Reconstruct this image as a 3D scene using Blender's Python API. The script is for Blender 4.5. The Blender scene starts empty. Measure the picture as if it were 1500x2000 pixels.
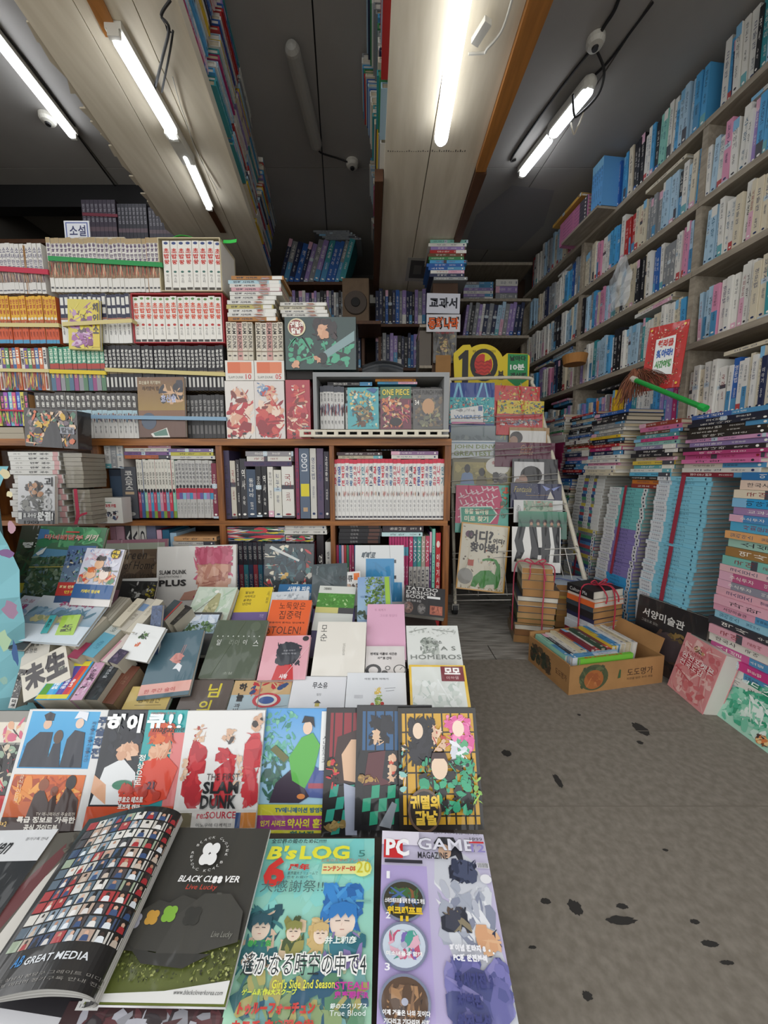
import bpy, math, random
from mathutils import Vector as V, Matrix
S = bpy.context.scene
COL = S.collection
# ---------------------------------------------------------------- camera, world, exposure
H, FPX, PITCH = 0.78, 700.0, math.radians(6.5)
cam = bpy.data.cameras.new('camera'); cam.sensor_fit = 'HORIZONTAL'; cam.sensor_width = 36
cam.lens = FPX/1500*36; cam.clip_start = 0.02; cam.clip_end = 100
camo = bpy.data.objects.new('camera', cam); COL.objects.link(camo)
camo.location = (0, 0, H); camo.rotation_euler = (math.radians(90)-PITCH, 0, 0); S.camera = camo
W = bpy.data.worlds.new('overcast_sky'); S.world = W; W.use_nodes = True
W.node_tree.nodes['Background'].inputs[0].default_value = (0.97, 0.975, 0.98, 1)
W.node_tree.nodes['Background'].inputs[1].default_value = 0.95      # overcast street daylight entering the open shop front
LAMP = 6.0                                                          # tube brightness, used by the lamp builder
S.view_settings.view_transform = 'Standard'; S.view_settings.look = 'None'
S.view_settings.gamma = 1; S.view_settings.use_curve_mapping = False
S.view_settings.exposure = 0.88

# ---------------------------------------------------------------- geometry of the view: pixel -> point on a real plane
CP, SP = math.cos(PITCH), math.sin(PITCH)
def ray(px, py):
    a, b = (px-750)/FPX, (1000-py)/FPX
    return V((a, CP+b*SP, -SP+b*CP))
def atY(px, py, Y):
    r = ray(px, py); s = Y/r.y; return V((r.x*s, Y, H+r.z*s))
def atZ(px, py, Z):
    r = ray(px, py); s = (Z-H)/r.z; return V((r.x*s, r.y*s, Z))
def atP(px, py, p, n):
    r = ray(px, py); s = (p-V((0, 0, H))).dot(n)/r.dot(n); return V((0, 0, H))+r*s

# ---------------------------------------------------------------- materials
def lin(c):
    c = c/255.0
    return c/12.92 if c <= 0.04045 else ((c+0.055)/1.055)**2.4
def hx(h, a=1.0):
    if not isinstance(h, str): return h
    if h == '*': return (1, 1, 1, 0)                                # takes the object's own colour
    h = h.lstrip('#')
    if len(h) == 3: h = ''.join(x*2 for x in h)
    return (lin(int(h[0:2], 16)), lin(int(h[2:4], 16)), lin(int(h[4:6], 16)), a)
def mat(name, col='#888', rough=.6, metal=0, noise=0, nscale=20, bump=0, coat=0, stretch=(1, 1, 1), col2=None, spec=.5, emit=0, alpha=1, trans=0):
    m = bpy.data.materials.new(name); m.use_nodes = True; nt = m.node_tree; b = nt.nodes['Principled BSDF']
    b.inputs['Roughness'].default_value = rough; b.inputs['Metallic'].default_value = metal
    b.inputs['Coat Weight'].default_value = coat; b.inputs['Coat Roughness'].default_value = .12
    b.inputs['Specular IOR Level'].default_value = spec
    b.inputs['Base Color'].default_value = hx(col)
    if emit:
        b.inputs['Emission Color'].default_value = hx(col); b.inputs['Emission Strength'].default_value = emit
    if trans: b.inputs['Transmission Weight'].default_value = trans; b.inputs['IOR'].default_value = 1.05
    if alpha < 1: b.inputs['Alpha'].default_value = alpha
    if noise or bump:
        tc = nt.nodes.new('ShaderNodeTexCoord'); mp = nt.nodes.new('ShaderNodeMapping'); mp.inputs['Scale'].default_value = stretch
        nz = nt.nodes.new('ShaderNodeTexNoise'); nz.inputs['Scale'].default_value = nscale; nz.inputs['Detail'].default_value = 6
        nt.links.new(tc.outputs['Object'], mp.inputs[0]); nt.links.new(mp.outputs[0], nz.inputs[0])
        if noise:
            rp = nt.nodes.new('ShaderNodeValToRGB'); c = hx(col); c2 = hx(col2) if col2 else tuple(x*(1-noise) for x in c[:3])+(1,)
            rp.color_ramp.elements[0].position = .35; rp.color_ramp.elements[1].position = .68
            rp.color_ramp.elements[0].color = c2; rp.color_ramp.elements[1].color = c
            nt.links.new(nz.outputs[0], rp.inputs[0]); nt.links.new(rp.outputs[0], b.inputs['Base Color'])
        if bump:
            bp = nt.nodes.new('ShaderNodeBump'); bp.inputs['Strength'].default_value = bump; bp.inputs['Distance'].default_value = .002
            nt.links.new(nz.outputs[0], bp.inputs['Height']); nt.links.new(bp.outputs[0], b.inputs['Normal'])
    return m
def print_mat(name, rough, coat=0, bump=0, bscale=14, page=False):
    """printed paper: the colour attribute, or the object's own colour where the attribute's alpha is 0"""
    m = bpy.data.materials.new(name); m.use_nodes = True; nt = m.node_tree; b = nt.nodes['Principled BSDF']
    at = nt.nodes.new('ShaderNodeAttribute'); at.attribute_name = 'Col'
    oi = nt.nodes.new('ShaderNodeObjectInfo'); mx = nt.nodes.new('ShaderNodeMix'); mx.data_type = 'RGBA'
    nt.links.new(at.outputs['Alpha'], mx.inputs[0]); nt.links.new(oi.outputs['Color'], mx.inputs[6]); nt.links.new(at.outputs['Color'], mx.inputs[7])
    out = mx.outputs[2]
    if page:                                                        # fine leaf lines across the thickness of the page block
        tc = nt.nodes.new('ShaderNodeTexCoord'); wv = nt.nodes.new('ShaderNodeTexWave'); wv.bands_direction = 'X'
        wv.inputs['Scale'].default_value = 3.2; wv.inputs['Distortion'].default_value = 1.5; wv.inputs['Detail'].default_value = 2
        mr = nt.nodes.new('ShaderNodeMapRange'); mr.inputs['To Min'].default_value = .72; mr.inputs['To Max'].default_value = 1
        mu = nt.nodes.new('ShaderNodeMix'); mu.data_type = 'RGBA'; mu.blend_type = 'MULTIPLY'; mu.inputs[0].default_value = 1
        nt.links.new(tc.outputs['Object'], wv.inputs[0]); nt.links.new(wv.outputs['Fac'], mr.inputs[0])
        nt.links.new(out, mu.inputs[6]); nt.links.new(mr.outputs[0], mu.inputs[7]); out = mu.outputs[2]
    nt.links.new(out, b.inputs['Base Color'])
    b.inputs['Roughness'].default_value = rough; b.inputs['Coat Weight'].default_value = coat; b.inputs['Coat Roughness'].default_value = .08
    if bump:                                                        # wrinkles of the plastic sleeve
        tc = nt.nodes.new('ShaderNodeTexCoord'); mp = nt.nodes.new('ShaderNodeMapping'); mp.inputs['Scale'].default_value = (1, 1, .35); mp.inputs['Rotation'].default_value = (0, .5, 0)
        nz = nt.nodes.new('ShaderNodeTexNoise'); nz.inputs['Scale'].default_value = bscale; nz.inputs['Detail'].default_value = 2; nz.inputs['Distortion'].default_value = .6
        bp = nt.nodes.new('ShaderNodeBump'); bp.inputs['Strength'].default_value = bump; bp.inputs['Distance'].default_value = .02
        nt.links.new(tc.outputs['Object'], mp.inputs[0]); nt.links.new(mp.outputs[0], nz.inputs[0]); nt.links.new(nz.outputs[0], bp.inputs['Height']); nt.links.new(bp.outputs[0], b.inputs['Coat Normal'])
    return m
PRINT = print_mat('printed_paper', .5)
PAGE = print_mat('page_edges', .8, page=True)
WRAP = print_mat('sleeved_cover', .42, .7, .8)
MATTE = print_mat('painted_surface', .75)
M_CEIL = mat('ceiling_paint', '#a3a09b', .8, noise=.12, nscale=3, bump=.1)
M_PLANK = mat('whitewashed_plank', '#e2d8c2', .6, noise=.16, nscale=7, bump=.12, stretch=(4, .5, 1), col2='#d3c8b0')
M_OAK = mat('varnished_pine', '#b07436', .45, noise=.3, nscale=10, bump=.15, stretch=(6, .5, 6))
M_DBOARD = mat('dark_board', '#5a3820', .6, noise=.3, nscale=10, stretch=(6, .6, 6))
M_CASE = mat('bookcase_wood', '#a3672f', .42, noise=.42, nscale=9, bump=.15, stretch=(.7, 5, 9), col2='#74461d')
M_CASEV = mat('bookcase_upright_wood', '#965c2a', .42, noise=.42, nscale=9, bump=.15, stretch=(9, 5, .7), col2='#673b17')
M_SHELF = mat('weathered_shelf_board', '#a79c8a', .75, noise=.3, nscale=12, bump=.2, stretch=(6, .8, 6))
M_SHELFB = mat('shelf_back', '#4a3424', .8, noise=.3, nscale=6)
M_WALL = mat('dim_wall', '#55514b', .9, noise=.2, nscale=4)
M_CONC = mat('concrete', '#857e73', .85, noise=.3, nscale=60, bump=.14, col2='#736c61')
M_BOARD = mat('grey_floor_board', '#aaa69e', .8, noise=.4, nscale=9, bump=.4, stretch=(1, 7, 1), col2='#76726b')
M_CARD = mat('corrugated_card', '#a87d4c', .85, noise=.15, nscale=14, bump=.1)
M_WHITEM = mat('cream_painted_metal', '#d8d0bc', .45, noise=.15, nscale=30)
M_WIRE = mat('wire', '#b9b6ae', .35, metal=.6)
M_GREY = mat('grey_laminate', '#8e9090', .5, noise=.06, nscale=5)
M_DARK = mat('dark_plastic', '#1c1c1e', .5)
M_BLACKC = mat('black_cable', '#1b1a1a', .6)
M_TUBE = mat('lit_tube', '#f4f8ff', .4, emit=LAMP)
M_TUBE2 = mat('lit_tube_large', '#f4f8ff', .4, emit=LAMP*.36)
M_TUBEOFF = mat('unlit_tube', '#a3a19a', .5)
M_LAMPB = mat('lamp_batten', '#c9c6bb', .5)
M_FILM = mat('clear_film', '#ffffff', .08, trans=.95, bump=1, nscale=22, alpha=.22)
M_STAND = mat('stand_board', '#4b4038', .8, noise=.2, nscale=8)

# ---------------------------------------------------------------- objects
def link(name, data, parent=None, kind=None):
    o = bpy.data.objects.new(name, data); COL.objects.link(o)
    if parent is not None: o.parent = parent
    if kind: o['kind'] = kind
    return o
SEEN = {}
def tag(o, label, cat, group=None):
    o['label'] = label; o['category'] = cat
    if group: o['group'] = group
    SEEN.setdefault(label, []).append(o.name)
    return o
def empty(name, loc=(0, 0, 0), label=None, cat=None, group=None, kind=None):
    o = link(name, None, None, kind); o.location = loc; o.empty_display_size = .05
    if label: tag(o, label, cat, group)
    return o
class MB:
    """collects solids into one mesh"""
    def __init__(s): s.v = []; s.f = []; s.c = []; s.m = []
    def add(s, vs, fs, c=(1, 1, 1, 1), m=0):
        n = len(s.v); s.v += [tuple(v) for v in vs]; s.c += [c]*len(vs)
        s.f += [tuple(i+n for i in f) for f in fs]; s.m += [m]*len(fs)
    BF = [(0, 3, 2, 1), (4, 5, 6, 7), (0, 1, 5, 4), (1, 2, 6, 5), (2, 3, 7, 6), (3, 0, 4, 7)]
    def box(s, lo, hi, c=(1, 1, 1, 1), m=0, X=None):
        (a, b, d), (e, f, g) = lo, hi
        vs = [V(p) for p in ((a, b, d), (e, b, d), (e, f, d), (a, f, d), (a, b, g), (e, b, g), (e, f, g), (a, f, g))]
        if X is not None: vs = [X @ v for v in vs]
        s.add(vs, s.BF, hx(c), m); return s
    def hexa(s, bot, top, c=(1, 1, 1, 1), m=0):
        s.add(list(bot)+list(top), s.BF, hx(c), m); return s
    def tube(s, pts, r, n=8, c=(1, 1, 1, 1), m=0):
        pts = [V(p) for p in pts]; vs = []; fs = []
        for i, p in enumerate(pts):
            t = (pts[min(i+1, len(pts)-1)]-pts[max(i-1, 0)]).normalized()
            a = t.cross(V((0, 0, 1))) if abs(t.z) < .9 else t.cross(V((1, 0, 0)))
            a.normalize(); b = t.cross(a)
            rr = r[i] if isinstance(r, (list, tuple)) else r
            vs += [p+a*rr*math.cos(2*math.pi*k/n)+b*rr*math.sin(2*math.pi*k/n) for k in range(n)]
        for i in range(len(pts)-1):
            for k in range(n):
                fs.append((i*n+k, i*n+(k+1) % n, (i+1)*n+(k+1) % n, (i+1)*n+k))
        fs += [tuple(range(n-1, -1, -1)), tuple((len(pts)-1)*n+k for k in range(n))]
        s.add(vs, fs, hx(c), m); return s
    def mesh(s, name, mats):
        me = bpy.data.meshes.new(name); me.from_pydata(s.v, [], s.f)
        for m in (mats if isinstance(mats, (list, tuple)) else [mats]): me.materials.append(m)
        me.polygons.foreach_set('material_index', s.m)
        at = me.color_attributes.new('Col', 'FLOAT_COLOR', 'POINT')
        at.data.foreach_set('color', [x for c in s.c for x in c]); me.update()
        return me
    def build(s, name, mats, parent=None, kind=None): return link(name, s.mesh(name, mats), parent, kind)
def smooth_curve(pts, n=6):
    pts = [V(p) for p in pts]; out = []
    for i in range(len(pts)-1):
        p0, p1, p2, p3 = pts[max(i-1, 0)], pts[i], pts[i+1], pts[min(i+2, len(pts)-1)]
        for k in range(n):
            t = k/n; out.append(.5*((2*p1)+(p2-p0)*t+(2*p0-5*p1+4*p2-p3)*t*t+(3*p1-p0-3*p2+p3)*t**3))
    return out+[pts[-1]]

# ---------------------------------------------------------------- flat print: lettering and colour shapes
GL = {}; TABLE = {}
LETTERS = "".join(chr(k) for k in range(33, 127) if chr(k) != '|')+"×おかきけたでなにのめるをゥエォカクゲスゼチテトドニヌフプボムュリルレンー上世中乙井作全周和大女姫届巻年彦恋感新時最未業特生界畜白眼祭空章翼謝遙銀鏡集頭鬼가간감강거건걸것게겨결경계고곤공과관괴교구국귀그급기길께꾸나난날남내너널녀노뇌는늘니님다달담당대던도독동두둑드득들디떻라람랑래러레력로론루를리린림링마만말맞매메멸명모몬못무문물미밀바밥방배버법변보봄봇봐부북분브비빼사산살삶상생서석선설성세션소송수순술스시식신실아안았애야약양어억에엘여역연영오완왕외우운울워원월유으은을음의이인일읽임있자작잣장전정제주중즈지진집창찾책챠체초최추충츠칼캡컬케켄켓코쿠쿨큐크키타터테토톤투트특파판편포프피필하학한함해행험호혼화활회히"
def letter_table(bold):
    """outlines of all letters at one weight, from one text conversion: one letter per line, a far bar marks its advance"""
    c = bpy.data.curves.new('lettering', 'FONT'); c.resolution_u = 2; c.offset = bold; c.space_line = 3
    c.body = "\n".join(q+"        |" for q in [' ']+list(LETTERS)); o = bpy.data.objects.new('lettering', c); me = o.to_mesh()
    P = [[(me.vertices[i].co.x, me.vertices[i].co.y) for i in p.vertices] for p in me.polygons]
    o.to_mesh_clear(); bpy.data.objects.remove(o); bpy.data.curves.remove(c)
    rows = {}
    for p in P: rows.setdefault(round(-sum(v[1] for v in p)/len(p)/3.0), []).append(p)
    tab = {}; y0 = None
    for k, q in enumerate([' ']+list(LETTERS)):
        ps = sorted(rows.get(k, []), key=lambda p: min(v[0] for v in p)); xm = max(min(v[0] for v in p) for p in ps); bar = [p for p in ps if min(v[0] for v in p) > xm-.05]; gl = ps[:-len(bar)]
        bx_ = min(v[0] for p in bar for v in p); by = min(v[1] for p in bar for v in p)
        if k == 0: b0 = bx_; sp = .3
        tab[q] = (bx_-b0+sp, [[(x, y-by) for x, y in p] for p in gl])
    return tab
def glyphs(txt, bold=0.0):
    k = (txt, bold)
    if k not in GL:
        if txt.isascii(): bold *= .45
        bold = round(bold*50)/50
        if bold not in TABLE: TABLE[bold] = letter_table(bold)
        vs, fs, x = [], [], 0.0
        for q in txt:
            adv, polys = TABLE[bold][q]
            for p in polys: n = len(vs); vs += [(a+x, b) for a, b in p]; fs.append(tuple(range(n, n+len(p))))
            x += adv
        if vs:
            x0 = min(v[0] for v in vs); x1 = max(v[0] for v in vs); y0 = min(v[1] for v in vs); y1 = max(v[1] for v in vs)
            vs = [((x-x0)/max(x1-x0, 1e-6), (y-y0)/max(y1-y0, 1e-6)) for x, y in vs]
        GL[k] = (vs, fs)
    return GL[k]
class Art:
    def __init__(s, O, U, Vv, N, eps=6e-5, mb=None, lay=1, curve=None):
        s.O, s.U, s.V, s.N, s.eps = V(O), V(U), V(Vv), V(N), eps; s.mb = mb or MB(); s.lay = lay; s.curve = curve
    def P(s, u, v):
        if s.curve: return s.curve(u, v, s.lay*s.eps)
        return s.O+s.U*u+s.V*v+s.N*(s.lay*s.eps)
    def poly(s, pts, c):
        cs = c if isinstance(c, list) else [c]*len(pts)
        n = len(s.mb.v)
        s.mb.v += [tuple(s.P(*p)) for p in pts]; s.mb.c += [hx(x) for x in cs]; s.mb.f.append(tuple(range(n, n+len(pts)))); s.mb.m.append(0)
    def draw(s, shapes):
        for sh in shapes:
            k = sh[0]
            if k == 'r':
                x0, y0, x1, y1, c = sh[1:6]; c2 = sh[6] if len(sh) > 6 else c
                s.poly([(x0, y0), (x1, y0), (x1, y1), (x0, y1)], [c2, c2, c, c])
            elif k == 'e':
                cx, cy, rx, ry, c = sh[1:6]; n = sh[6] if len(sh) > 6 else 20
                s.poly([(cx+rx*math.cos(2*math.pi*i/n), cy+ry*math.sin(2*math.pi*i/n)) for i in range(n)], c)
            elif k == 'p': s.poly(sh[1], sh[2])
            elif k == 'l':
                x0, y0, x1, y1, w, c = sh[1:7]; L = math.hypot(x1-x0, y1-y0) or 1; nx, ny = -(y1-y0)/L*w/2, (x1-x0)/L*w/2
                s.poly([(x0-nx, y0-ny), (x1-nx, y1-ny), (x1+nx, y1+ny), (x0+nx, y0+ny)], c)
            elif k == 'm':
                x0, y0, x1, y1, pal, n, sz, seed = sh[1:9]; n = int(n*1.9); sz *= .72; R = random.Random(seed); asp = s.U.length/max(s.V.length, 1e-6)
                for j in range(n):
                    q = R.randint(5, 9); st = R.choice([.9, 1.2, 1.6, 2.4, 5]); r0 = min(sz*R.uniform(.4, 1.2), (x1-x0)*.45, (y1-y0)*.45/asp); a0 = R.random()*6; th = R.random()*3.14
                    e = r0*.7; cx = R.uniform(min(x0+e, (x0+x1)/2), max(x1-e, (x0+x1)/2)); e *= asp; cy = R.uniform(min(y0+e, (y0+y1)/2), max(y1-e, (y0+y1)/2)); pts = []
                    for i in range(q):
                        a = a0+2*math.pi*i/q; r = r0*R.uniform(.7, 1.15); ca, sa = r*math.cos(a)*st**.5, r*math.sin(a)/st
                        pts.append((min(max(cx+ca*math.cos(th)-sa*math.sin(th), x0), x1), min(max(cy+(ca*math.sin(th)+sa*math.cos(th))*asp, y0), y1)))
                    if j % 4 == 0: s.lay += 1
                    s.lay += .01
                    s.poly(pts, R.choice(pal))
            elif k == 't':
                txt, x0, y0, x1, y1, c = sh[1:7]; mode = sh[7] if len(sh) > 7 else 'h'; bold = sh[8] if len(sh) > 8 else 0
                s.text(txt, x0, y0, x1, y1, c, mode, bold)
            s.lay += 1
    def text(s, txt, x0, y0, x1, y1, c, mode='h', bold=0):
        if mode == 'v':
            ch = [q for q in txt if q != ' ']; n = len(ch); dh = (y1-y0)/n
            for i, q in enumerate(ch): s.text(q, x0, y1-(i+1)*dh+dh*.08, x1, y1-i*dh-dh*.08, c, 'h', bold)
            return
        vs, fs = glyphs(txt, bold); n = len(s.mb.v); sk = .25*(y1-y0)*s.V.length/max(s.U.length, 1e-6) if mode == 'i' else 0
        for a, b in vs:
            if mode == 'r': p = (x0+(x1-x0)*b, y1-(y1-y0)*a)         # reads downwards
            elif mode == 'x': p = (x1-(x1-x0)*b, y0+(y1-y0)*a)       # reads upwards
            else: p = (x0+(x1-x0)*a+sk*b, y0+(y1-y0)*b)
            s.mb.v.append(tuple(s.P(*p)))
        s.mb.c += [hx(c)]*len(vs); s.mb.f += [tuple(i+n for i in f) for f in fs]; s.mb.m += [0]*len(fs)

# ---------------------------------------------------------------- books seen by the spine: unit meshes (x thickness, y depth from the spine, z height)
def spine_mesh(name, shapes, page='#cfc8b8', board='*', hard=False, asp=.1, pageshift=.02, mats=None):
    mb = MB(); b = .09 if not hard else .14; e = pageshift; bc = hx(board)
    mb.box((-.5, 0, 0), (-.5+b, 1, 1), bc); mb.box((.5-b, 0, 0), (.5, 1, 1), bc); mb.box((-.5+b, 0, 0), (.5-b, .03, 1), bc)
    mb.box((-.5+b, .03, e), (.5-b, 1-e*1.2, 1-e), page, 1)
    a = Art((-.5, 0, 0), (1, 0, 0), (0, 0, 1), (0, -1, 0), eps=.0012, mb=mb); a.draw(shapes)
    return mb.mesh(name, mats or [PRINT, PAGE])
def place(me, name, loc, ex, ey, ez, size, color='#fff', label=None, cat=None, group=None):
    o = bpy.data.objects.new(name, me); COL.objects.link(o)
    ex, ey, ez = V(ex)*size[0], V(ey)*size[1], V(ez)*size[2]
    M = Matrix(((ex.x, ey.x, ez.x, loc[0]), (ex.y, ey.y, ez.y, loc[1]), (ex.z, ey.z, ez.z, loc[2]), (0, 0, 0, 1)))
    o.matrix_world = M; o.color = hx(color)
    if label: tag(o, label, cat, group)
    return o
ORD = 'first second third fourth fifth sixth seventh eighth ninth tenth eleventh twelfth thirteenth fourteenth fifteenth sixteenth seventeenth eighteenth nineteenth twentieth'.split()
TENS = {2: 'twenty', 3: 'thirty', 4: 'forty', 5: 'fifty', 6: 'sixty', 7: 'seventy', 8: 'eighty', 9: 'ninety'}
def ordn(i):
    if i <= 20: return ORD[i-1]
    return TENS[i//10][:-1]+'ieth' if i % 10 == 0 else TENS[i//10]+'-'+ORD[i % 10-1]
# ---------------------------------------------------------------- books seen by the cover
UP = V((0, 0, 1))
def pose(cs, Y, lean, anchor='b', yaw=0.0):
    """four picture corners (TL TR BR BL) of a rectangle leaning back `lean` degrees at depth Y -> origin (bottom middle), axes, size"""
    l = math.radians(lean); n = V((0, -math.cos(l), math.sin(l))); n.rotate(Matrix.Rotation(math.radians(yaw), 3, 'Z'))
    TL, TR, BR, BL = cs
    m = ((BL[0]+BR[0])/2, (BL[1]+BR[1])/2) if anchor == 'b' else ((TL[0]+TR[0])/2, (TL[1]+TR[1])/2)
    p = atY(m[0], m[1], Y)
    a, b, c, d = [atP(q[0], q[1], p, n) for q in (TL, TR, BR, BL)]
    x = ((b-a)+(c-d)); z = ((a-d)+(b-c)); w = ((b-a).length+(c-d).length)/2; h = ((a-d).length+(b-c).length)/2
    x.normalize(); z = z-x*z.dot(x); z.normalize()
    # split the skew between both axes
    mid = (a+b+c+d)/4
    return mid-z*h/2, x, z.cross(x), z, w, h
def cover_book(name, label, cat, cs, Y, lean, t, base, shapes, gloss=True, anchor='b', yaw=0.0, ext=0.0, group=None, page='#d9d4c8', back=None, spine_right=False, wrap=None, hard=False, lift=0.0):
    o0, ex, ey, ez, w, h = pose(cs, Y, lean, anchor, yaw)
    root = empty(name, (0, 0, 0), label, cat, group)
    root.matrix_world = Matrix(((ex.x, ey.x, ez.x, o0.x), (ex.y, ey.y, ez.y, o0.y), (ex.z, ey.z, ez.z, o0.z), (0, 0, 0, 1)))
    m = WRAP if gloss else PRINT; back = back or base; b = min(.0018 if hard else .0009, t*.12); e = .003 if hard else .0012
    mb = MB(); x0, x1 = -w/2, w/2; sx = (x1-b, x1) if spine_right else (x0, x0+b)
    mb.box((x0, 0, -ext), (x1, b, h), base); mb.box((x0, t-b, -ext), (x1, t, h), back); mb.box((sx[0], b, -ext), (sx[1], t-b, h), base)
    mb.build('cover', m, root)
    MB().box((x0+e, b, -ext+e), (x1-e, t-b, h-e), page).build('page_block', PAGE, root)
    art = [q for q in shapes if q[0] != 't']; txt = [q for q in shapes if q[0] == 't']
    a = Art((x0, 0, 0), (w, 0, 0), (0, 0, h), (0, -1, 0))
    if art: a.draw(art); a.mb.build('cover_art', m, root)
    if txt:
        t_ = Art((x0, 0, 0), (w, 0, 0), (0, 0, h), (0, -1, 0), lay=a.lay+2); t_.draw(txt); t_.mb.build('title', m, root)
    return root
# ================================================================ the room
D = V((-.1142, .99346, 0)); NR = V((-.99346, -.1142, 0))           # along the right wall (away), and out of it into the aisle
def wallX(Y): return 1.493-.115*Y                                  # front of the right-hand shelves
ZC = 2.46
floor = empty('floor', kind='structure')
MB().box((-2.6, -6, -.12), (3.4, 1.415, 0)).build('concrete_slab', M_CONC, floor, 'structure')
MB().box((-2.6, 1.415, -.12), (3.4, 3.4, -.016)).build('subfloor', M_STAND, floor, 'structure')
R = random.Random(4)
y = 1.418
for k in range(8):
    x = -.2+R.uniform(-.5, 0); w = .128
    for q in range(2):
        L = R.uniform(1.0, 1.5)
        MB().box((x, y, -.016), (min(x+L-.004, 1.5), y+w-.004, -R.uniform(0, .0025))).build('floor_board', M_BOARD, floor)
        x += L
        if x > 1.4: break
    y += w
R = random.Random(12)
def blot(px, py, rx, ry, seed):
    q = random.Random(seed); c = atZ(px, py, .0004); n = 26
    rx *= .78; ry *= .78; sx = rx/FPX*ray(px, py).length*.78/abs(ray(px, py).z); pts = []
    ex = sx; eyy = abs(atZ(px, py-ry, 0).y-atZ(px, py+ry, 0).y)/2
    pts = [(c.x+ex*q.uniform(.72, 1.05)*math.cos(2*math.pi*i/n), c.y+eyy*q.uniform(.72, 1.05)*math.sin(2*math.pi*i/n), .0004) for i in range(n)]
    m = MB(); m.add(pts, [tuple(range(n))], hx('#2b2926')); m.build('stain', MATTE, floor)
for i, (px, py, rx, ry) in enumerate([(1252, 1424, 12, 18), (1123, 1772, 12, 22), (1212, 1797, 26, 12), (1066, 1760, 9, 9), (990, 1471, 11, 9), (1131, 1396, 4, 3), (1250, 1450, 6, 5), (1386, 1843, 13, 10), (1357, 1800, 8, 7), (1090, 1525, 7, 20), (1420, 1880, 10, 7), (1147, 1945, 8, 14), (1215, 1770, 10, 8), (1300, 1660, 5, 4), (1040, 1850, 7, 5)]):
    blot(px, py, rx, ry, i)
m = MB()
for yy, x0, x1 in ((.755, .22, 1.6), (1.0, .3, .9)): m.box((x0, yy, .0002), (x1, yy+.0022, .0006), '#726b60')
m.build('floor_joint', MATTE, floor)
# ceiling of painted plywood sheets with dark joints between them
ceil = empty('ceiling', kind='structure')
MB().box((-3, .2, ZC+.012), (2.6, 3.4, ZC+.06)).build('ceiling_deck', M_DARK, ceil, 'structure')
offs = [-2.525, -1.305, -.087, 1.133, 2.353]
def cx(o, y): return o-.115*y
for i in range(4):
    for (y0, y1) in ((.2, 2.2), (2.205, 3.3)):
        a, b = offs[i]+.003, offs[i+1]-.003
        bot = [(cx(a, y0), y0, ZC), (cx(b, y0), y0, ZC), (cx(b, y1), y1, ZC), (cx(a, y1), y1, ZC)]
        m = MB(); m.hexa(bot, [(p[0], p[1], ZC+.012) for p in bot]); m.build('ceiling_sheet', M_CEIL, ceil)
m = MB(); m.add([atZ(p, q, ZC-.0015) for p, q in ((1000, 362), (1083, 372), (1062, 440), (1010, 490), (905, 486), (930, 420))], [(0, 1, 2, 3, 4, 5)], hx('#8d8d8e')); m.build('paint_patch', MATTE, ceil)
MB().box((-3, 3.3, -.05), (2.4, 3.36, ZC)).build('wall_back', M_WALL, None, 'structure')
MB().box((-2.45, .9, -.05), (-2.4, 3.3, ZC)).build('wall_left', M_WALL, None, 'structure')
m = MB(); q = [(wallX(-.2)+.215, -.2), (wallX(3.35)+.215, 3.35)]
m.hexa([(q[0][0], q[0][1], -.05), (q[0][0]+.05, q[0][1], -.05), (q[1][0]+.05, q[1][1], -.05), (q[1][0], q[1][1], -.05)], [(q[0][0], q[0][1], ZC), (q[0][0]+.05, q[0][1], ZC), (q[1][0]+.05, q[1][1], ZC), (q[1][0], q[1][1], ZC)])
m.build('wall_right', M_WALL, None, 'structure')
# left: lower header where the ceiling stops; its black paints in the dark beyond
MB().box((-2.4, 2.32, 2.34), (-.95, 2.40, ZC)).build('shade_header_1', M_DARK, None, 'structure')

# ---------------------------------------------------------------- hanging plank shelves under the ceiling
ZP = 2.08
def plank_shelf(name, label, edges, th=.035, seams=()):
    t = empty(name, (0, 0, 0), label, 'shelf')
    return t
lp = plank_shelf('hanging_shelf', 'whitewashed plank shelf with two lamps, hung left of centre under the ceiling', None)
def pl(x0, y0, x1, y1, x2, y2, x3, y3, z0, z1, name, mt, par):
    m = MB(); b = [(x0, y0, z0), (x1, y1, z0), (x2, y2, z0), (x3, y3, z0)]
    m.hexa(b, [(p[0], p[1], z1) for p in b]); return m.build(name, mt, par)
def lpx(f, y): return -.42-.134*y+(-.455)*(1-f)                     # f=1 right edge, f=0 left edge
for f0, f1 in ((0, .36), (.362, .725), (.727, 1)):
    pl(lpx(f0, .25)+.001, .25, lpx(f1, .25)-.001, .25, lpx(f1, 2.62)-.001, 2.62, lpx(f0, 2.2 if f0 == 0 else 2.62)+.001, 2.2 if f0 == 0 else 2.62, ZP, ZP+.03, 'plank', M_PLANK, lp)
pl(lpx(.99, .25), .25, lpx(1.0, .25)+.002, .25, lpx(1.0, 2.62)+.002, 2.62, lpx(.99, 2.62), 2.62, ZP-.004, ZP+.045, 'edge_strip', M_PLANK, lp)
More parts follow.
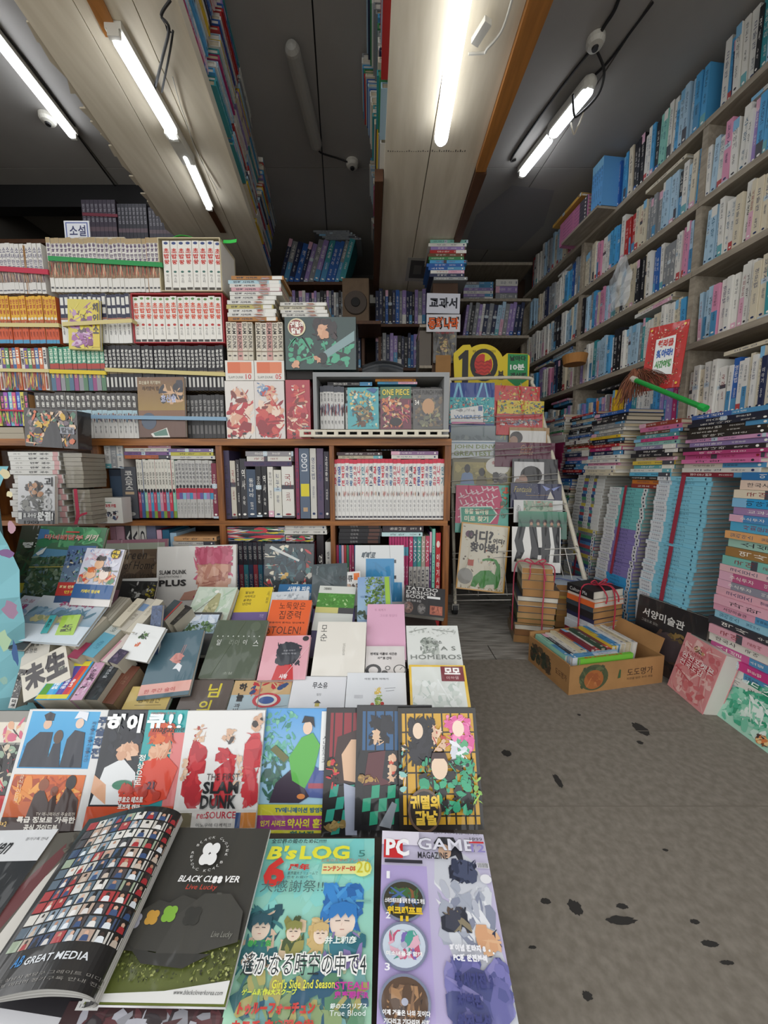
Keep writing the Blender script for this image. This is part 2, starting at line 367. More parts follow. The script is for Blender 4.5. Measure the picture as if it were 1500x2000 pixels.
# torn card edge on the left of this shelf
m = MB(); R = random.Random(3); ys = [1.2+i*.05 for i in range(24)]
for i in range(23):
    a, b = lpx(0, ys[i]), lpx(0, ys[i+1]); j0, j1 = R.uniform(0, .03), R.uniform(0, .03)
    m.add([(a-j0, ys[i], ZP+.001), (a+.04, ys[i], ZP+.001), (b+.04, ys[i+1], ZP+.001), (b-j1, ys[i+1], ZP+.001), (a-j0, ys[i], ZP+.006), (a+.04, ys[i], ZP+.006), (b+.04, ys[i+1], ZP+.006), (b-j1, ys[i+1], ZP+.006)], MB.BF, hx('#b9ae98'))
m.build('torn_card_edge', MATTE, lp)
cp = plank_shelf('hanging_shelf', 'whitewashed plank shelf with one bare tube, hung over the middle aisle', None)
def cpx(f, y): return (.062-.036*y)*(1-f)+(.40-.003*y)*f
for f0, f1 in ((0, .47), (.475, 1)):
    pl(cpx(f0, .25)+.001, .25, cpx(f1, .25)-.001, .25, cpx(f1, 2.86)-.001, 2.86, cpx(f0, 2.86)+.001, 2.86, ZP, ZP+.03, 'plank', M_PLANK, cp)
pl(.40, .25, .505, .25, .437, 1.70, .395, 1.70, ZP-.02, ZP+.02, 'side_batten', M_OAK, cp)
pl(.397, 1.71, .445, 1.71, .41, 2.7, .392, 2.7, ZP-.02, ZP+.05, 'side_batten', M_DBOARD, cp)
pl(cpx(0, 1.75)-.04, 1.75, cpx(0, 1.75)-.002, 1.75, cpx(0, 2.84)-.002, 2.84, cpx(0, 2.84)-.04, 2.84, ZP-.02, ZP+.03, 'side_batten', M_DBOARD, cp)
m = MB().box((-.12, 2.82, ZP-.06), (.36, 2.88, ZP-.002)); m.build('end_bracket', M_LAMPB, cp)
m = MB()
for i in range(34): m.box((cpx(0, 1.62)+.012+i*.0095, 1.62+R.uniform(-.004, .004), ZP-.001), (cpx(0, 1.62)+.015+i*.0095, 1.625, ZP+.0005), '#2d2a26')
o = m.build('staple_line', MATTE, cp)

# ---------------------------------------------------------------- lamps (the room's own light)
def capsule(m, a, b, r, c=(1, 1, 1, 1), n=12):
    a, b = V(a), V(b); d = (b-a).normalized()
    pts = [a-d*r, a-d*r*.75, a-d*r*.3, a, b, b+d*r*.3, b+d*r*.75, b+d*r]; rr = [r*.08, r*.66, r*.95, r, r, r*.95, r*.66, r*.08]
    return m.tube(pts, rr, n, c)
def tube_lamp(label, a, b, r, lit=True, batten=None, name='tube_lamp', broad=1.0):
    t = empty(name, a, label, 'lamp'); I = Matrix.Translation(-V(a)); a2, b2 = V((0, 0, 0)), V(b)-V(a)
    m = MB(); capsule(m, a2, b2, r, n=14); m.build('tube', (M_TUBE2 if r == .026 and not batten else M_TUBE) if lit else M_TUBEOFF, t)
    if batten:
        d = (b2-a2).normalized(); s = d.cross(UP).normalized(); w, h, z = batten
        m = MB(); e = r*1.6
        bt = [a2-d*e-s*w+UP*z, a2-d*e+s*w+UP*z, b2+d*e+s*w+UP*z, b2+d*e-s*w+UP*z]
        m.hexa(bt, [p+UP*h for p in bt]); bo = m.build('batten', M_LAMPB, t)
        for p, sg in ((a2, -1), (b2, 1)):
            q = p+d*sg*e*.8; m = MB(); m.box((-w*.7, -.006, -r*.4), (w*.7, .006, z-.0005), X=Matrix.Translation(q) @ Matrix(((s.x, d.x, 0, 0), (s.y, d.y, 0, 0), (0, 0, 1, 0), (0, 0, 0, 1)))); m.build('end_cap', M_LAMPB, bo)
    return t
a, b = atZ(138, 262, ZC-.045), atZ(-60, 12, ZC-.045)
tube_lamp('lit fluorescent tube on the ceiling at the far left of the shop', a, b, .015, True, (.02, .026, .016))
a, b = atZ(407, 405, ZP-.03), atZ(362, 305, ZP-.03)
tube_lamp('short lit tube at the far end of the left plank shelf', a, b, .011, True, (.02, .016, .012))
a, b = atZ(335, 262, ZP-.035), atZ(232, 85, ZP-.035)
tube_lamp('long lit tube in a cream holder midway along the left plank shelf', a, b, .015, True, (.024, .02, .014))
m = MB(); p = atZ(352, 287, ZP-.025); d = (a-b).normalized(); s = d.cross(UP)
m.box((-.024, -.07, -.012), (.024, .07, .024), X=Matrix.Translation(p) @ Matrix(((s.x, d.x, 0, 0), (s.y, d.y, 0, 0), (0, 0, 1, 0), (0, 0, 0, 1))))
tag(m.build('lamp_connector', M_LAMPB), 'cream connector box between the two lamps of the left plank shelf', 'connector')
m = MB(); p0, p1 = atZ(222, 75, ZP-.006), atZ(165, -40, ZP-.006); s = (p1-p0).normalized().cross(UP)*.022
m.hexa([p0-s, p0+s, p1+s, p1-s], [q+UP*.005 for q in (p0-s, p0+s, p1+s, p1-s)]); m.build('bare_strip', M_OAK, lp)
m = MB(); p0, p1 = atZ(405, 400, ZP-.006), atZ(436, 455, ZP-.006); s = (p1-p0).normalized().cross(UP)*.016
m.hexa([p0-s, p0+s, p1+s, p1-s], [q+UP*.005 for q in (p0-s, p0+s, p1+s, p1-s)]); m.build('dark_strip', M_DBOARD, lp)
a, b = atZ(862, 268, ZP-.05), atZ(912, -60, ZP-.05)
tube_lamp('large bright tube on the underside of the middle plank shelf', a, b, .026)
p, q, r_, s_ = atZ(1146, 178, ZC-.06), atZ(1084, 255, ZC-.06), atZ(1072, 275, ZC-.05), atZ(1023, 337, ZC-.05)
t = tube_lamp('capsule-shaped lit lamp with a hanging cord on the right ceiling', p, q, .027, True, None)
m = MB(); dd = (q-p); capsule(m, V((0, 0, .016))-dd*.03, dd*1.03+V((0, 0, .016)), .034, n=14); m.build('housing', M_LAMPB, t)
tube_lamp('slim lit tube just behind the capsule lamp on the right ceiling', r_, s_, .018, True, (.02, .026, .018))
a, b = atZ(572, 100, ZC-.04), atZ(617, 280, ZC-.04)
t = tube_lamp('unlit frosted tube lamp on the middle ceiling', a, b, .03, False)
c = b+V((.02, .07, .01)); e_ = atZ(688, 320, ZC-.02)
MB().tube(smooth_curve([p-a for p in (b+V((0, .03, 0)), c, (c+e_)/2+V((0, .01, .01)), e_)]), .004, 6).build('lamp_cord', M_BLACKC, t)
def ceiling_rose(px, py, label):
    p = atZ(px, py, ZC-.012); t = empty('ceiling_socket', p, label, 'socket')
    MB().tube([(0, 0, .0115), (0, 0, -.004), (0, 0, -.016), (0, 0, -.02)], [.034, .034, .027, .012], 18).build('body', M_LAMPB, t)
    MB().tube([(0, 0, -.019), (0, 0, -.027)], [.013, .011], 12).build('contact', M_BLACKC, t); return t
ceiling_rose(688, 320, 'round ceiling socket at the end of the unlit lamp cord')
rr = ceiling_rose(1163, 82, 'round ceiling socket above the capsule lamp with looped cables')
ceiling_rose(93, 232, 'small white ceiling socket beside the far left tube')
def cable(label, pts, r=.005, m_=None, name='cable'):
    o = MB().tube(smooth_curve(pts), r, 6).build(name, m_ or M_BLACKC); return tag(o, label, 'cable')
cz = lambda x, y, d=.006: atZ(x, y, ZC-d)
cable('black cable running from the right ceiling socket to the back', [cz(1161, 90), cz(1120, 140), cz(1060, 220), cz(1000, 308), cz(1008, 312)])
cable('black cable crossing the right ceiling above the capsule lamp', [cz(1275, 5), cz(1235, 58), cz(1190, 118), cz(1158, 150)])
cable('thick cable leading into the right ceiling socket', [cz(1215, -20), cz(1200, 20), cz(1182, 48), cz(1166, 76)], .007)
g = cable('looped cord drooping below the capsule lamp', [cz(1166, 100), cz(1180, 140, .04), cz(1168, 185, .09), cz(1130, 225, .11), cz(1121, 222, .1), cz(1119, 185, .09)])
cable('thin white pull cord tied under the capsule lamp', [cz(1142, 212, .1), cz(1134, 235, .13), cz(1128, 248, .15), cz(1121, 262, .16), cz(1117, 252, .15), cz(1115, 240, .12)], .0035, M_WHITEM, 'pull_cord')
pz = lambda x, y, d=.006: atZ(x, y, ZP-d)
cable('white cable with an inline connector beside the middle tube', [pz(915, 105, .02), pz(945, 103, .02), pz(952, 95, .03), pz(980, 60, .025), pz(1000, 0, .02), pz(1010, -50, .02)], .004, M_LAMPB)
m = MB(); p = pz(940, 62, .03); m.box((-.012, -.03, -.008), (.012, .03, .008), X=Matrix.Translation(p) @ Matrix.Rotation(.45, 4, 'Z')); tag(m.build('cable_connector', M_LAMPB), 'small white inline connector clipped on the middle shelf cable', 'connector')
cable('grey cord hanging down the left plank shelf to its holder', [pz(333, 0), pz(315, 30, .02), pz(330, 55, .03), pz(318, 110, .02), pz(302, 175, .012)], .004)
cable('second grey cord hanging beside the first on the left shelf', [pz(338, 60, .02), pz(332, 100, .02), pz(322, 150, .015), pz(316, 180, .012)], .003)
m = MB(); m.add(*[[pz(x, y, d) for x, y, d in ((310, 30, .012), (338, 66, .012), (326, 62, .012), (322, 48, .012), (310, 30, .02), (338, 66, .02), (326, 62, .02), (322, 48, .02))], MB.BF]); tag(m.build('cord_clip', M_BLACKC), 'black clip pinching the hanging cords on the left shelf', 'clip')
cable('white wire stapled along the right of the left plank shelf', [pz(337, 150), pz(352, 205), pz(368, 250), pz(385, 300), pz(425, 370)], .0018, M_LAMPB, 'wire')
cable('black wire along the ceiling joint behind the far left tube', [atZ(150, 262, ZC-.006), atZ(200, 330, ZC-.006), atZ(246, 392, ZC-.006)], .004)
cable('black cable on the ceiling above the far left tube', [atZ(0, 55, ZC-.006), atZ(60, 130, ZC-.006), atZ(146, 246, ZC-.006)], .004)
# card boxes peeping out over the left edge of the left shelf
for (x, y, w, l, h, c, lb) in ((155, 155, .07, .22, .09, '#7d5a3c', 'brown card box poking over the left edge of the left shelf'), (182, 228, .06, .09, .1, '#b7ab92', 'pale card box poking over the left shelf edge behind the brown one')):
    p = atZ(x, y, ZP+.05); m = MB(); m.box((0, -l/2, -.02), (.3, l/2, h), c); m.box((-.003, -l/2-.003, h-.02), (.303, l/2+.003, h+.002), c); o = m.build('card_box', MATTE); o.location = p; tag(o, lb, 'box')
# ---------------------------------------------------------------- right-hand wall of shelves
ZS = [2.19, 1.89, 1.62, 1.32, 1.00]
rs = empty('wall_shelving', (0, 0, 0), 'weathered grey wall of shelves packed with books along the right side', 'shelves')
def rbox(name, y0, y1, d0, d1, z0, z1, mt, par):                    # d: depth behind the shelf front
    f = lambda y, d: V((wallX(y), y, 0))-NR*d
    p = [f(y0, d0), f(y0, d1), f(y1, d1), f(y1, d0)]
    m = MB(); m.hexa([q+UP*z0 for q in p], [q+UP*z1 for q in p]); return m.build(name, mt, par)
for z in ZS:
    for y0, y1 in ((.55, 1.62), (1.622, 2.37), (2.372, 3.1)): rbox('shelf_board', y0, y1, -.004, .205, z-.024, z, M_SHELF, rs)
for yy in (.87, 1.62, 2.37, 3.1):
    for a, b in zip(ZS[1:], ZS[:-1]): rbox('upright', yy-.012, yy+.012, 0, .2, a, b-.024, M_SHELF, rs)
    rbox('upright', yy-.012, yy+.012, .12, .2, 0, ZS[-1]-.024, M_SHELF, rs)
rbox('back_panel', .55, 3.12, .2, .21, .95, 2.2, M_SHELFB, rs)
# ================================================================ spine designs
PAL = {'white': '#dcdad2', 'cream': '#d2c8b0', 'pale blue': '#a8c6d8', 'sky blue': '#4f9fd0', 'blue': '#2b5ea6', 'navy': '#252d4c', 'teal': '#3a9299', 'pink': '#d68fab', 'magenta': '#ab3068',
       'red': '#b0302f', 'yellow': '#dcb82c', 'green': '#3c8552', 'black': '#242428', 'grey': '#85888a', 'lilac': '#9580b6', 'orange': '#d77c36', 'brown': '#6d4a33', 'mint': '#86c3b4'}
DARKC = {'blue', 'navy', 'teal', 'magenta', 'red', 'green', 'black', 'brown', 'grey', 'lilac'}
TXT = ['주식투자', '코스모스', '이야기', '교과서', '소설', '동화나라', '서양미술관', '영문법', '과학', '한국사', '수학', '국어', '모순', '일리아스', '사회문화', '미술관', '역사', '문학']
R = random.Random(21)
LIGHT, DARK = [], []
for i in range(26):
    dark = i >= 16; ink = '#f0ede4' if dark else R.choice(['#2a2a30', '#23345e', '#8d2630', '#2a2a30', '#1f5b78'])
    sh = []
    k = i % 8; acc = R.choice(['#7fb4d4', '#c8c4b8', '#4f8fb8', '#b9c8d0', '#2b5ea6', '#d8a8ba', '#e0ddd4', '#4a4a52', '#6aa8ae', '#b84a4a'])
    if k in (1, 5): sh.append(('r', 0, 0, 1, R.uniform(.12, .3), acc))
    if k in (2,): sh.append(('r', 0, .82, 1, 1, acc))
    if k in (3,): sh += [('r', 0, .55, 1, .63, acc), ('r', 0, 0, 1, .04, acc)]
    if k in (6,): sh += [('r', 0, .0, 1, .48, acc)]
    t = TXT[i % len(TXT)]
    y1 = R.uniform(.78, .94); y0 = y1-R.uniform(.3, .45)
    if i % 3 == 0: sh.append(('t', t, .28, y0+.06, .72, y1, ink, 'r', .01))
    else: sh.append(('t', t, .25, y0+.04, .75, y1, ink, 'v', .01))
    sh.append(('t', TXT[(i*5+2) % len(TXT)], .32, y0-.22, .68, y0-.05, ink, 'v'))
    sh.append(('e', .5, .07, .25, .018, ink if k not in (1, 5, 6) else '#efece4'))
    (DARK if dark else LIGHT).append(spine_mesh('spine_book', sh, page=R.choice(['#d6cfbf', '#cbbfa5', '#c4b494', '#dcd8cd'])))
def spine_for(cn, R): return R.choice(DARK if cn in DARKC else LIGHT)
def wpick(R, w):
    ks = list(w); return R.choices(ks, [w[k] for k in ks])[0]
MIXR = {'white': 42, 'cream': 10, 'pale blue': 18, 'sky blue': 9, 'blue': 3, 'navy': 3, 'teal': 2, 'pink': 5, 'magenta': 1, 'red': 1, 'yellow': 1, 'green': 1, 'black': 4, 'grey': 7, 'lilac': 3, 'mint': 3}
LOW = {'white': 32, 'cream': 17, 'pale blue': 12, 'sky blue': 6, 'blue': 3, 'navy': 6, 'teal': 3, 'pink': 5, 'magenta': 2, 'red': 2, 'yellow': 2, 'green': 1, 'black': 7, 'grey': 7, 'lilac': 4, 'orange': 1}
# ---------------------------------------------------------------- right wall: rows of upright books, some lying on top
R = random.Random(77)
ROWN = ['top row', 'second row', 'third row', 'fourth row', 'lowest row']
for zi, z in enumerate(ZS):
    top = (ZC if zi == 0 else ZS[zi-1]-.024); clear = top-z
    for bay, (y0, y1) in (('near bay', (.95, 1.605)), ('middle bay', (1.637, 2.355)), ('far bay', (2.39, 3.02))):
        if zi == 0 and bay == 'near bay': y0 = 1.2
        if zi == 4 and bay == 'near bay': y0 = .98
        y = y0; i = 0; lean = 0
        name = 'upper_row_book' if zi < 2 else ('shelf_book' if zi < 4 else 'novel'); run = 0; cn = 'white'  # all plain shelf books; the names only tell the rows apart
        while True:
            t = R.uniform(.013, .027) if bay != 'far bay' else R.uniform(.018, .032)
            if y+t > y1: break
            i += 1
            if run <= 0: cn = wpick(R, MIXR if zi < 3 else LOW); run = R.choice([1, 1, 1, 2, 3]); h0 = R.uniform(.185, .225) if zi else R.uniform(.2, .25)
            run -= 1
            h = min(h0+R.uniform(-.004, .004), clear-.012); dp = R.uniform(.14, .165); back = R.uniform(.0, .018)
            p = V((wallX(y+t/2), y+t/2, z))-NR*back
            sl = R.choice([0, 0, 0, .03, -.02]); up = (UP+D*sl).normalized(); ey = -NR; ex = ey.cross(up)
            place(spine_for(cn, R), name, p+UP*.0006, ex, ey, up, (t*.96, dp, h), PAL[cn], f"{cn} book, {ordn(i)} from near end, {ROWN[zi]}, {bay} of the right wall shelves", 'book', f'books in the {ROWN[zi]} of the right wall shelves')
            y += t*1.01+abs(sl)*.03
        # books lying on the row
        if zi >= 1:
            y = y0+R.uniform(.02, .1); j = 0
            while y < y1-.24:
                L = R.uniform(.19, .23); zz = z+.232
                for q in range(R.choice([1, 1, 2])):
                    t = R.uniform(.012, .02)
                    if zz+t > top-.004: break
                    j += 1; cn = wpick(R, LOW); p = V((wallX(y+L/2), y+L/2, zz+t/2))-NR*R.uniform(.0, .03)
                    ey = -NR; ex = UP; ez = ex.cross(ey); p = p-ez*L/2
                    place(spine_for(cn, R), 'flat_book', p, ex, ey, ez, (t*.96, .15, L), PAL[cn], f"{cn} book lying flat, {ordn(j)} from near end above {ROWN[zi]}, {bay}, right wall", 'book', 'books lying flat on the right wall rows')
                    zz += t
                y += L+R.choice([.02, .2, .35])
# pink and blue bundle overhanging the top row
ey = -NR
for j in range(7):
    ez = UP.cross(ey); c = V((wallX(2.32)-.10, 2.32, 2.195+j*.019)); me = LIGHT[1]
    place(me, 'pink_workbook', c-ez*.13, UP, ey, ez, (.018, .2, .26), '#c77ba0', f"pink workbook, {ordn(j+1)} from bottom of the pile jutting off the top right shelf", 'book', 'pink workbooks jutting off the top right shelf')
for j in range(5):
    y = 2.10+j*.017; place(LIGHT[2], 'blue_workbook', V((wallX(y)-.09, y, 2.196)), ey.cross(UP), ey, UP, (.016, .2, .24), '#5f9ed6', f"blue workbook, {ordn(j+1)} from near end, standing on the jutting top right board", 'book', 'blue workbooks beside the pink pile')
ez = UP.cross(ey); place(LIGHT[3], 'yellow_workbook', V((wallX(2.36)-.12, 2.36, 2.341))-ez*.14, UP, ey, ez, (.016, .22, .28), '#caa04a', 'yellow-brown workbook lying on top of the pink pile by the ceiling', 'book')
m = MB(); m.box((-.17, -.16, -.012), (.17, .16, 0)); o = m.build('jutting_board', M_SHELF); o.location = (wallX(2.27)+.06, 2.27, 2.188+.006); o.rotation_euler.z = .115; tag(o, 'small grey board jutting from the top right shelf under the pink pile', 'board')

# ---------------------------------------------------------------- floor stacks in front of the right wall, spines towards the aisle
def stackX(Y, z): return wallX(Y)-.16-.1*(1-max(z, .25))
def column(y0, y1, z0, z1, t0, designs, name, lab, group, seed, jit=.012, dp=.16, dx=0):
    """a pile of lying books between depths y0 (near) and y1"""
    R = random.Random(seed); z = z0; i = 0; L = y1-y0
    n = sum(1 for _ in [0])
    while z < z1-.004:
        cn, me, col, tt = designs(R, (z-z0)/(z1-z0), i); i += 1; t = t0*tt
        if z+t > z1: break
        ey = -NR; ez = UP.cross(ey); yc = (y0+y1)/2+R.uniform(-jit, jit)*.6; l = L*R.uniform(.93, 1) if jit > .006 else L*R.uniform(.985, 1)
        tw = R.uniform(-jit, jit)*2; e2 = Matrix.Rotation(tw, 3, 'Z') @ ey; ez = UP.cross(e2)
        p = V((stackX(yc, z)-dx, yc, z+t/2))+NR*R.uniform(-jit, jit)*.8-ez*l/2
        place(me, name, p, UP, e2, ez, (t*.97, dp, l), col, lab(cn, i), 'book', group)
        z += t
    return z
def mixd(w, tv=.35):
    def f(R, s, i):
        cn = wpick(R, w); return cn, spine_for(cn, R), PAL[cn], R.uniform(1-tv, 1+tv)
    return f
def bandmesh(a, ca, b, cb, ink, txt, num=None):
    sh = [('r', 0, .68, 1, 1, ca), ('r', 0, .0, 1, .62, '*'), ('t', txt, .25, .3, .75, .58, ink, 'r', .02), ('t', '이야기', .25, .74, .75, .92, ink, 'r'), ('r', 0, .02, 1, .05, cb)]
    return spine_mesh('series_volume', sh, page='#b9b4aa')
MS_BLUE = spine_mesh('series_volume', [('r', 0, .72, 1, 1, '#d8dadc'), ('t', '수학동화', .25, .77, .75, .95, '#3a4a66', 'r'), ('t', '과학 이야기', .22, .3, .74, .62, '#2c5166', 'r', .01), ('e', .5, .08, .28, .012, '#2c5166')], page='#b4b0a8')
MS_PART = spine_mesh('series_volume', [('r', 0, .66, 1, 1, '#dadad8'), ('r', 0, 0, 1, .1, '#d8d8d6'), ('t', '역사동화', .25, .72, .75, .92, '#42405a', 'r'), ('t', '이야기', .22, .3, .74, .55, '#2e3650', 'r', .01), ('e', .5, .05, .3, .018, '#3a3a48')], page='#b4b0a8')
MS_WHITE = spine_mesh('series_volume', [('r', 0, .55, 1, .72, '*'), ('r', 0, .25, 1, .36, '*'), ('t', '세계명작', .22, .75, .78, .95, '#3b3b44', 'r'), ('t', '문고', .25, .4, .75, .52, '#3b3b44', 'r')], board='#d6d6d2', page='#b9b4aa')
MS_MAR = spine_mesh('series_volume', [('t', '전집', .25, .6, .75, .8, '#d9b8c4', 'r', .02)], page='#a9a49a')
def dsg(me, seq):
    def f(R, s, i):
        k = min(int(s*len(seq)), len(seq)-1); cn, c = seq[k]; return cn, me, c, 1
    return f
LBL = lambda what, where: (lambda cn, i: f"{cn} {what}, {ordn(i)} from the bottom {where}")
TIE = '#9c3244'
def ribbon(label, pts, w=.012, c=TIE, name='tie_ribbon', t=.001, flat=None):
    """a flat band along points; width direction given"""
    pts = smooth_curve(pts, 4); m = MB(); wd = V(flat) if flat is not None else None
    for i in range(len(pts)-1):
        a, b = pts[i], pts[i+1]; d = (b-a).normalized(); s = (wd if wd is not None else d.cross(NR)).normalized()*w/2; n = d.cross(s).normalized()*t/2
        m.hexa([a-s-n, a+s-n, b+s-n, b-s-n], [a-s+n, a+s+n, b+s+n, b-s+n], c)
    return tag(m.build(name, MATTE), label, 'ribbon')
# lower bundles
za = column(1.27, 1.49, 0, .77, .0165, dsg(MS_BLUE, [('light blue', '#82c3d6')]), 'series_volume', LBL('series volume', 'of the tall light blue bundle'), 'light blue series volumes tied on the floor', 1, .005)
zb = column(1.53, 1.75, 0, .72, .0168, dsg(MS_PART, [('bright blue', '#3b9ad0')]*4+[('purple', '#8477ae')]*3+[('teal', '#6fb6b6')]*3), 'series_volume', LBL('series volume', 'of the blue, purple and teal bundle'), 'blue, purple and teal series volumes', 2, .005)
COLRS = [('blue', '#4b7fae'), ('purple', '#6d5f97'), ('green', '#4f9268'), ('red', '#a84a50'), ('yellow', '#bfae4a'), ('navy', '#3a4a76'), ('teal', '#4c8f93'), ('grey', '#7d8288')]
zc_ = column(1.79, 2.0, 0, .76, .0165, lambda R, s, i: ((lambda c: (c[0], MS_WHITE, c[1], 1))(COLRS[(i*3) % 8]) if s > .62 else (lambda c: (c[0], MS_PART, c[1], 1))(COLRS[(i*5) % 8])), 'series_volume', LBL('striped volume', 'of the mixed bundle behind the purple one'), 'striped series volumes behind the purple bundle', 3, .005)
zd = column(2.05, 2.27, 0, .74, .016, mixd({'navy': 4, 'black': 4, 'grey': 5, 'blue': 3, 'green': 1, 'red': 1, 'white': 3}), 'stacked_book', LBL('book', 'of the dark tied pile behind the wire rack'), 'books in the dark pile behind the wire rack', 4, .005)
T5C = [('blue', '#2d6ea4'), ('cream', '#d8ceb4'), ('navy', '#2c2b3c'), ('black', '#26261f'), ('white', '#d9d7cf'), ('white', '#d9d7cf'), ('magenta', '#c2347c'), ('magenta', '#c65a94'), ('white', '#dcd9cf'), ('pink', '#d9a2ae'), ('black', '#33343a'), ('pale blue', '#8fc0d2'), ('pink', '#d79aae'), ('pink', '#dba6b4'), ('pink', '#d4a3ad'), ('grey', '#8a8a96'), ('magenta', '#b5577f'), ('pink', '#dcb3b6'), ('mint', '#78b8ab'), ('brown', '#98713f'), ('mint', '#9cc4b4'), ('orange', '#d9a066'), ('sky blue', '#4fa4c8'), ('blue', '#4a86b8'), ('lilac', '#9d7ea4'), ('sky blue', '#2f96c9'), ('cream', '#dbcfb7'), ('cream', '#d8c0ae')]
ze = column(.93, 1.17, 0, .80, .026, lambda R, s, i: (T5C[i % len(T5C)][0], spine_for(T5C[i % len(T5C)][0], R), T5C[i % len(T5C)][1], R.uniform(.85, 1.2)), 'stacked_book', LBL('book', 'of the pink pile at right edge'), 'books in the pink and white pile', 5, .01, dx=.02)
# looser piles on top of the bundles
S5C = [('red', '#7d2430'), ('white', '#d5d2c8'), ('cream', '#cfc9ba'), ('pink', '#cf6f9c'), ('pink', '#c8588e'), ('magenta', '#ab3d6f'), ('black', '#2b2226'), ('lilac', '#8d79a6'), ('pink', '#c992b4'), ('black', '#2b2622'), ('black', '#2e2822'), ('black', '#2b2520'), ('navy', '#262834'), ('navy', '#232536'), ('blue', '#3f5f9e'), ('blue', '#4468a8')]
column(1.12, 1.40, za, 1.0, .0155, lambda R, s, i: (S5C[i % 16][0], spine_for(S5C[i % 16][0], R), S5C[i % 16][1], R.uniform(.8, 1.1)), 'stacked_book', LBL('book', 'of the loose pile on the light blue bundle'), 'loose books on the light blue bundle', 6, .014, .19)
S4C = [('red', '#8e3a2e'), ('orange', '#c8762e'), ('black', '#2d2b28'), ('sky blue', '#5fb0cf'), ('white', '#d6d5cd'), ('teal', '#5fa3a8'), ('yellow', '#d4b84a'), ('cream', '#c9c0aa'), ('black', '#252428'), ('black', '#242327'), ('lilac', '#857f9c'), ('mint', '#8fbcae'), ('pink', '#c8427c'), ('teal', '#4f8f90'), ('brown', '#5e4234'), ('pink', '#c76f95')]
column(1.43, 1.64, zb, .99, .0165, lambda R, s, i: (S4C[i % 16][0], spine_for(S4C[i % 16][0], R), S4C[i % 16][1], R.uniform(.8, 1.15)), 'stacked_book', LBL('book', 'of the loose pile on the purple bundle'), 'loose books on the purple bundle', 7, .014, .18)
DK = {'white': 8, 'cream': 5, 'grey': 4, 'navy': 4, 'black': 5, 'red': 3, 'pink': 3, 'magenta': 2, 'blue': 3, 'green': 2, 'yellow': 2, 'brown': 2}
column(1.68, 1.90, zc_, 1.07, .017, mixd(DK), 'stacked_book', LBL('book', 'of the loose pile under the broom'), 'loose books under the broom', 8, .018, .19, dx=.03)
column(1.93, 2.15, zc_, 1.10, .016, mixd(DK), 'stacked_book', LBL('book', 'of the loose pile left of the broom'), 'loose books left of the broom', 9, .014, .18, dx=.0)
column(2.18, 2.44, zd, 1.0, .0155, dsg(MS_MAR, [('maroon', '#8c2450')]*4+[('white', '#cfccc4')]), 'series_volume', LBL('volume', 'of the maroon pile at the back right'), 'maroon volumes at the back right', 10, .005, .19)
column(2.20, 2.42, 1.0, 1.13, .016, mixd({'white': 6, 'green': 1, 'red': 1, 'grey': 2}), 'stacked_book', LBL('book', 'lying on top of the maroon pile'), 'loose books on the maroon pile', 11, .014, .19)
# ribbons of the bundles
def sp(Y, z, off=.006): return V((stackX(Y, z)-off, Y, z))
ribbon('upper red tie ribbon down the light blue bundle', [sp(1.375, z) for z in (.765, .68, .6, .5)], .02, flat=(0, 1, 0))
ribbon('lower red tie ribbon down the light blue bundle', [sp(1.37, z, .007) for z in (.49, .4, .3, .2, .1)], .02, flat=(0, 1, 0))
ribbon('red tie ribbon down the blue, purple and teal bundle', [sp(1.645, z) for z in (.715, .6, .5, .4, .3)], .016, flat=(0, 1, 0))
ribbon('red tie ribbon low on the mixed striped bundle', [sp(1.9, z) for z in (.45, .35, .25, .15)], .014, flat=(0, 1, 0))

# ---------------------------------------------------------------- books piled on the hanging plank shelves
PL = {'white': 20, 'cream': 8, 'pale blue': 8, 'blue': 6, 'sky blue': 5, 'red': 4, 'lilac': 3, 'green': 2, 'navy': 3, 'grey': 4, 'magenta': 3, 'yellow': 2, 'teal': 3}
def shelf_piles(edge, nrm, ys, name, where, group, seed, grow, z0=ZP+.03, skip=()):
    R = random.Random(seed)
    for k, (y0, y1) in enumerate(ys):
        z = z0+(.015 if edge is lpe else 0); i = 0; g = R.uniform(.0, .02); top = ZC-R.uniform(.01, .05)
        while True:
            t = R.uniform(.011, .022)
            if z+t > top: break
            i += 1; g += R.uniform(-.004, grow/12); cn = wpick(R, PL); yc = (y0+y1)/2+R.uniform(-.01, .01); L = (y1-y0)*R.uniform(.88, .99)
            n = V(nrm); ey = -n; ez = UP.cross(ey); p = edge(yc)+n*g; p.z = z+t/2
            place(spine_for(cn, R), name, p-ez*L/2, UP, ey, ez, (t*.97, R.uniform(.17, .2), L), PAL[cn], f"{cn} book, {ordn(i)} from bottom, {ordn(k+1)} pile back along the {where}", 'book', group)
            z += t
def lpe(y): return V((lpx(1, y), y, 0))
def cpl(y): return V((cpx(0, y), y, 0))
def cpr(y): return V((cpx(1, y)+.02, y, 0))
def spans(y0, y1, n): s = (y1-y0)/n; return [(y0+i*s, y0+(i+1)*s-.01) for i in range(n)]
shelf_piles(lpe, (.991, .133, 0), spans(.95, 2.55, 7), 'textbook', 'left plank shelf', 'books piled on the left plank shelf', 5, .09)
shelf_piles(cpl, (-.9993, -.036, 0), spans(.95, 2.75, 8), 'workbook', "middle plank shelf's left edge", 'books piled along the left edge of the middle plank shelf', 6, .10)
shelf_piles(cpr, (.9993, 0, 0), spans(1.5, 2.7, 5), 'workbook', "middle plank shelf's right edge", 'books piled along the right edge of the middle plank shelf', 7, .07)
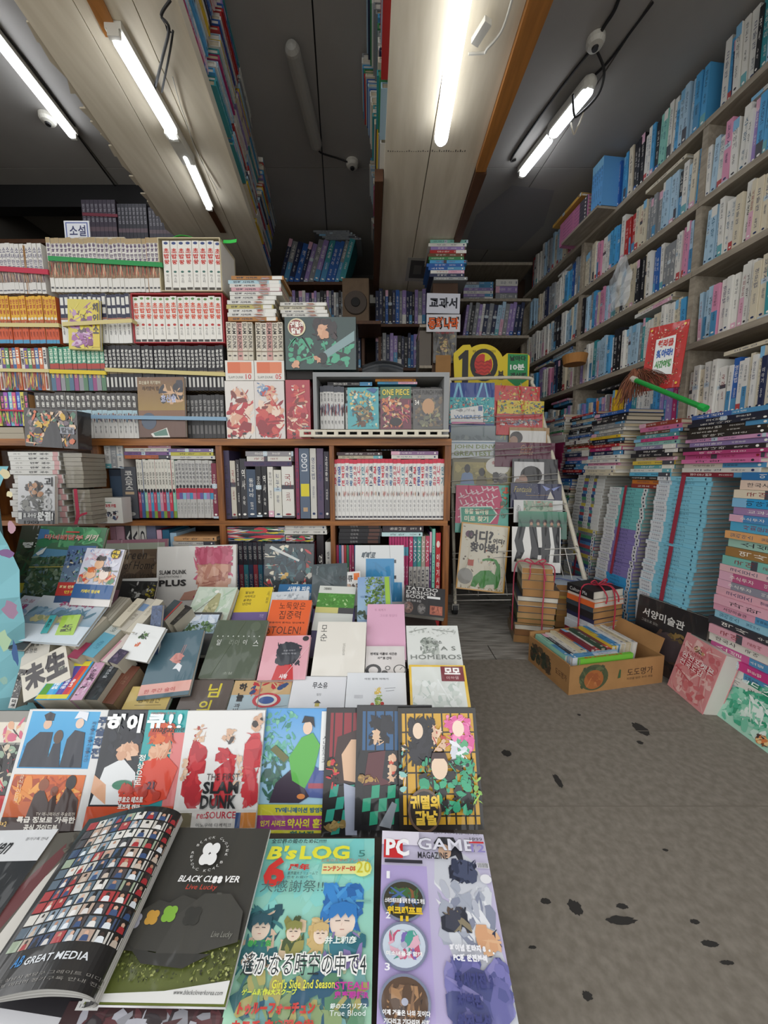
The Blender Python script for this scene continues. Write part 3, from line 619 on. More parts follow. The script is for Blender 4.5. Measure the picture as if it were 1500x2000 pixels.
# ================================================================ the pine bookcase and its rows
YB = 1.42
def bx(px, py=940, Y=YB): return atY(px, py, Y).x
def bz(py, Y=YB, px=600): return atY(px, py, Y).z
bc = empty('bookcase', (0, YB, 0), 'brown wooden bookcase with two visible rows of compartments in the middle of the shop', 'bookcase')
def cbox(name, x0, x1, z0, z1, y0=YB, y1=YB+.27, mt=None):
    return MB().box((x0, y0-YB, z0), (x1, y1-YB, z1)).build(name, mt or M_CASE, bc)
Z1, Z2, Z3 = bz(857), bz(1017), .06
cbox('top_board', -1.75, bx(880), Z1-.026, Z1, YB-.005)
cbox('middle_board', -1.75, bx(876), Z2-.02, Z2)
cbox('bottom_board', -1.75, bx(876), Z3-.02, Z3)
UPX = [(-1.75, -1.72), (bx(183), bx(198)), (bx(424, 940), bx(436, 940)), (bx(644), bx(653)), (bx(868), bx(880))]
for x0, x1 in UPX:
    cbox('upright', x0, x1, Z2, Z1-.026, mt=M_CASEV); cbox('upright', x0, x1, 0, Z2-.02, mt=M_CASEV)
cbox('back_panel', -1.75, bx(876), .04, Z1-.03, YB+.26, YB+.27, M_SHELFB)
YF = YB+.012
FX, FY, FZ = V((1, 0, 0)), V((0, 1, 0)), UP
def row(x0, x1, yb, yt, n, me, cols, name, lab, group, Y=YF, dp=.12, hj=.004, cat='book', tilt=0, z0=None, tj=0.0, yj=.004, seed=0):
    """n upright volumes facing the shop between two picture columns at depth Y"""
    R = random.Random(int(x0*7+yt)+seed); ym = (yb+yt)/2
    X0, X1 = atY(x0, ym, Y).x, atY(x1, ym, Y).x; z = bz(yb, Y) if z0 is None else z0; h = bz(yt, Y)-bz(yb, Y); t = (X1-X0)/n
    for i in range(n):
        c = cols[i % len(cols)] if isinstance(cols, list) else cols
        cn = c[0] if isinstance(c, tuple) else ''; cc = c[1] if isinstance(c, tuple) else c
        mm = me[i % len(me)] if isinstance(me, list) else me
        up = (UP+FX*tilt).normalized(); ex = FY.cross(up)
        place(mm, name, V((X0+(i+.5)*t, Y+R.uniform(0, yj), z+.0005+R.uniform(-.0, .0))), ex, FY, up, (t*.96, dp, h-R.uniform(0, hj)), cc, lab(i+1, cn), cat, group)
    return z, h
def flats(x0, x1, yb, yt, n, cols, name, lab, group, Y=YF, dp=.13, me=None, cat='book', jit=.006, seed=0):
    R = random.Random(int(x0*3+yb)+seed); ym = (yb+yt)/2; X0, X1 = atY(x0, ym, Y).x, atY(x1, ym, Y).x; z0, z1 = bz(yb, Y), bz(yt, Y); t = (z1-z0)/n
    for i in range(n):
        c = cols[i % len(cols)]; mm = me or spine_for(c[0], R); w = (X1-X0)*R.uniform(.94, 1)
        place(mm, name, V((X0+w+R.uniform(-jit, jit)+ (X1-X0-w)*.5, Y+R.uniform(0, .008), z0+(i+.5)*t)), FZ, FY, -FX, (t*.95, dp, w), c[1], lab(i+1, c[0]), cat, group)
# series designs for the comics
def ser(shapes, **k): return spine_mesh('comic_volume', shapes, **k)
PG = dict(page='#c9b795', pageshift=.012)
RD = random.Random(5)
def blobs(y0, y1, pal, seed, n=7): return ('m', 0, y0, 1, y1, pal, n, .35, seed)
MC_PURP = [ser([('t', '소녀만화', .12, .45, .88, .93, '#4a4466', 'v', .02), ('r', 0, .22, 1, .45, '#8d7f78'), blobs(.22, .45, ['#3d342f', '#b98d6d', '#c9b8a6', '#6b5560'], k), ('r', .15, .05, .85, .07, '#5a5a64')], board='#cfccc6', **PG) for k in range(3)]
MC_GRNB = [ser([('r', 0, .9, 1, 1, '#a5906a'), ('t', '동화만화', .12, .55, .88, .9, '#54405e', 'v', .03), ('r', 0, .26, 1, .56, '#8f6f55'), blobs(.26, .56, ['#3a2a22', '#c89a78', '#b0503c', '#d8c2a2', '#5a6b54'], k+9), ('r', .2, .06, .8, .09, '#4b4b4f')], board='#d8d5cd', **PG) for k in range(4)]
MC_CHO = ser([('e', .5, .95, .3, .028, '#3c4c7e'), ('t', '초밥왕', .12, .52, .88, .86, '#c0392f', 'v', .03), ('e', .5, .38, .22, .022, '#3e6a60'), ('t', '미스터', .35, .15, .65, .33, '#55555a', 'v'), ('r', .1, .01, .9, .06, '#4a443c')], board='#e2dfd6', **PG)
MC_CHO2 = ser([('e', .5, .95, .28, .026, '#5f8a4e'), ('t', '초밥왕', .1, .5, .9, .88, '#cc4a2c', 'v', .03), ('e', .5, .38, .26, .026, '#b5322e'), ('t', '미스터', .35, .15, .65, .33, '#55555a', 'v'), ('r', .1, .01, .9, .06, '#3c3a38')], board='#e2dfd6', **PG)
MC_YEL = [ser([('r', 0, .5, 1, 1, '#d9a62a'), ('t', '만화왕', .15, .6, .85, .95, '#a5411f', 'v', .03), ('e', .5, .53, .38, .03, '#d8d2c4'), ('r', 0, .08, 1, .3, '#c8542c'), blobs(.3, .48, ['#b86a3a', '#8a4f30', '#d8b07a', '#7a8a90'], k+30), ('r', 0, 0, 1, .08, '#4a90b4'), ('t', '책', .3, .12, .7, .26, '#7a2a18', 'h')], board='#b8572f', **PG) for k in range(3)]
MC_BW = ser([('r', 0, .52, 1, 1, '#2a2d45'), ('r', .15, .6, .85, .72, '#d8d6ce'), ('r', .15, .78, .85, .94, '#d8d6ce'), ('r', 0, .48, 1, .52, '#9c6a5a'), ('t', '만화', .3, .15, .7, .4, '#4a4a50', 'v')], board='#d9d8d2', **PG)
MC_MIX = [ser([('r', 0, .45, 1, .5, '#e0dccf'), ('t', '모험', .15, .6, .85, .95, c2, 'v', .04), blobs(.03, .44, ['#7a5a46', '#c8a07c', '#3c4c6a', '#c8b45a', '#a2443c'], k+50)], board=c1, **PG) for k, (c1, c2) in enumerate([('#6b4a86', '#e2c84a'), ('#4a8a5c', '#f0e8d0'), ('#8a3b3b', '#f0d8a0'), ('#3b6a9a', '#e8e4d8'), ('#c8683a', '#f4ecd8'), ('#d5d2ca', '#3a3a44')])]
MC_GRN = [ser([('r', 0, .5, 1, 1, '#3d8c70'), ('t', '고전만화', .15, .62, .85, .96, '#d8e4d0', 'v', .03), ('r', 0, .5, 1, .62, '#a8433a'), ('r', 0, 0, 1, .42, c), ('t', '만', .25, .3, .75, .4, '#e2c860', 'h', .03)], board='#57564e', **PG) for c in ('#4f6f86', '#8f4f7a', '#8c8c90', '#5a7d62')]
MC_BLK = ser([('t', '판타지만화', .18, .5, .82, .92, '#d8d6cf', 'v', .04), ('r', 0, .38, 1, .44, '#8d7a5a'), ('r', .25, .08, .75, .3, '#c9c7c0')], board='#242226', **PG)
MC_KW = [ser([('r', 0, .62, 1, 1, '#4a4746'), ('t', '학원', .2, .68, .8, .95, '#d0cec6', 'v', .04), ('r', 0, .52, 1, .62, '#a9c4cc'), blobs(.34, .56, ['#3a4250', '#b8907c', '#6a88a0', '#c8c4bc', '#7a3c38'], k+70), ('t', '만화', .35, .1, .65, .28, '#44444a', 'v')], board='#dad8d2', **PG) for k in range(3)]
MC_WRAP = ser([('t', '만화왕', .2, .45, .8, .9, '#9a9894', 'v', .03), ('r', .2, .1, .8, .3, '#6a6866')], board='#3b3a3a', **PG)
MC_COL = [ser([('t', '동화', .2, .5, .8, .9, c2, 'v', .04), blobs(.05, .45, ['#e0d05a', '#4aa05c', '#d8487a', '#3c3c44'], k+90)], board=c1, **PG) for k, (c1, c2) in enumerate([('#6fb4c4', '#d8e4e0'), ('#c85a86', '#e8d46a'), ('#4a5ab0', '#a8d0e8'), ('#c8c058', '#3a3a40'), ('#3c3a3e', '#d86a9a'), ('#9a5ab0', '#d8e070')])]
def L(kind, where): return lambda i, cn: f"{cn+' ' if cn else ''}{kind}, {ordn(i)} from the left {where}"
CV = 'comic_volume'
row(-60, 85, 573, 474, 17, MC_PURP, '#fff', CV, L('white purple-titled comic', 'in the red-banded bundle at top left'), 'white comics in the red-banded bundle', tilt=-.03)
row(95, 312, 570, 463, 27, MC_GRNB, '#fff', CV, L('beige-topped comic', 'in the green-banded bundle'), 'comics in the green-banded bundle', tilt=-.02, hj=.006)
row(319, 433, 567, 469, 8, MC_CHO, '#fff', CV, L('white boxed comic', 'in the upper slipcase with black marks'), 'comics in the upper slipcase')
row(-50, 112, 671, 577, 25, MC_YEL, '#fff', CV, L('yellow and orange comic', 'in the second layer at far left'), 'yellow and orange comics', tilt=-.02)
row(118, 255, 670, 573, 15, MC_BW, '#fff', CV, L('navy and white comic', 'in the cream-banded bundle, second layer'), 'navy and white comics')
row(260, 433, 668, 578, 14, MC_CHO2, '#fff', CV, L('white boxed comic', 'in the red slipcase'), 'comics in the red slipcase')
row(-40, 92, 762, 678, 18, MC_MIX, '#fff', CV, L('bright mixed comic', 'in the third layer at far left'), 'bright mixed comics of the third layer')
row(97, 205, 763, 676, 12, MC_GRN, '#fff', CV, L('green-topped comic', 'in the yellow-banded bundle'), 'green-topped comics')
row(204, 437, 763, 674, 29, MC_BLK, '#fff', CV, L('black-spined comic', 'in the long third-layer bundle'), 'black-spined comics')
row(-30, 56, 832, 765, 11, MC_COL, '#fff', CV, L('colourful storybook', 'in the lowest layer at far left'), 'colourful storybooks at far left')
row(70, 268, 856, 766, 20, MC_KW, '#fff', CV, L('grey-topped comic', 'in the blue-banded bottom bundle'), 'grey-topped comics of the blue-banded bundle')
row(364, 438, 856, 770, 9, MC_WRAP, '#fff', CV, L('charcoal sleeved comic', 'right of the brown book'), 'charcoal sleeved comics')
def strap(label, x0, x1, ya, yb_, c, w=8, Y=YF-.006, back=.13, name='strap'):
    a, b = atY(x0, ya, Y), atY(x1, yb_, Y); hw = w/FPX*Y*.5; m = MB()
    m.hexa([a-UP*hw, b-UP*hw, b-UP*hw+FY*.0012, a-UP*hw+FY*.0012], [a+UP*hw, b+UP*hw, b+UP*hw+FY*.0012, a+UP*hw+FY*.0012], c)
    for p, s in ((a, -1), (b, 1)):
        q = p+FX*s*.0012; m.hexa([p-UP*hw, q-UP*hw, q-UP*hw+FY*back, p-UP*hw+FY*back], [p+UP*hw, q+UP*hw, q+UP*hw+FY*back, p+UP*hw+FY*back], c)
    return tag(m.build(name, MATTE), label, 'strap')
strap('red plastic strap round the white comics at top left', -62, 93, 520, 531, '#b8344a', 9)
strap('green plastic strap round the beige-topped comics', 94, 316, 504, 517, '#2f8f4f', 8)
strap('cream strap round the yellow and orange comics', -52, 114, 634, 635, '#cfc188', 7)
strap('cream strap over the pink comic and the navy ones', 122, 257, 633, 626, '#cfc188', 7, Y=YF-.026)
strap('yellow strap across the green-topped comics', 97, 206, 725, 728, '#d8bf3a', 7)
strap('cream strap round the third-layer bundle at far left', -40, 95, 722, 724, '#cfc188', 6)
strap('cream strap along the long black-spined bundle', 205, 439, 722, 731, '#cbbd82', 7)
strap('pale blue strap along the bottom bundle and the brown book', 66, 441, 812, 818, '#87a6bd', 7, Y=YF-.03)
strap('red string round the colourful storybooks', -32, 58, 799, 803, '#b8344a', 3)
# slipcases and card packing
def slip(label, x0, x1, yb, yt, c, th=.004, Y=YF):
    X0, X1, z0, z1 = atY(x0, 600, Y).x, atY(x1, 600, Y).x, bz(yb, Y), bz(yt, Y); m = MB(); ym = Y-.001; yk = Y+.135
    t = empty('slipcase', ((X0+X1)/2, Y, z0), label, 'slipcase'); q = lambda a, b, n: [m_.build(n, PRINT, t) for m_ in [MB().box((a[0]-(X0+X1)/2, a[1]-Y, a[2]-z0), (b[0]-(X0+X1)/2, b[1]-Y, b[2]-z0), c)]]
    q((X0-th, ym, z0-th), (X1+th, yk, z0), 'base'); q((X0-th, ym, z1), (X1+th, yk, z1+th), 'lid'); q((X0-th, ym, z0), (X0, yk, z1), 'side'); q((X1, ym, z0), (X1+th, yk, z1), 'side'); q((X0, yk-.003, z0), (X1, yk, z1), 'back')
slip('cream slipcase holding the upper boxed comics', 318, 434, 567, 466, '#b9ad8c')
slip('red slipcase holding the boxed comics of the second layer', 259, 434, 668, 575, '#a92c34')
for (x0, x1, yb, yt, lb) in ((86, 93, 573, 478, 'brown card sheet closing the red-banded bundle'), (312.5, 317, 570, 464, 'brown card sheet closing the green-banded bundle'), (112.5, 117, 671, 580, 'brown card sheet closing the yellow and orange comics'), (92.5, 96, 762, 684, 'brown card sheet closing the third layer at left'), (57, 67, 832, 768, 'brown card sheet closing the colourful storybooks')):
    X0, X1 = bx(x0), bx(x1); z0, z1 = bz(yb, YF), bz(yt, YF); m = MB(); n = 4
    for i in range(n): m.box((X0+(X1-X0)*i/n, YF+.002+i*.001, z0), (X0+(X1-X0)*(i+.7)/n, YF+.12, z1-i*.001))
    tag(m.build('card_sheet', M_CARD), lb, 'card')
# ================================================================ inside the bookcase
G1 = 'in the left upper compartment'
row(203, 240, 915, 870, 3, [LIGHT[9], DARK[4], LIGHT[3]], [('white', '#d6d5cf'), ('grey', '#9a9c9e'), ('white', '#cfcdc6')], 'paperback', L('short book', 'standing raised on the dark blue box'), 'raised short books', hj=0)
m = MB(); X0, X1 = bx(206), bx(240); m.box((X0, YF+.01, Z2), (X1, YF+.12, bz(916, YF)-.001), '#27303d'); m.box((X0+.004, YF+.008, Z2+.02), (X1-.004, YF+.01, bz(930, YF)), '#36475a'); tag(m.build('dark_box', MATTE), 'dark blue box under the short white books in the bookcase', 'box')
COSM = spine_mesh('thick_book', [('t', '코스모스', .25, .55, .75, .93, '#c9c6c0', 'v', .03), ('r', .2, .47, .8, .52, '#b8a080'), ('t', '과학', .4, .25, .6, .42, '#a9a7a2', 'v'), ('e', .5, .09, .3, .04, '#a9a7a2')], page='#cfc6b2')
row(238, 268, 1013, 912, 1, COSM, '#4d4f55', 'thick_book', lambda i, c: 'thick dark grey book with vertical white title in the left compartment', None, hj=0)
SA = [spine_mesh('series_comic', [('r', 0, .47, 1, 1, '#d6d2c6'), ('t', '만화', .2, .55, .8, .8, '#57544e', 'v', .02), ('t', '만화', .3, .84, .7, .96, '#57544e', 'v'), ('e', .5, .47, .4, .035, '#26262a'), ('t', '만화', .3, .25, .7, .42, '#e8e0d8', 'v'), ('r', 0, 0, 1, .12, c)], **PG) for c in ('#8a2f44', '#3f5f8e', '#7f9a3a')]
CA = [('maroon', '#a33b54'), ('blue', '#3f5f96'), ('mint', '#8ac2ac'), ('pink', '#cc5f7c'), ('sky blue', '#3f96bc'), ('red', '#c2405a'), ('teal', '#5a9fb0'), ('pink', '#c88aa0'), ('red', '#b23350'), ('blue', '#6a9ab8'), ('red', '#c8384e'), ('mint', '#7fc0a8')]
row(268, 342, 1012, 897, 12, SA, CA, 'series_comic', L('half-coloured series book', 'of the white-topped set'), 'white-topped colour set')
SB = [spine_mesh('series_comic', [('t', '만화세계사', .15, .6, .85, .95, '#4a4a50', 'v', .02), ('e', .5, .55, .35, .03, '#2c2c32'), ('r', 0, .44, 1, .52, '#b02c3e'), ('r', 0, .33, 1, .44, c), ('t', '시리즈', .3, .08, .7, .28, '#5a5a60', 'v')], board='#b9b7b2', **PG) for c in ('#b8486a', '#6a5a96', '#7fb0c8', '#9a7fae', '#3f8fb4', '#c06a8a')]
row(343, 416, 1012, 898, 11, SB, '#fff', 'series_comic', L('red-banded grey book', G1), 'grey set with a red band')
FC = [('orange', '#b8663c'), ('purple', '#7a5a86'), ('white', '#d2cec2'), ('orange', '#a8623a'), ('yellow', '#b8b04a'), ('lilac', '#7f6a9a')]
flats(241, 336, 896, 868, 4, FC, 'flat_comic', lambda i, c: f'{c} flat comic, {ordn(i)} from bottom, on the white-topped set', 'flat comics on the white-topped set')
flats(331, 419, 897, 876, 3, [('white', '#c9c6bc'), ('yellow', '#b8b04a'), ('lilac', '#7a6796')], 'flat_comic', lambda i, c: f'{c} flat comic, {ordn(i)} from bottom, on the red-banded grey set', 'flat comics on the red-banded set')
row(414, 424, 1013, 905, 1, DARK[3], '#7a2a40', 'paperback', lambda i, c: 'maroon paperback squeezed against the first bookcase upright', None, hj=0)
def one(x0, x1, yb, yt, col, lb, me=None, name='paperback', Y=YF, tilt=0): row(x0, x1, yb, yt, 1, me or spine_for(lb.split()[0], RD), col, name, lambda i, c: lb, None, hj=0, Y=Y, tilt=tilt)
G2 = 'in the middle upper compartment'
LOGO = spine_mesh('design_book', [('t', 'LOGO', .2, .68, .8, .93, '#d4d6d8', 'x', .03), ('r', .1, .32, .95, .5, '#d8c832'), ('r', .3, .1, .75, .16, '#b89a78')], page='#cfc6b2')
for a in ((437, 450, 1014, 880, '#3d3450', 'purple-black tall book with yellow sticker at the left end '+G2), (451, 461, 1013, 900, '#c3bdae', 'cream thin book beside the tall purple one '+G2), (462, 469, 1013, 898, '#2f2c30', 'black thin book beside the cream one '+G2), (469, 482, 1013, 896, '#39393d', 'black glossy book in plastic '+G2), (482, 500, 1011, 917, '#3c4c60', 'navy short book left of the black pair '+G2),
          (500, 511, 1010, 911, '#232326', 'black book, left one of the matching pair '+G2), (511.5, 522, 1010, 911, '#232326', 'black book, right one of the matching pair '+G2), (523, 534, 1010, 912, '#d8d5cb', 'white thin book right of the black pair '+G2), (535, 550, 1011, 918, '#d3d0c4', 'white shorter book with frame on spine '+G2), (550, 574, 1012, 909, '#dbd9d0', 'white thick book in the centre '+G2),
          (577, 584, 1014, 875, '#7f2c4c', 'maroon tall thin book right of the thick white one '+G2), (606, 618, 1013, 876, '#c6c3bb', 'white tall book with dark top right of the slate one '+G2), (619, 632, 1013, 876, '#584a62', 'purple tall book with pink marks '+G2), (633, 643, 1013, 882, '#34303c', 'black tall book at the right end '+G2)):
    one(*a)
row(585, 605, 1013, 876, 1, LOGO, '#59677a', 'design_book', lambda i, c: 'slate design book lettered LOGO with yellow sticker', None, hj=0)
flats(478, 573, 911, 881, 3, [('purple', '#4a3a56'), ('white', '#cfccc2'), ('grey', '#8d8a8c')], 'flat_book', lambda i, c: f'{c} flat book, {ordn(i)} from bottom, on the middle upper row', 'flat books on the middle upper row')
G3 = 'in the right upper compartment'
T3 = ['과학', '영문', '만화전', '과학자', '한국왕', '아이스타', '나라', '인기', '사라', '에이스']
SC = []
for k in range(10):
    q = ['#c23a48', '#4a5a96', '#c23a48', '#7a6a8a', '#3a6a8e', '#b02c3c', '#c44f6a', '#5a8a96', '#c23a48', '#3a3a52'][k]
    SC.append(spine_mesh('series_comic', [('r', 0, .93, 1, 1, '#c8354a'), ('t', T3[k], .12, .55, .88, .9, q, 'v', .04), blobs(.38, .48, ['#4a342c', '#d8b090', '#c85a5a', '#3a3a48'], k+120, 4), ('t', '이야기', .3, .12, .7, .34, '#6a6a70', 'v'), ('r', .1, .03, .9, .06, '#55555c')], board='#e0dfda', page='#d0c8b8', pageshift=.012))
row(651, 868, 1015, 896, 28, SC, '#fff', 'series_comic', L('red-topped white series book', G3), 'red-topped white series', dp=.17)
flats(658, 748, 896, 883, 2, [('cream', '#b4aa92'), ('black', '#4b3a3e')], 'flat_comic', lambda i, c: f'{c} flat book, {ordn(i)} from bottom, on the left of the red-topped series', None, seed=3)
flats(766, 860, 896, 881, 2, [('white', '#d0cdc4'), ('lilac', '#8a6a8e')], 'flat_comic', lambda i, c: f'{c} flat book, {ordn(i)} from bottom, on the right of the red-topped series', None, seed=4)
G4 = 'in the left lower compartment'
WAR = spine_mesh('thick_book', [('t', 'WAR', .15, .5, .85, .96, '#dcdad4', 'r', .03)], page='#cfc6b2'); WAR2 = spine_mesh('thick_book', [('t', 'WAR', .15, .5, .85, .96, '#2a2a2e', 'r', .03)], page='#cfc6b2')
WAR3 = spine_mesh('thick_book', [('t', 'CUMA', .15, .5, .85, .96, '#2a2a2e', 'r', .03)], page='#cfc6b2')
RZ = dict(z0=Z3)
def low(x0, x1, yt, me, col, lb, name='thick_book', dp=.15):
    X0, X1 = bx(x0, 1040), bx(x1, 1040); place(me, name, V(((X0+X1)/2, YF+.01, Z3+.0005)), FX, FY, FZ, ((X1-X0)*.96, dp, min(bz(yt, YF), Z2-.024)-Z3), col, lb, 'book')
low(200, 218, 1029, LIGHT[5], '#b58a98', 'dusty pink thick book, left of a pair, under the toy box'); low(218.5, 235, 1029, LIGHT[5], '#b38896', 'dusty pink thick book, right of a pair, under the toy box')
low(237, 248, 1026, WAR, '#1f1f22', 'black thick book lettered WAR '+G4); low(249, 263, 1026, WAR2, '#d2cfc6', 'white thick book lettered WAR '+G4); low(264, 278, 1024, WAR3, '#d4d2ca', 'white thick book right of the WAR pair '+G4)
low(279, 298, 1026, DARK[1], '#6d6f86', 'grey-blue thick book with a disc on its spine '+G4); low(299, 309, 1036, DARK[2], '#a8385c', 'magenta book '+G4); low(310, 324, 1036, DARK[6], '#2d6480', 'dark teal book '+G4); low(325, 338, 1042, LIGHT[4], '#9cbcd0', 'pale blue book '+G4)
flats(338, 422, 1078, 1058, 3, [('white', '#c9c6bc'), ('white', '#bcb9b0'), ('white', '#cac7bf')], 'flat_book', lambda i, c: f'{c} flat book, {ordn(i)} from bottom, under the wooden book in the left lower compartment', None, seed=6)
flats(336, 424, 1057, 1048, 1, [('orange', '#c99a6a')], 'flat_book', lambda i, c: 'tan wood-coloured flat book at the right of the left lower compartment', None)
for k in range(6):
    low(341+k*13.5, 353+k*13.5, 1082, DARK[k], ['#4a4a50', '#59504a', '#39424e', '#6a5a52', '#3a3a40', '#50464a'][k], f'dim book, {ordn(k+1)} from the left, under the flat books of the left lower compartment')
G5 = 'in the middle lower compartment'
S5 = [spine_mesh('series_comic', [('r', 0, .78, 1, 1, '#2b2c34'), ('t', '만화', .2, .82, .8, .97, '#b8b6b0', 'v'), ('t', '한국사', .2, .4, .8, .7, '#c9c3b8', 'v'), ('r', 0, .3, 1, .36, '#b02c3e')], **PG)]
C5 = [('teal', '#2f6a80'), ('navy', '#3a4a6c'), ('maroon', '#7f3444'), ('teal', '#3a7f8a'), ('navy', '#33405c'), ('red', '#9a3a44')]
X0, X1 = bx(440), bx(612)
for i in range(18):
    low(440+i*9.6, 449+i*9.6, 1060, S5[0], C5[i % 6][1], f'{C5[i % 6][0]} series comic, {ordn(i+1)} from the left {G5}', 'series_comic', .12)
low(616, 630, 1046, DARK[0], '#2b2428', 'black book with red title '+G5); low(633, 644, 1060, LIGHT[9], '#d2d0c8', 'white book at the right end '+G5)
FLM = [spine_mesh('flat_comic', [blobs(0, 1, ['#c23a48', '#d8c84a', '#3a6a9a', '#e0dcd0', '#3c8a5c', '#2a2a30'], 200+k, 26)], **PG) for k in range(2)]
flats(438, 558, 1058, 1044, 1, [('multicoloured', '#8a8f9a')], 'flat_comic', lambda i, c: 'multicoloured flat comic on the left of the middle lower compartment', None, me=FLM[0])
flats(438, 556, 1043, 1029, 1, [('multicoloured', '#8a8f9a')], 'flat_comic', lambda i, c: 'multicoloured flat comic topmost on the left of the middle lower row', None, me=FLM[1])
flats(556, 640, 1044, 1026, 2, [('white', '#cdcbc3'), ('white', '#d2d0c9')], 'flat_book', lambda i, c: f'{c} flat book, {ordn(i)} from bottom, on the right of the middle lower row', None)
flats(558, 612, 1059, 1046, 1, [('white', '#c5c3ba')], 'flat_book', lambda i, c: 'white flat comic with dark marks under two white books', None, me=FLM[1])
G6 = 'in the right lower compartment'
C6 = [('magenta', '#a8325a'), ('blue', '#3a6a92'), ('teal', '#3f8a86'), ('red', '#a83a3e'), ('green', '#3f7a5a'), ('magenta', '#b23a6a')]
for i in range(9): low(655+i*5.1, 659.6+i*5.1, 1066, DARK[i], C6[i % 6][1], f'{C6[i % 6][0]} thin book, {ordn(i+1)} from the left {G6}', 'paperback', .12)
flats(660, 744, 1062, 1025, 5, [('black', '#29282b')], 'flat_comic', lambda i, c: f'{c} flat comic, {ordn(i)} from bottom, in the right lower compartment', 'black flat comics', me=spine_mesh('flat_comic', [('t', '만화책', .2, .55, .8, .72, '#9a9896', 'r'), ('r', .1, .05, .9, .3, '#5c4038')], **PG))
flats(742, 826, 1048, 1040, 1, [('white', '#bcd8d8')], 'flat_book', lambda i, c: 'pale blue-spotted flat book on the pink learning series', None)
flats(744, 828, 1039, 1027, 1, [('black', '#3a3138')], 'flat_book', lambda i, c: 'black and pink flat book topmost in the right lower compartment', None)
WHY = [spine_mesh('learning_comic', [('r', 0, .72, 1, 1, c), ('t', 'WHY', .2, .76, .8, .97, '#e8d8dc', 'x', .02), ('r', 0, .3, 1, .34, '#4a4a4e'), ('t', t, .2, .45, .8, .7, '#4a4a50', 'v', .02)], board='#b9b5ae', **PG) for c, t in (('#c23a6a', '인체'), ('#3f7f8c', '지구'), ('#3f9a8a', '생활과학'), ('#a89a8a', '로봇'), ('#b8455e', '곤충'))]
PNK = spine_mesh('learning_comic', [('r', 0, .82, 1, .9, '#5aa0b4'), ('t', '과학', .2, .4, .8, .75, '#e0c8d0', 'v')], **PG)
for i in range(7): low(760+i*5.6, 765+i*5.6, 1048, PNK, '#b8386c', f'pink learning comic, {ordn(i+1)} from the left {G6}', 'learning_comic', .13)
for i in range(5): low(800+i*8.2, 807.6+i*8.2, 1048, WHY[i], '#fff', f'pale learning comic with capitals on top, {ordn(i+1)} from the left in the right lower compartment', 'learning_comic', .13)
low(841, 845, 1040, DARK[2], '#5a3a6e', 'purple thin book left of the mint one '+G6); low(846, 852, 1034, LIGHT[1], '#7fc4ae', 'mint tall book left of the red one '+G6); low(853, 863, 1042, spine_mesh('paperback', [('e', .5, .9, .35, .03, '#e8d8d0'), ('t', '이야기 시리즈', .2, .4, .8, .82, '#eedcd4', 'v', .02)], page='#cfc6b2'), '#b8262e', 'red tall book at the right end '+G6)
# grey bundle in the leftmost compartment
LB = spine_mesh('dim_book', [('e', .5, .93, .35, .03, '#2d2b29'), ('t', '만화', .2, .3, .8, .7, '#5a5650', 'v')], **PG)
row(163, 189, 1013, 916, 4, LB, '#8d877a', 'dim_book', L('dusty grey comic', 'in the leftmost shadowed compartment'), 'dusty comics in the shadowed compartment')

# ================================================================ standing on the bookcase
def crate(name, label, x0, x1, yb, yt, Y, dp, faces, cat='box', base='#d8d4ca', side=None, group=None, gloss=True, tilt=0):
    """a closed printed box: front faces the shop"""
    X0, X1 = atY(x0, (yb+yt)/2, Y).x, atY(x1, (yb+yt)/2, Y).x; z0, h = bz(yb, Y), bz(yt, Y)-bz(yb, Y); w = X1-X0
    t = empty(name, ((X0+X1)/2, Y, z0), label, cat, group); t.rotation_euler = (0, tilt, 0)
    mb = MB(); mb.box((-w/2, .001, 0), (w/2, dp, h), side or base); mb.box((-w/2, 0, 0), (w/2, .001, h), base); mb.build('carton', WRAP if gloss else MATTE, t)
    art = [q for q in faces if q[0] != 't']; txt = [q for q in faces if q[0] == 't']; a = Art((-w/2, 0, 0), (w, 0, 0), (0, 0, h), (0, -1, 0))
    if art: a.draw(art); a.mb.build('printed_front', WRAP if gloss else MATTE, t)
    if txt:
        b = Art((-w/2, 0, 0), (w, 0, 0), (0, 0, h), (0, -1, 0), lay=a.lay+2); b.draw(txt); b.mb.build('lettering', WRAP if gloss else MATTE, t)
    return t
REDS = ['#b5343c', '#c8524a', '#d8a68a', '#8e2830', '#e6cdb8', '#c23f40', '#a43038']
def redart(seed, bg): return [('r', 0, 0, 1, 1, bg), ('m', .02, .02, .98, .68, REDS, 34, .26, seed), ('m', .2, .5, .8, .92, ['#d8a68a', '#c8524a', '#e0d6cc', '#7a3a34', '#b5343c'], 14, .2, seed+1), ('m', .1, 0, .9, .12, ['#b5343c', '#3a2c2c'], 5, .1, seed+2)]
crate('box_set', 'red and white illustrated box set, lower left of three by the grey case', 441, 497.5, 857, 744, YF-.02, .13, redart(1, '#d9d3cb'))
crate('box_set', 'red and white illustrated box set, lower middle of three by the grey case', 498, 556, 857, 744, YF-.02, .13, redart(5, '#d3ccc6')+[('m', .1, .72, .5, .98, ['#5a78a0', '#8fa4bc', '#d8d4cc'], 7, .12, 8)])
crate('box_set', 'deep red illustrated box set leaning beside the grey case', 559, 606, 857, 742, YF-.02, .12, redart(9, '#a83240')+[('m', .05, .3, .95, .6, ['#8e2430', '#b8404a'], 6, .2, 12), ('m', .4, .08, .95, .3, ['#5a8a96', '#d8b096', '#3a3038'], 6, .12, 13)], base='#a83240')
SDV = spine_mesh('boxed_comic', [('t', 'SLAM DUNK', .15, .3, .85, .97, '#2c2826', 'r', .04), ('r', 0, .22, 1, .25, '#8a7a68'), ('e', .5, .12, .3, .02, '#4a4440')], board='*', **PG)
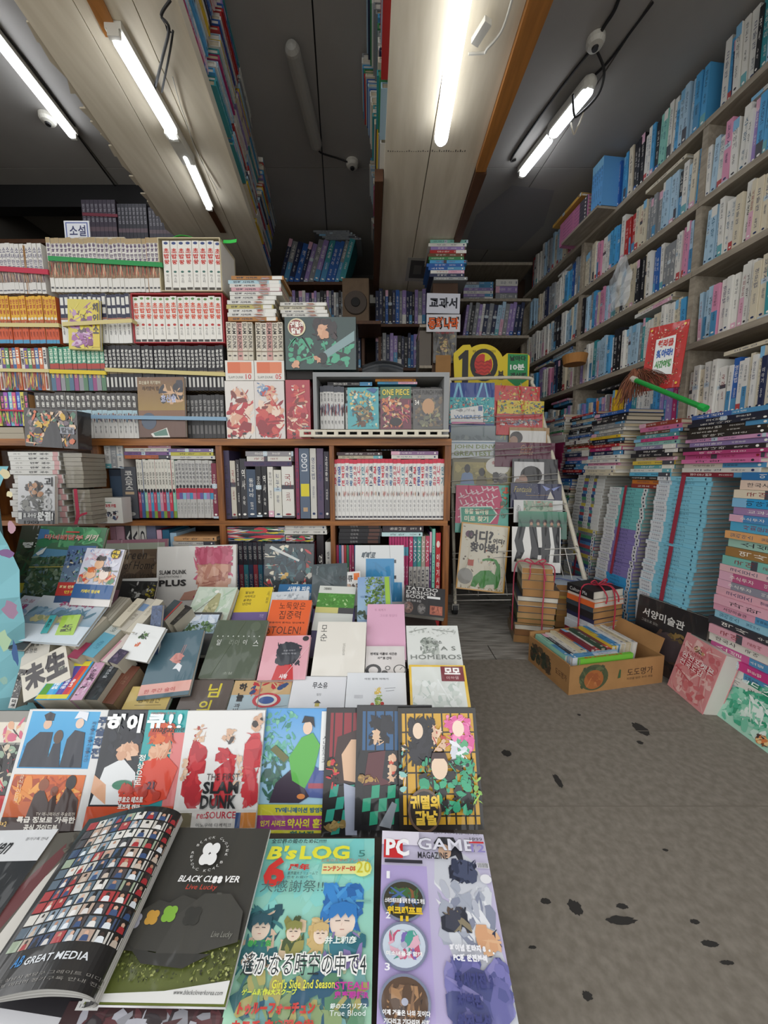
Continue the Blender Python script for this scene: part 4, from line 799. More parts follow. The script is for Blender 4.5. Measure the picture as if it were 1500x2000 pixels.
for k, (x0, x1, n_) in enumerate(((440, 496, '10'), (497, 555, '05'))):
    crate('box_set', f'open-topped box set with orange label numbered {n_}, upper row, {"left" if k == 0 else "right"} one of the pair', x0, x1, 743, 704, YF-.02, .13, [('r', .08, .36, .52, .92, '#d2622f'), ('r', .52, .36, .92, .92, '#d8784a'), ('t', 'SLAM DUNK', .1, .1, .62, .22, '#3a3634', 'h', .02), ('t', n_, .7, .06, .9, .32, '#c23a38', 'h', .03)])
    row(x0+2, x1-2, 703.5, 628, 5, SDV, [('cream', '#cfc6b4'), ('cream', '#d2cabb'), ('pink', '#c79a92'), ('cream', '#cfc6b4'), ('cream', '#c8c0ae')], 'boxed_comic', L('box-set comic', f'in the {"left" if k == 0 else "right"} orange-labelled box set'), f'comics of the box set numbered {n_}', Y=YF-.016)
FLC = [('orange', '#a8743c'), ('white', '#d2d0c8'), ('white', '#cfcdc6'), ('pink', '#c99aa0'), ('white', '#d5d3cc'), ('white', '#cbc9c2'), ('yellow', '#b9ae6a'), ('sky blue', '#a8c4cc'), ('white', '#d3d1ca')]
FLW = [spine_mesh('flat_comic', [('t', '만화 시리즈', .25, .5, .75, .9, '#3b3a40', 'r', .03), ('r', .05, .03, .95, .22, '#e2e0d8'), blobs(.25, .45, ['#b8846a', '#7a5a4a', '#9fb8c0', '#c2504a'], 300+k, 6)], **PG) for k in range(3)]
for q, (a, b, c, d, n) in enumerate(((441, 542, 627, 577, 6), (444, 552, 576, 537, 5))):
    for i in range(n):
        cc = FLC[(i*2+q) % 9]; flats(a+(i % 3)*2, b-(i % 2)*4, c-(c-d)*i/n, c-(c-d)*(i+1)/n, 1, [cc], 'flat_comic', lambda i_, c_, i=i, q=q: f'{c_} flat comic, {ordn(i+1+q*6)} from bottom of the tall pile above the numbered box sets', 'flat comics above the numbered sets', me=FLW[i % 3], Y=YF-.02)
flats(545, 640, 618, 590, 4, [('white', '#cfcdc5'), ('white', '#d3d1c9'), ('cream', '#c6bfa8'), ('white', '#d2d0c8')], 'flat_comic', lambda i, c: f'{c} flat comic, {ordn(i)} from bottom, on top of the dark green box', 'flat comics on the dark green box', me=FLW[1], Y=YF)
KIM = [('r', 0, 0, 1, 1, '#1f3b38'), ('m', .04, .06, .42, .62, ['#3f9a76', '#1d2b2a', '#3f9a76', '#55ab88'], 20, .09, 31), ('m', .5, .05, .98, .55, ['#3f9a76', '#1d2b2a', '#47a380'], 18, .09, 32), ('p', [(.5, .3), (.98, .74), (.98, .55), (.56, .2)], '#7f9a9c'), ('m', .38, .56, .74, .98, ['#241a1c', '#3a2626', '#2a1d1e'], 18, .09, 33), ('m', .44, .58, .62, .86, ['#d8a684', '#cf9a78'], 8, .08, 34), ('e', .53, .22, .065, .11, '#191b1c'), ('m', .4, .1, .5, .26, ['#d8a684', '#c98f70'], 4, .06, 35), ('m', .06, .02, .2, .18, ['#d8a684', '#d09a78'], 5, .06, 36), ('e', .17, .8, .125, .17, '#d9cfa8'), ('e', .165, .8, .105, .145, '#8e3a34'), ('t', '귀멸의', .08, .8, .26, .91, '#f0ede2', 'h', .04), ('t', '칼날', .09, .68, .23, .79, '#f0ede2', 'h', .04)]
crate('gift_box', 'large dark green illustrated box with round red title badge above the grey case', 557, 695, 722, 619, YF-.03, .14, KIM, base='#1f3b38')
m = MB(); m.box((bx(560, 740), YF-.01, bz(742, YF)), (bx(612, 740), YF+.11, bz(723.2, YF)), '#2a2725'); tag(m.build('dark_box', MATTE), 'low dark box under the left end of the dark green box', 'box')
gc = empty('display_case', (0, YF-.03, 0), 'open grey case of comics standing on the right end of the bookcase', 'case'); YG = YF-.03
def gbox(n, x0, x1, z0, z1, y0=0, y1=.17, mt=None): return MB().box((x0, y0, z0), (x1, y1, z1)).build(n, mt or M_GREY, gc)
gx0, gx1, gz0, gz1 = bx(612, 790, YG), bx(877, 790, YG), Z1+.001, bz(727, YG)
gbox('side', gx0, gx0+.014, gz0, gz1); gbox('side', gx1-.02, gx1, gz0, gz1); gbox('top', gx0+.014, gx1-.02, gz1-.016, gz1); gbox('base', gx0+.014, gx1-.02, gz0, gz0+.012); gbox('back', gx0+.014, gx1-.02, gz0+.012, gz1-.016, .165, .17, M_DARK)
row(625, 672, 838, 753, 7, [ser([('r', 0, .86, 1, 1, '#4a4c54'), blobs(.3, .6, ['#5a6a80', '#b0b8c0', '#8a3a3a', '#3a3c44'], 400+k, 8), ('t', '만화', .25, .62, .75, .84, '#3a3a40', 'v'), ('t', '책', .3, .1, .7, .2, '#3a3a40', 'h')], board='#cfcdc8', **PG) for k in range(3)], '#fff', CV, L('white comic', 'in the grey case'), 'white comics in the grey case', Y=YG+.03)
row(674, 862, 838, 756, 18, [MC_KW[k] for k in range(3)], '#fff', CV, L('grey-topped comic', 'behind the face-out comics of the grey case'), 'comics behind the face-out ones in the grey case', Y=YG+.035)
flats(637, 728, 753, 745, 1, [('black', '#2d2b2e')], 'flat_comic', lambda i, c: 'black flat comic on the left row of the grey case', None, Y=YG+.03); flats(733, 814, 750, 740, 2, [('sky blue', '#3a90b8'), ('orange', '#c8842e')], 'flat_comic', lambda i, c: f'{c} flat comic lying on the middle row of the grey case', None, Y=YG+.03)
cover_book('comic_book', 'face-out comic with turquoise patterned cover, left in the grey case', 'book', [(679, 757), (740, 756), (739, 838), (679, 838)], YG+.008, 4, .014, '#4fa3a8', [('m', .04, .05, .96, .95, ['#3f9aa8', '#c8b46a', '#2a5f6e', '#d8d0b0', '#5ab4b8', '#6a4a3a', '#b8843a'], 60, .1, 41), ('m', .25, .15, .75, .6, ['#7a6a52', '#3a3a3c', '#a48a64', '#4f5a50'], 22, .1, 42), ('p', [(.6, .95), (.85, .85), (.98, .95), (.8, .99)], '#2d5a8e')])
cover_book('comic_book', 'face-out comic lettered with yellow capitals, middle of the grey case', 'book', [(743, 756), (803, 755), (803, 838), (743, 838)], YG+.008, 4, .014, '#6a3040', [('r', 0, .72, 1, 1, '#3c6a48'), ('m', .03, .03, .97, .8, ['#8e3a48', '#c8a06a', '#3a2a2e', '#d8c0a0', '#a8485a', '#c87a4a', '#5a6a4a'], 70, .1, 44), ('e', .5, .17, .2, .1, '#2a2426'), ('t', 'ONE PIECE', .06, .8, .94, .94, '#e2c83a', 'h', .04)])
cover_book('comic_book', 'face-out dark comic numbered 34, right in the grey case', 'book', [(807, 760), (867, 759), (866, 838), (806, 838)], YG+.008, 4, .014, '#565450', [('m', .03, .03, .97, .85, ['#4a4848', '#7a6a52', '#5c5a5c', '#8a7a5a', '#3a3a3e', '#6a5a48'], 50, .12, 46), ('e', .5, .56, .2, .2, '#b48a62'), ('m', .2, .05, .9, .4, ['#3a3a3e', '#6a6a58', '#8a8a6a'], 14, .1, 47), ('t', 'ONE PUNCH MAN', .03, .86, .97, .97, '#2f2c2c', 'h', .02), ('t', '34', .06, .6, .2, .72, '#e6e2d8', 'h', .03)])
m = MB(); x0, x1 = bx(585, 846, 1.375), bx(877, 846, 1.375); z0, z1 = bz(853, 1.375), bz(839, 1.375); n = 13; w = (x1-x0)/n
m.box((x0, 0, z0), (x1, .01, z0+.008)); m.box((x0, 0, z1-.008), (x1, .01, z1))
for i in range(n): m.box((x0+i*w, 0, z0+.008), (x0+i*w+w*.36, .01, z1-.008))
m.box((x0, .008, z0), (x1, .04, z0+.004)); o = m.build('slotted_strip', M_WHITEM); o.location.y = 1.375; tag(o, 'cream slotted plastic strip along the front of the grey case', 'strip')
# brown book and pink comic in front of the bundles
cover_book('paperback', 'brown martial-arts book face-out between the bottom bundles', 'book', [(268, 736), (357, 737), (365, 853), (272, 855)], YF-.024, 3, .012, '#7a5130', [('r', 0, .45, 1, 1, '#6e4a2a', '#96762f'), ('r', 0, 0, 1, .3, '#5e3b28'), ('m', .45, .55, .98, .95, ['#1f1d24', '#2a2834', '#c8a07a'], 14, .12, 51), ('e', .22, .27, .16, .14, '#3d4c60'), ('p', [(.25, .06), (.6, .16), (.66, .0), (.3, -.0)], '#d8d6cc'), ('p', [(.3, .07), (.58, .145), (.62, .03), (.34, .02)], '#4f7a6a'), ('t', '호신술', .5, .58, .82, .71, '#e8e6f0', 'h', .05), ('t', '호신술', .51, .585, .81, .705, '#2f4a8e', 'h', .0), ('t', '호신술과 자기방어', .04, .88, .5, .94, '#d8cdb0', 'h', .02), ('t', '자기방어 법', .1, .78, .45, .85, '#4a2f1c', 'h', .02)])
cover_book('comic_book', 'yellow and purple comic strapped on the front of the second-layer bundle', 'book', [(129, 583), (191, 586), (198, 683), (137, 682)], YF-.02, 2, .012, '#c8b83e', [('m', .02, .02, .98, .98, ['#8a4f8a', '#d2c23c', '#b088ae', '#5a4450', '#d8c84a', '#9a5f96', '#7a3a5e'], 46, .16, 55), ('r', .78, .05, 1, .95, '#d0b82f'), ('t', '체인소', .8, .3, .98, .95, '#3c3438', 'v', .05), ('m', .1, .05, .8, .35, ['#9a5f96', '#7a3a6a', '#c8a8c4'], 16, .14, 56)])
# boxed set on the left and the wrapped pile under it
crate('gift_box', 'dark illustrated box tilted on top of the wrapped comics at far left', 46, 149, 874, 799, 1.28, .06, [('r', 0, 0, 1, 1, '#3a332f'), ('m', .02, .03, .98, .97, ['#c8a030', '#2a2628', '#3a6a52', '#c8643a', '#d8b898', '#6a5a62', '#1e1c1e', '#8a7a78'], 80, .09, 61), ('p', [(.3, 0), (.42, .5), (.62, .72), (.7, .3), (.72, .0)], '#262426'), ('r', .68, .38, .95, .56, '#8a8c94'), ('t', '칼날', .7, .4, .93, .54, '#2a2a30', 'h', .04)], base='#2b2725', tilt=.06)
def Lw(i, cn): return f'sleeved comic, {ordn(i)} from bottom of the plastic-wrapped pile at left'
KAI = spine_mesh('flat_comic', [('t', '괴수', .3, .75, .7, .9, '#4a4a48', 'r'), ('t', '만화 괴수', .25, .2, .75, .6, '#3a3a3a', 'r', .03), ('r', 0, .02, 1, .12, '#c89a98')], board='#cfcdc6', page='#a59d8a')
YW = 1.29
flats(20, 130, 1022, 954, 6, [('', '#b8b5ac')], 'flat_comic', lambda i, c: f'sleeved comic, {ordn(i)} from bottom of the lower wrapped pile at left', 'comics of the lower wrapped pile', Y=YW, me=KAI, dp=.12)
flats(18, 118, 953, 882, 8, [('', '#cfcdc6')], 'flat_comic', lambda i, c: f'sleeved comic, {ordn(i)} from bottom of the upper wrapped pile at left', 'comics of the upper wrapped pile', Y=YW, me=KAI, dp=.12, seed=2)
R = random.Random(8)
for k, (a, b, yb, yt, lb) in enumerate(((122, 160, 953, 884, 'plain grey wrapped block behind the upper wrapped pile'), (133, 170, 1024, 956, 'plain grey wrapped block behind the lower wrapped pile'))):
    X0, X1, z0, z1 = bx(a, 940, YW), bx(b, 940, YW), bz(yb, YW), bz(yt, YW); m = MB(); n = 8
    for i in range(n): z = z0+(z1-z0)*i/n; m.box((X0+R.uniform(0, .004), YW+.012, z), (X1-R.uniform(0, .006), YW+.12, z+(z1-z0)/n*.93), '#8f8878')
    tag(m.build('wrapped_block', WRAP), lb, 'books')
m = MB(); m.box((bx(14, 940, YW)-.002, YW-.006, bz(954, YW)), (bx(161, 940, YW), YW-.0052, bz(880, YW))); tag(m.build('plastic_sheet', M_FILM), 'clear plastic sheet over the upper wrapped comics', 'wrap')
ribbon('red string tied round the lower wrapped pile at left', [atY(147, 955, YW-.004), atY(150, 985, YW-.006), atY(152, 1005, YW-.006), atY(148, 1024, YW-.004)], .012, '#b0304a', flat=(1, 0, 0))
ribbon('loose red string end crossing the lower wrapped pile', [atY(170, 1002, YW-.002), atY(158, 1006, YW-.006), atY(148, 1014, YW-.006)], .008, '#b0304a', flat=(0, 0, 1))
cover_book('comic_book', 'black and white comic numbered 8 leaning on the wrapped pile', 'book', [(38, 929), (109, 929), (105, 1024), (32, 1023)], 1.265, 6, .013, '#c9c9c8', [('r', 0, 0, 1, .28, '#4a4a4c'), ('m', .05, .25, .8, .6, ['#55554f', '#77776f', '#3a3a3a', '#8a8a82'], 26, .13, 65), ('m', .18, .55, .7, .9, ['#3c342e', '#b98a66', '#2c2624'], 16, .12, 66), ('t', '괴', .72, .78, .95, .97, '#2b2b2d', 'h', .02), ('t', '수', .74, .58, .93, .74, '#2b2b2d', 'h', .02), ('t', '8', .7, .28, .92, .55, '#c2c2c0', 'h', .06), ('t', '초 괴수담', .16, .13, .52, .23, '#dcdcd8', 'h', .03), ('t', '완결!', .54, .07, .97, .26, '#eeeeea', 'h', .06), ('t', '1900', .16, .0, .55, .07, '#1f1f20', 'h', .03), ('r', .02, .1, .12, .24, '#d8d8d2')])
# white toy box with a small cartoon-free front
crate('toy_box', 'small white keycap toy box on the bookcase shelf edge', 189, 239, 1022, 972, 1.37, .05, [('r', .1, .8, .6, .83, '#5a8a74'), ('m', .15, .1, .85, .5, ['#3d4a6a', '#6a6a72', '#8a5a5c', '#2c2e38'], 12, .1, 71), ('t', '가챠 포켓 키캡', .14, .62, .76, .75, '#b8404a', 'h', .04)], base='#d3d0c8')
# pile of grey pages under the left layer
flats(-40, 46, 870, 834, 3, [('grey', '#8d8678'), ('cream', '#a69c88'), ('grey', '#8b8474')], 'flat_book', lambda i, c: f'{c} old thick book, {ordn(i)} from bottom, under the colourful storybooks', None, Y=YF-.01, me=spine_mesh('flat_book', [], board='#a49a86', page='#b5ab94'))
# papers in plastic on the grey case
pb = empty('plastic_bag', (bx(745, 715, 1.5), 1.5, gz1), 'crumpled clear bag of papers lying on the grey case', 'bag'); R = random.Random(2)
for k in range(5):
    m = MB(); w = .075; prev = None; pts = []
    for i in range(7):
        u = i/6; pts.append((-.075+.16*u, .028*math.sin(u*2.4+.3)+.006*k+.002))
    for i in range(6):
        (a, z0), (b, z1) = pts[i], pts[i+1]
        m.add([(a, -.06, z0), (b, -.06, z1), (b, .06, z1+.004), (a, .06, z0+.004)], [(0, 1, 2, 3)], hx(['#b9bcc0', '#8f959c', '#c9cbcd', '#5c6066', '#a9adb3'][k]))
    m.build('sheet', PRINT, pb)
m = MB(); m.box((-.07, -.065, 0), (-.01, -.06, .04)); m.box((-.08, -.064, .0), (.085, .062, .002)); m.build('film', M_FILM, pb)
# sign cards
def sign(name, label, x0, y0, x1, y1, Y, txts, base='#d5d8de', tilt=0, yaw=0, th=.003, extra=()):
    return crate(name, label, x0, x1, y1, y0, Y, th, list(extra)+txts, 'sign', base, tilt=tilt, gloss=False)
sign('paper_sign', 'white card sign reading 소설 standing behind the top left bundles', 127, 431, 176, 494, 1.545, [('t', '소설', .2, .52, .85, .86, '#3a3f66', 'h', .02)], extra=[('r', .06, .3, .94, .95, '#4a5a9a'), ('r', .1, .33, .9, .92, '#d5d8de')], tilt=.0)
m = MB(); z = bz(462, YF+.04); m.box((bx(140, 465), YF+.02, bz(464, YF)), (bx(232, 465), YF+.12, bz(464, YF)+.014), '#b9b2a0'); m.box((bx(152, 465), YF+.03, bz(464, YF)+.0142), (bx(222, 465), YF+.11, bz(464, YF)+.02), '#d8d6d0'); tag(m.build('flat_book', PRINT), 'pale book lying on the green-banded bundle under the sign', 'book')
ribbon('bright green tape end sticking up behind the upper slipcase', [atY(338, 465, YF+.03), atY(352, 460, YF+.03), atY(370, 462, YF+.03), atY(384, 467, YF+.03)], .012, '#35c24a', flat=(0, 1, .3))
ribbon('bright green tape end sticking out right of the upper slipcase', [atY(436, 472, YF+.02), atY(450, 472, YF+.02), atY(462, 470, YF+.02)], .014, '#35c24a', flat=(0, .3, 1))

# ================================================================ the dim back of the shop
bs = empty('back_shelving', (0, 0, 0), 'dark shelving full of dim books across the back wall', 'shelves')
def bb(n, x0, x1, y0, y1, z0, z1, mt=M_SHELF): return MB().box((x0, y0, z0), (x1, y1, z1)).build(n, mt, bs)
YK = 2.95
for z in (bz(655, YK), bz(583, YK), bz(512, YK)): bb('shelf_board', .55, 1.14, YK, YK+.3, z-.02, z)
bb('upright', .53, .55, YK, YK+.3, 0, 2.4); bb('back_panel', -2.4, 1.2, YK+.3, YK+.33, 0, 2.4, M_SHELFB)
YL = 2.68
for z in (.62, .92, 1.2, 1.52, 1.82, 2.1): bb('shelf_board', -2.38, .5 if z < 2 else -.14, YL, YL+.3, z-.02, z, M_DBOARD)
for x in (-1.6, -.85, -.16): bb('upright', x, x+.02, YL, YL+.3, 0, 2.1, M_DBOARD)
def backrow(x0, x1, z, h, pal, name, where, seed, tilt=0, tmin=.02, tmax=.035, Y=YK-.002, depth=.2):
    R = random.Random(seed); x = x0; i = 0
    while True:
        t = R.uniform(tmin, tmax)
        if x+t+abs(tilt)*h > x1: break
        i += 1; cn = wpick(R, pal); up = (UP+FX*tilt).normalized(); ex = FY.cross(up)
        place(spine_for(cn, R), name, V((x+t/2, Y+R.uniform(0, .02), z+.0008+abs(tilt)*t*.5)), ex, FY, up, (t*.95, depth, h*R.uniform(.9, 1)), PAL[cn], f"{cn} book, {ordn(i)} from the left {where}", 'book', 'dim books '+where); x += t*math.sqrt(1+tilt*tilt)
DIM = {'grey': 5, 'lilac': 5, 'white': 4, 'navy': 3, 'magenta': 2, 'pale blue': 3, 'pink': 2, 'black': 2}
backrow(.62, 1.1, bz(655, YK), .25, DIM, 'dim_book', 'in the middle row of the back right shelves', 32, .12)
backrow(.57, 1.12, .98, .25, DIM, 'dim_book', 'in the lower row of the back right shelves', 33, .05); bb('shelf_board', .55, 1.14, YK, YK+.3, .96, .98)
for k, (x0, x1, nn) in enumerate(((.62, .85, 6), (.87, 1.04, 3))):
    z = bz(583, YK)
    for i in range(nn):
        t = .022 if k == 0 else .05; cn = ['grey', 'lilac', 'white', 'lilac', 'pale blue', 'grey'][i]
        place(spine_for(cn, RD), 'dim_book', V((x1, YK+.02, z+(i+.5)*t)), FZ, FY, -FX, (t*.95, .2, x1-x0), PAL[cn], f"{cn} book lying flat, {ordn(i+1)} from bottom, {'left' if k == 0 else 'right'} pile on the top back right shelf", 'book')
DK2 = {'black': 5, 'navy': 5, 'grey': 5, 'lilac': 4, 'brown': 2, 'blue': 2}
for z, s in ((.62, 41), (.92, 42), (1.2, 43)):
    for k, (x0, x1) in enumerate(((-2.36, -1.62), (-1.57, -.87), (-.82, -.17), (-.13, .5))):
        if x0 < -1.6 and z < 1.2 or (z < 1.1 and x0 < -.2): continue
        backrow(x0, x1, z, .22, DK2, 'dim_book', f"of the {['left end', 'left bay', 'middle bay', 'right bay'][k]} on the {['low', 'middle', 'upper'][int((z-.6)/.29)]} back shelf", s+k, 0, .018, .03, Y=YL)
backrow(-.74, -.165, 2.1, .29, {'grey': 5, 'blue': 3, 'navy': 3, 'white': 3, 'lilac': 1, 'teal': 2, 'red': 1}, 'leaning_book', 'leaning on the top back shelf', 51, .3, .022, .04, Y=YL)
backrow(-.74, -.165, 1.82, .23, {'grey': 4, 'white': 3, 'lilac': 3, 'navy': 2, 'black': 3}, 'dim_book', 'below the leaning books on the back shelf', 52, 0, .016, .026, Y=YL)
for j in range(5):
    place(LIGHT[j], 'dim_book', V((-.16-.02*j, YL+.01, 2.385+j*.012)), FZ, FY, -FX, (.0115, .2, .25), '#8d9296', f'grey book lying flat, {ordn(j+1)} from bottom, on the leaning back books', 'book')
# comics in the dark at the upper left, behind the sign
CB = spine_mesh('dim_book', [('t', '만화전집', .2, .5, .8, .92, '#8a8890', 'v', .03), ('r', 0, .3, 1, .4, '#6a5a62')], **PG)
for k, (x0, x1, yt, c, cn) in enumerate(((162, 228, 390, '#4a4450', 'purple-grey'), (231, 288, 398, '#3c3c44', 'charcoal'), (291, 345, 405, '#44424c', 'slate'))):
    X0, X1 = atY(x0, 440, 2.15).x, atY(x1, 440, 2.15).x; zz = atY(x0, 478, 2.15).z; n = 8
    for i in range(n):
        w = (X1-X0)/n; place(CB, 'dim_book', V((X0+(i+.5)*w, 2.15, zz)), FX, FY, FZ, (w*.95, .13, atY(x0, yt, 2.15).z-zz), c, f'{cn} comic, {ordn(i+1)} from the left in the dark high bundle behind the 소설 sign', 'book', 'dark comics behind the sign')
zz = atY(200, 478, 2.15).z; m = MB().box((-2.38, 2.1, zz-.02), (-.9, 2.32, zz)); m.box((-2.38, 2.28, 0), (-.9, 2.3, zz-.02)); m.box((-.92, 2.1, 0), (-.9, 2.28, zz-.02)); tag(m.build('high_shelf', M_DBOARD), 'dark shelf carrying the high bundles behind the 소설 sign', 'shelf')
strap('dull red band round the purple-grey high bundle', 161, 229, 418, 421, '#7d3a48', 5, Y=2.146)
# wooden loudspeaker hanging in the middle of the back
sp_ = empty('loudspeaker', atY(695, 630, 2.45), 'dusty brown loudspeaker box with round cone at the dark back', 'speaker')
w, h = .085, .2; MB().box((-w, 0, 0), (w, .18, h*1.35)).build('cabinet', mat('speaker_wood', '#6a5640', .7, noise=.2), sp_)
m = MB(); m.tube([(.0, -.012, .12), (0, -.001, .12)], [.07, .075], 24, '#4a4038'); m.build('cone', MATTE, sp_); MB().tube([(0, -.018, .12), (0, -.012, .12)], [.026, .03], 16, '#1c1a18').build('dust_cap', MATTE, sp_)
pz_ = atY(695, 630, 2.45).z
m = MB().box((-.36, 2.42, pz_-.02), (-.02, 2.66, pz_)); m.box((-.36, 2.64, 0), (-.34, 2.66, pz_-.02)); m.box((-.04, 2.64, 0), (-.02, 2.66, pz_-.02)); tag(m.build('bracket_shelf', M_DBOARD), 'dark stand under the loudspeaker at the back', 'stand')
# pillar of books carrying the paper signs
YP = 2.2
px0, px1 = atY(833, 650, YP).x, atY(893, 650, YP).x
pc = empty('book_pillar', ((px0+px1)/2, YP, 0), 'narrow brown pillar shelf behind the rack carrying the paper signs', 'shelf')
w = (px1-px0)/2; MB().box((-w+.035, .01, 0), (w, .25, 1.86)).build('cabinet', M_SHELFB, pc)
for k, z in enumerate((.9, 1.15, 1.4, 1.63)): MB().box((-w-.04, 0, z-.015), (-w+.035, .25, z)).build('ledge', M_SHELF, pc)
for k, z in enumerate((.9, 1.15, 1.4)):
    for i in range(6):
        y = YP+.012+i*.038; place(spine_for('grey', RD), 'dim_book', V((px0-.04, y+.017, z+.0006)), V((0, -1, 0)), V((1, 0, 0)), UP, (.033, .07, .2), ['#5c5348', '#3b4a5a', '#8b8272', '#4a4440', '#6f7a80', '#39352f'][i], f'dim book, {ordn(i+1)} from the front on the {["low", "middle", "high"][k]} ledge of the sign pillar', 'book')
sign('paper_sign', 'white paper sign reading 교과서 on the pillar behind the rack', 833, 573, 898, 612, YP-.006, [('t', '교과서', .08, .25, .92, .8, '#2b2c34', 'h', .04)], base='#c9cad2', tilt=.02)
sign('paper_sign', 'white paper sign with orange letters 동화나라 below the first sign', 833, 614, 899, 648, YP-.006, [('t', '동화나라', .04, .12, .96, .86, '#2a2422', 'h', .12), ('t', '동화나라', .055, .15, .945, .83, '#d8602c', 'h', .03)], base='#cfcdd0')
cover_book('magazine', 'dark sleeved magazine with a painted cover hanging under the orange-lettered sign', 'magazine', [(846, 645), (892, 645), (891, 709), (846, 709)], YP-.01, 2, .006, '#3f3d38', [('m', .05, .05, .95, .9, ['#4a463c', '#8a7a4a', '#2d2c2c', '#6a5f42', '#3a3a3e'], 40, .15, 81), ('m', .3, .3, .65, .8, ['#a88a68', '#7a5f48', '#b8a060'], 10, .14, 82), ('t', '여성동아', .1, .88, .9, .97, '#8a2f34', 'h', .03)])
m = MB(); m.box((-w*.5, -.005, 0), (w*.5, .01, .12)); o = m.build('brown_parcel', M_CARD, None); o.location = ((px0+px1)/2+.01, YP-.006, atY(870, 736, YP).z); tag(o, 'brown paper parcel under the painted magazine on the pillar', 'parcel')
R = random.Random(14); zt = 1.862
for i in range(12):
    cn = ['grey', 'navy', 'white', 'blue', 'blue', 'sky blue', 'green', 'brown', 'red', 'lilac', 'white', 'mint'][i]; wd = R.uniform(.19, .215)
    place(spine_for(cn, R), 'textbook', V((px1+.03+R.uniform(-.01, .02), YP-.02, zt+.009)), FZ, FY, -FX, (.017, .2, wd), PAL[cn], f'{cn} textbook, {ordn(i+1)} from bottom, piled on top of the sign pillar', 'book', 'textbooks on the sign pillar'); zt += .0178
# photo taped on the middle plank
pc0 = [pz(x, y, .002) for x, y in ((797, 503), (839, 505), (833, 550), (791, 549))]
m = MB(); m.add(pc0+[p+UP*.001 for p in pc0], MB.BF, hx('#b9b4a8')); q = [pz(x, y, .0024) for x, y in ((803, 508), (833, 510), (828, 544), (798, 543))]; m.add(q, [(0, 1, 2, 3)], hx('#55524e'))
mm = sum(q, V())/4; m.add([mm+(p-mm)*.5-UP*.0002 for p in q], [(0, 1, 2, 3)], hx('#77736d')); tag(m.build('photo_print', MATTE), 'grey photo print taped under the far end of the middle plank', 'photo')

for zz_, nm_ in ((1.52, 'lower'), (1.82, 'upper')):
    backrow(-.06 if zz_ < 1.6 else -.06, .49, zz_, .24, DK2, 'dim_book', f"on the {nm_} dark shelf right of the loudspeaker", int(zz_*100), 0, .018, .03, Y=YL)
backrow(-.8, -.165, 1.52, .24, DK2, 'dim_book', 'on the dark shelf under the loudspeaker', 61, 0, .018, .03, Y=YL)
# ================================================================ wire display rack on castors
Lt, Lb = atY(879, 745, 2.06), atZ(889, 1180, .06)
Rt, Rb = atY(1040, 742, 2.06), atY(1131, 1088, 1.74); Rb2 = Rb+(Rb-Rt)*((Rb.z-.06)/(Rt.z-Rb.z))
tr = empty('wire_rack', (0, 0, 0), 'cream wire display rack on castors holding record sleeves and picture books', 'rack')
r = .009
MB().tube([Lb, Lt], r, 10).build('post', M_WHITEM, tr)
MB().tube(smooth_curve([Lt, Lt+(Rt-Lt)*.04+V((0, 0, .012)), Lt+(Rt-Lt)*.9+V((0, 0, .012)), Rt+V((.0, 0, -.02)), Rt+(Rb2-Rt)*.08]), r, 10).build('top_bar', M_WHITEM, tr)
MB().tube([Rt+(Rb2-Rt)*.06, Rb2], r*1.2, 10).build('post', M_WHITEM, tr)
for p in (Lb, Rb2):
    q = V((p.x, p.y, 0)); m = MB(); m.box((q.x-.018, q.y-.01, .03), (q.x-.014, q.y+.03, .062)); m.box((q.x+.014, q.y-.01, .03), (q.x+.018, q.y+.03, .062)); m.box((q.x-.018, q.y-.014, .058), (q.x+.018, q.y+.03, .066)); fk = m.build('castor', M_WIRE, tr); w_ = MB(); w_.tube([q+V((-.012, .012, .034)), q+V((.012, .012, .034))], .033, 18); w_.build('wheel', M_DARK, fk)
def RP(u, py):                                                      # a point on the rack's slope
    a = Lt.lerp(Lb, (py-745)/435); b = Rt.lerp(Rb2, (py-745)/435*.93); return a.lerp(b, u)
for py, d in ((822, .05), (888, .05), (942, .05), (1000, .05), (1078, .06), (1155, .06)):
    a, b = RP(0, py), RP(1, py); f = V((-.02, -d, 0))
    m = MB(); m.tube([a, a+f, b+f, b], .0022, 6); m.build('tier_wire', M_WIRE, tr)
    m = MB(); m.tube([a-UP*.03, a+f-UP*.03, b+f-UP*.03, b-UP*.03], .0022, 6); m.build('tier_wire', M_WIRE, tr)
for u in (.12, .36, .62, .86):
    m = MB(); m.tube([RP(u, 750)+V((0, .01, 0)), RP(u, 1160)+V((0, .01, 0))], .002, 6); m.build('upright_wire', M_WIRE, tr)
for u in (.2, .42, .9):
    f = V((-.02, -.062, 0)); m = MB(); m.tube([RP(u, 1078)+f, RP(u, 1158)+f], .0018, 6); m.build('basket_wire', M_WIRE, tr)
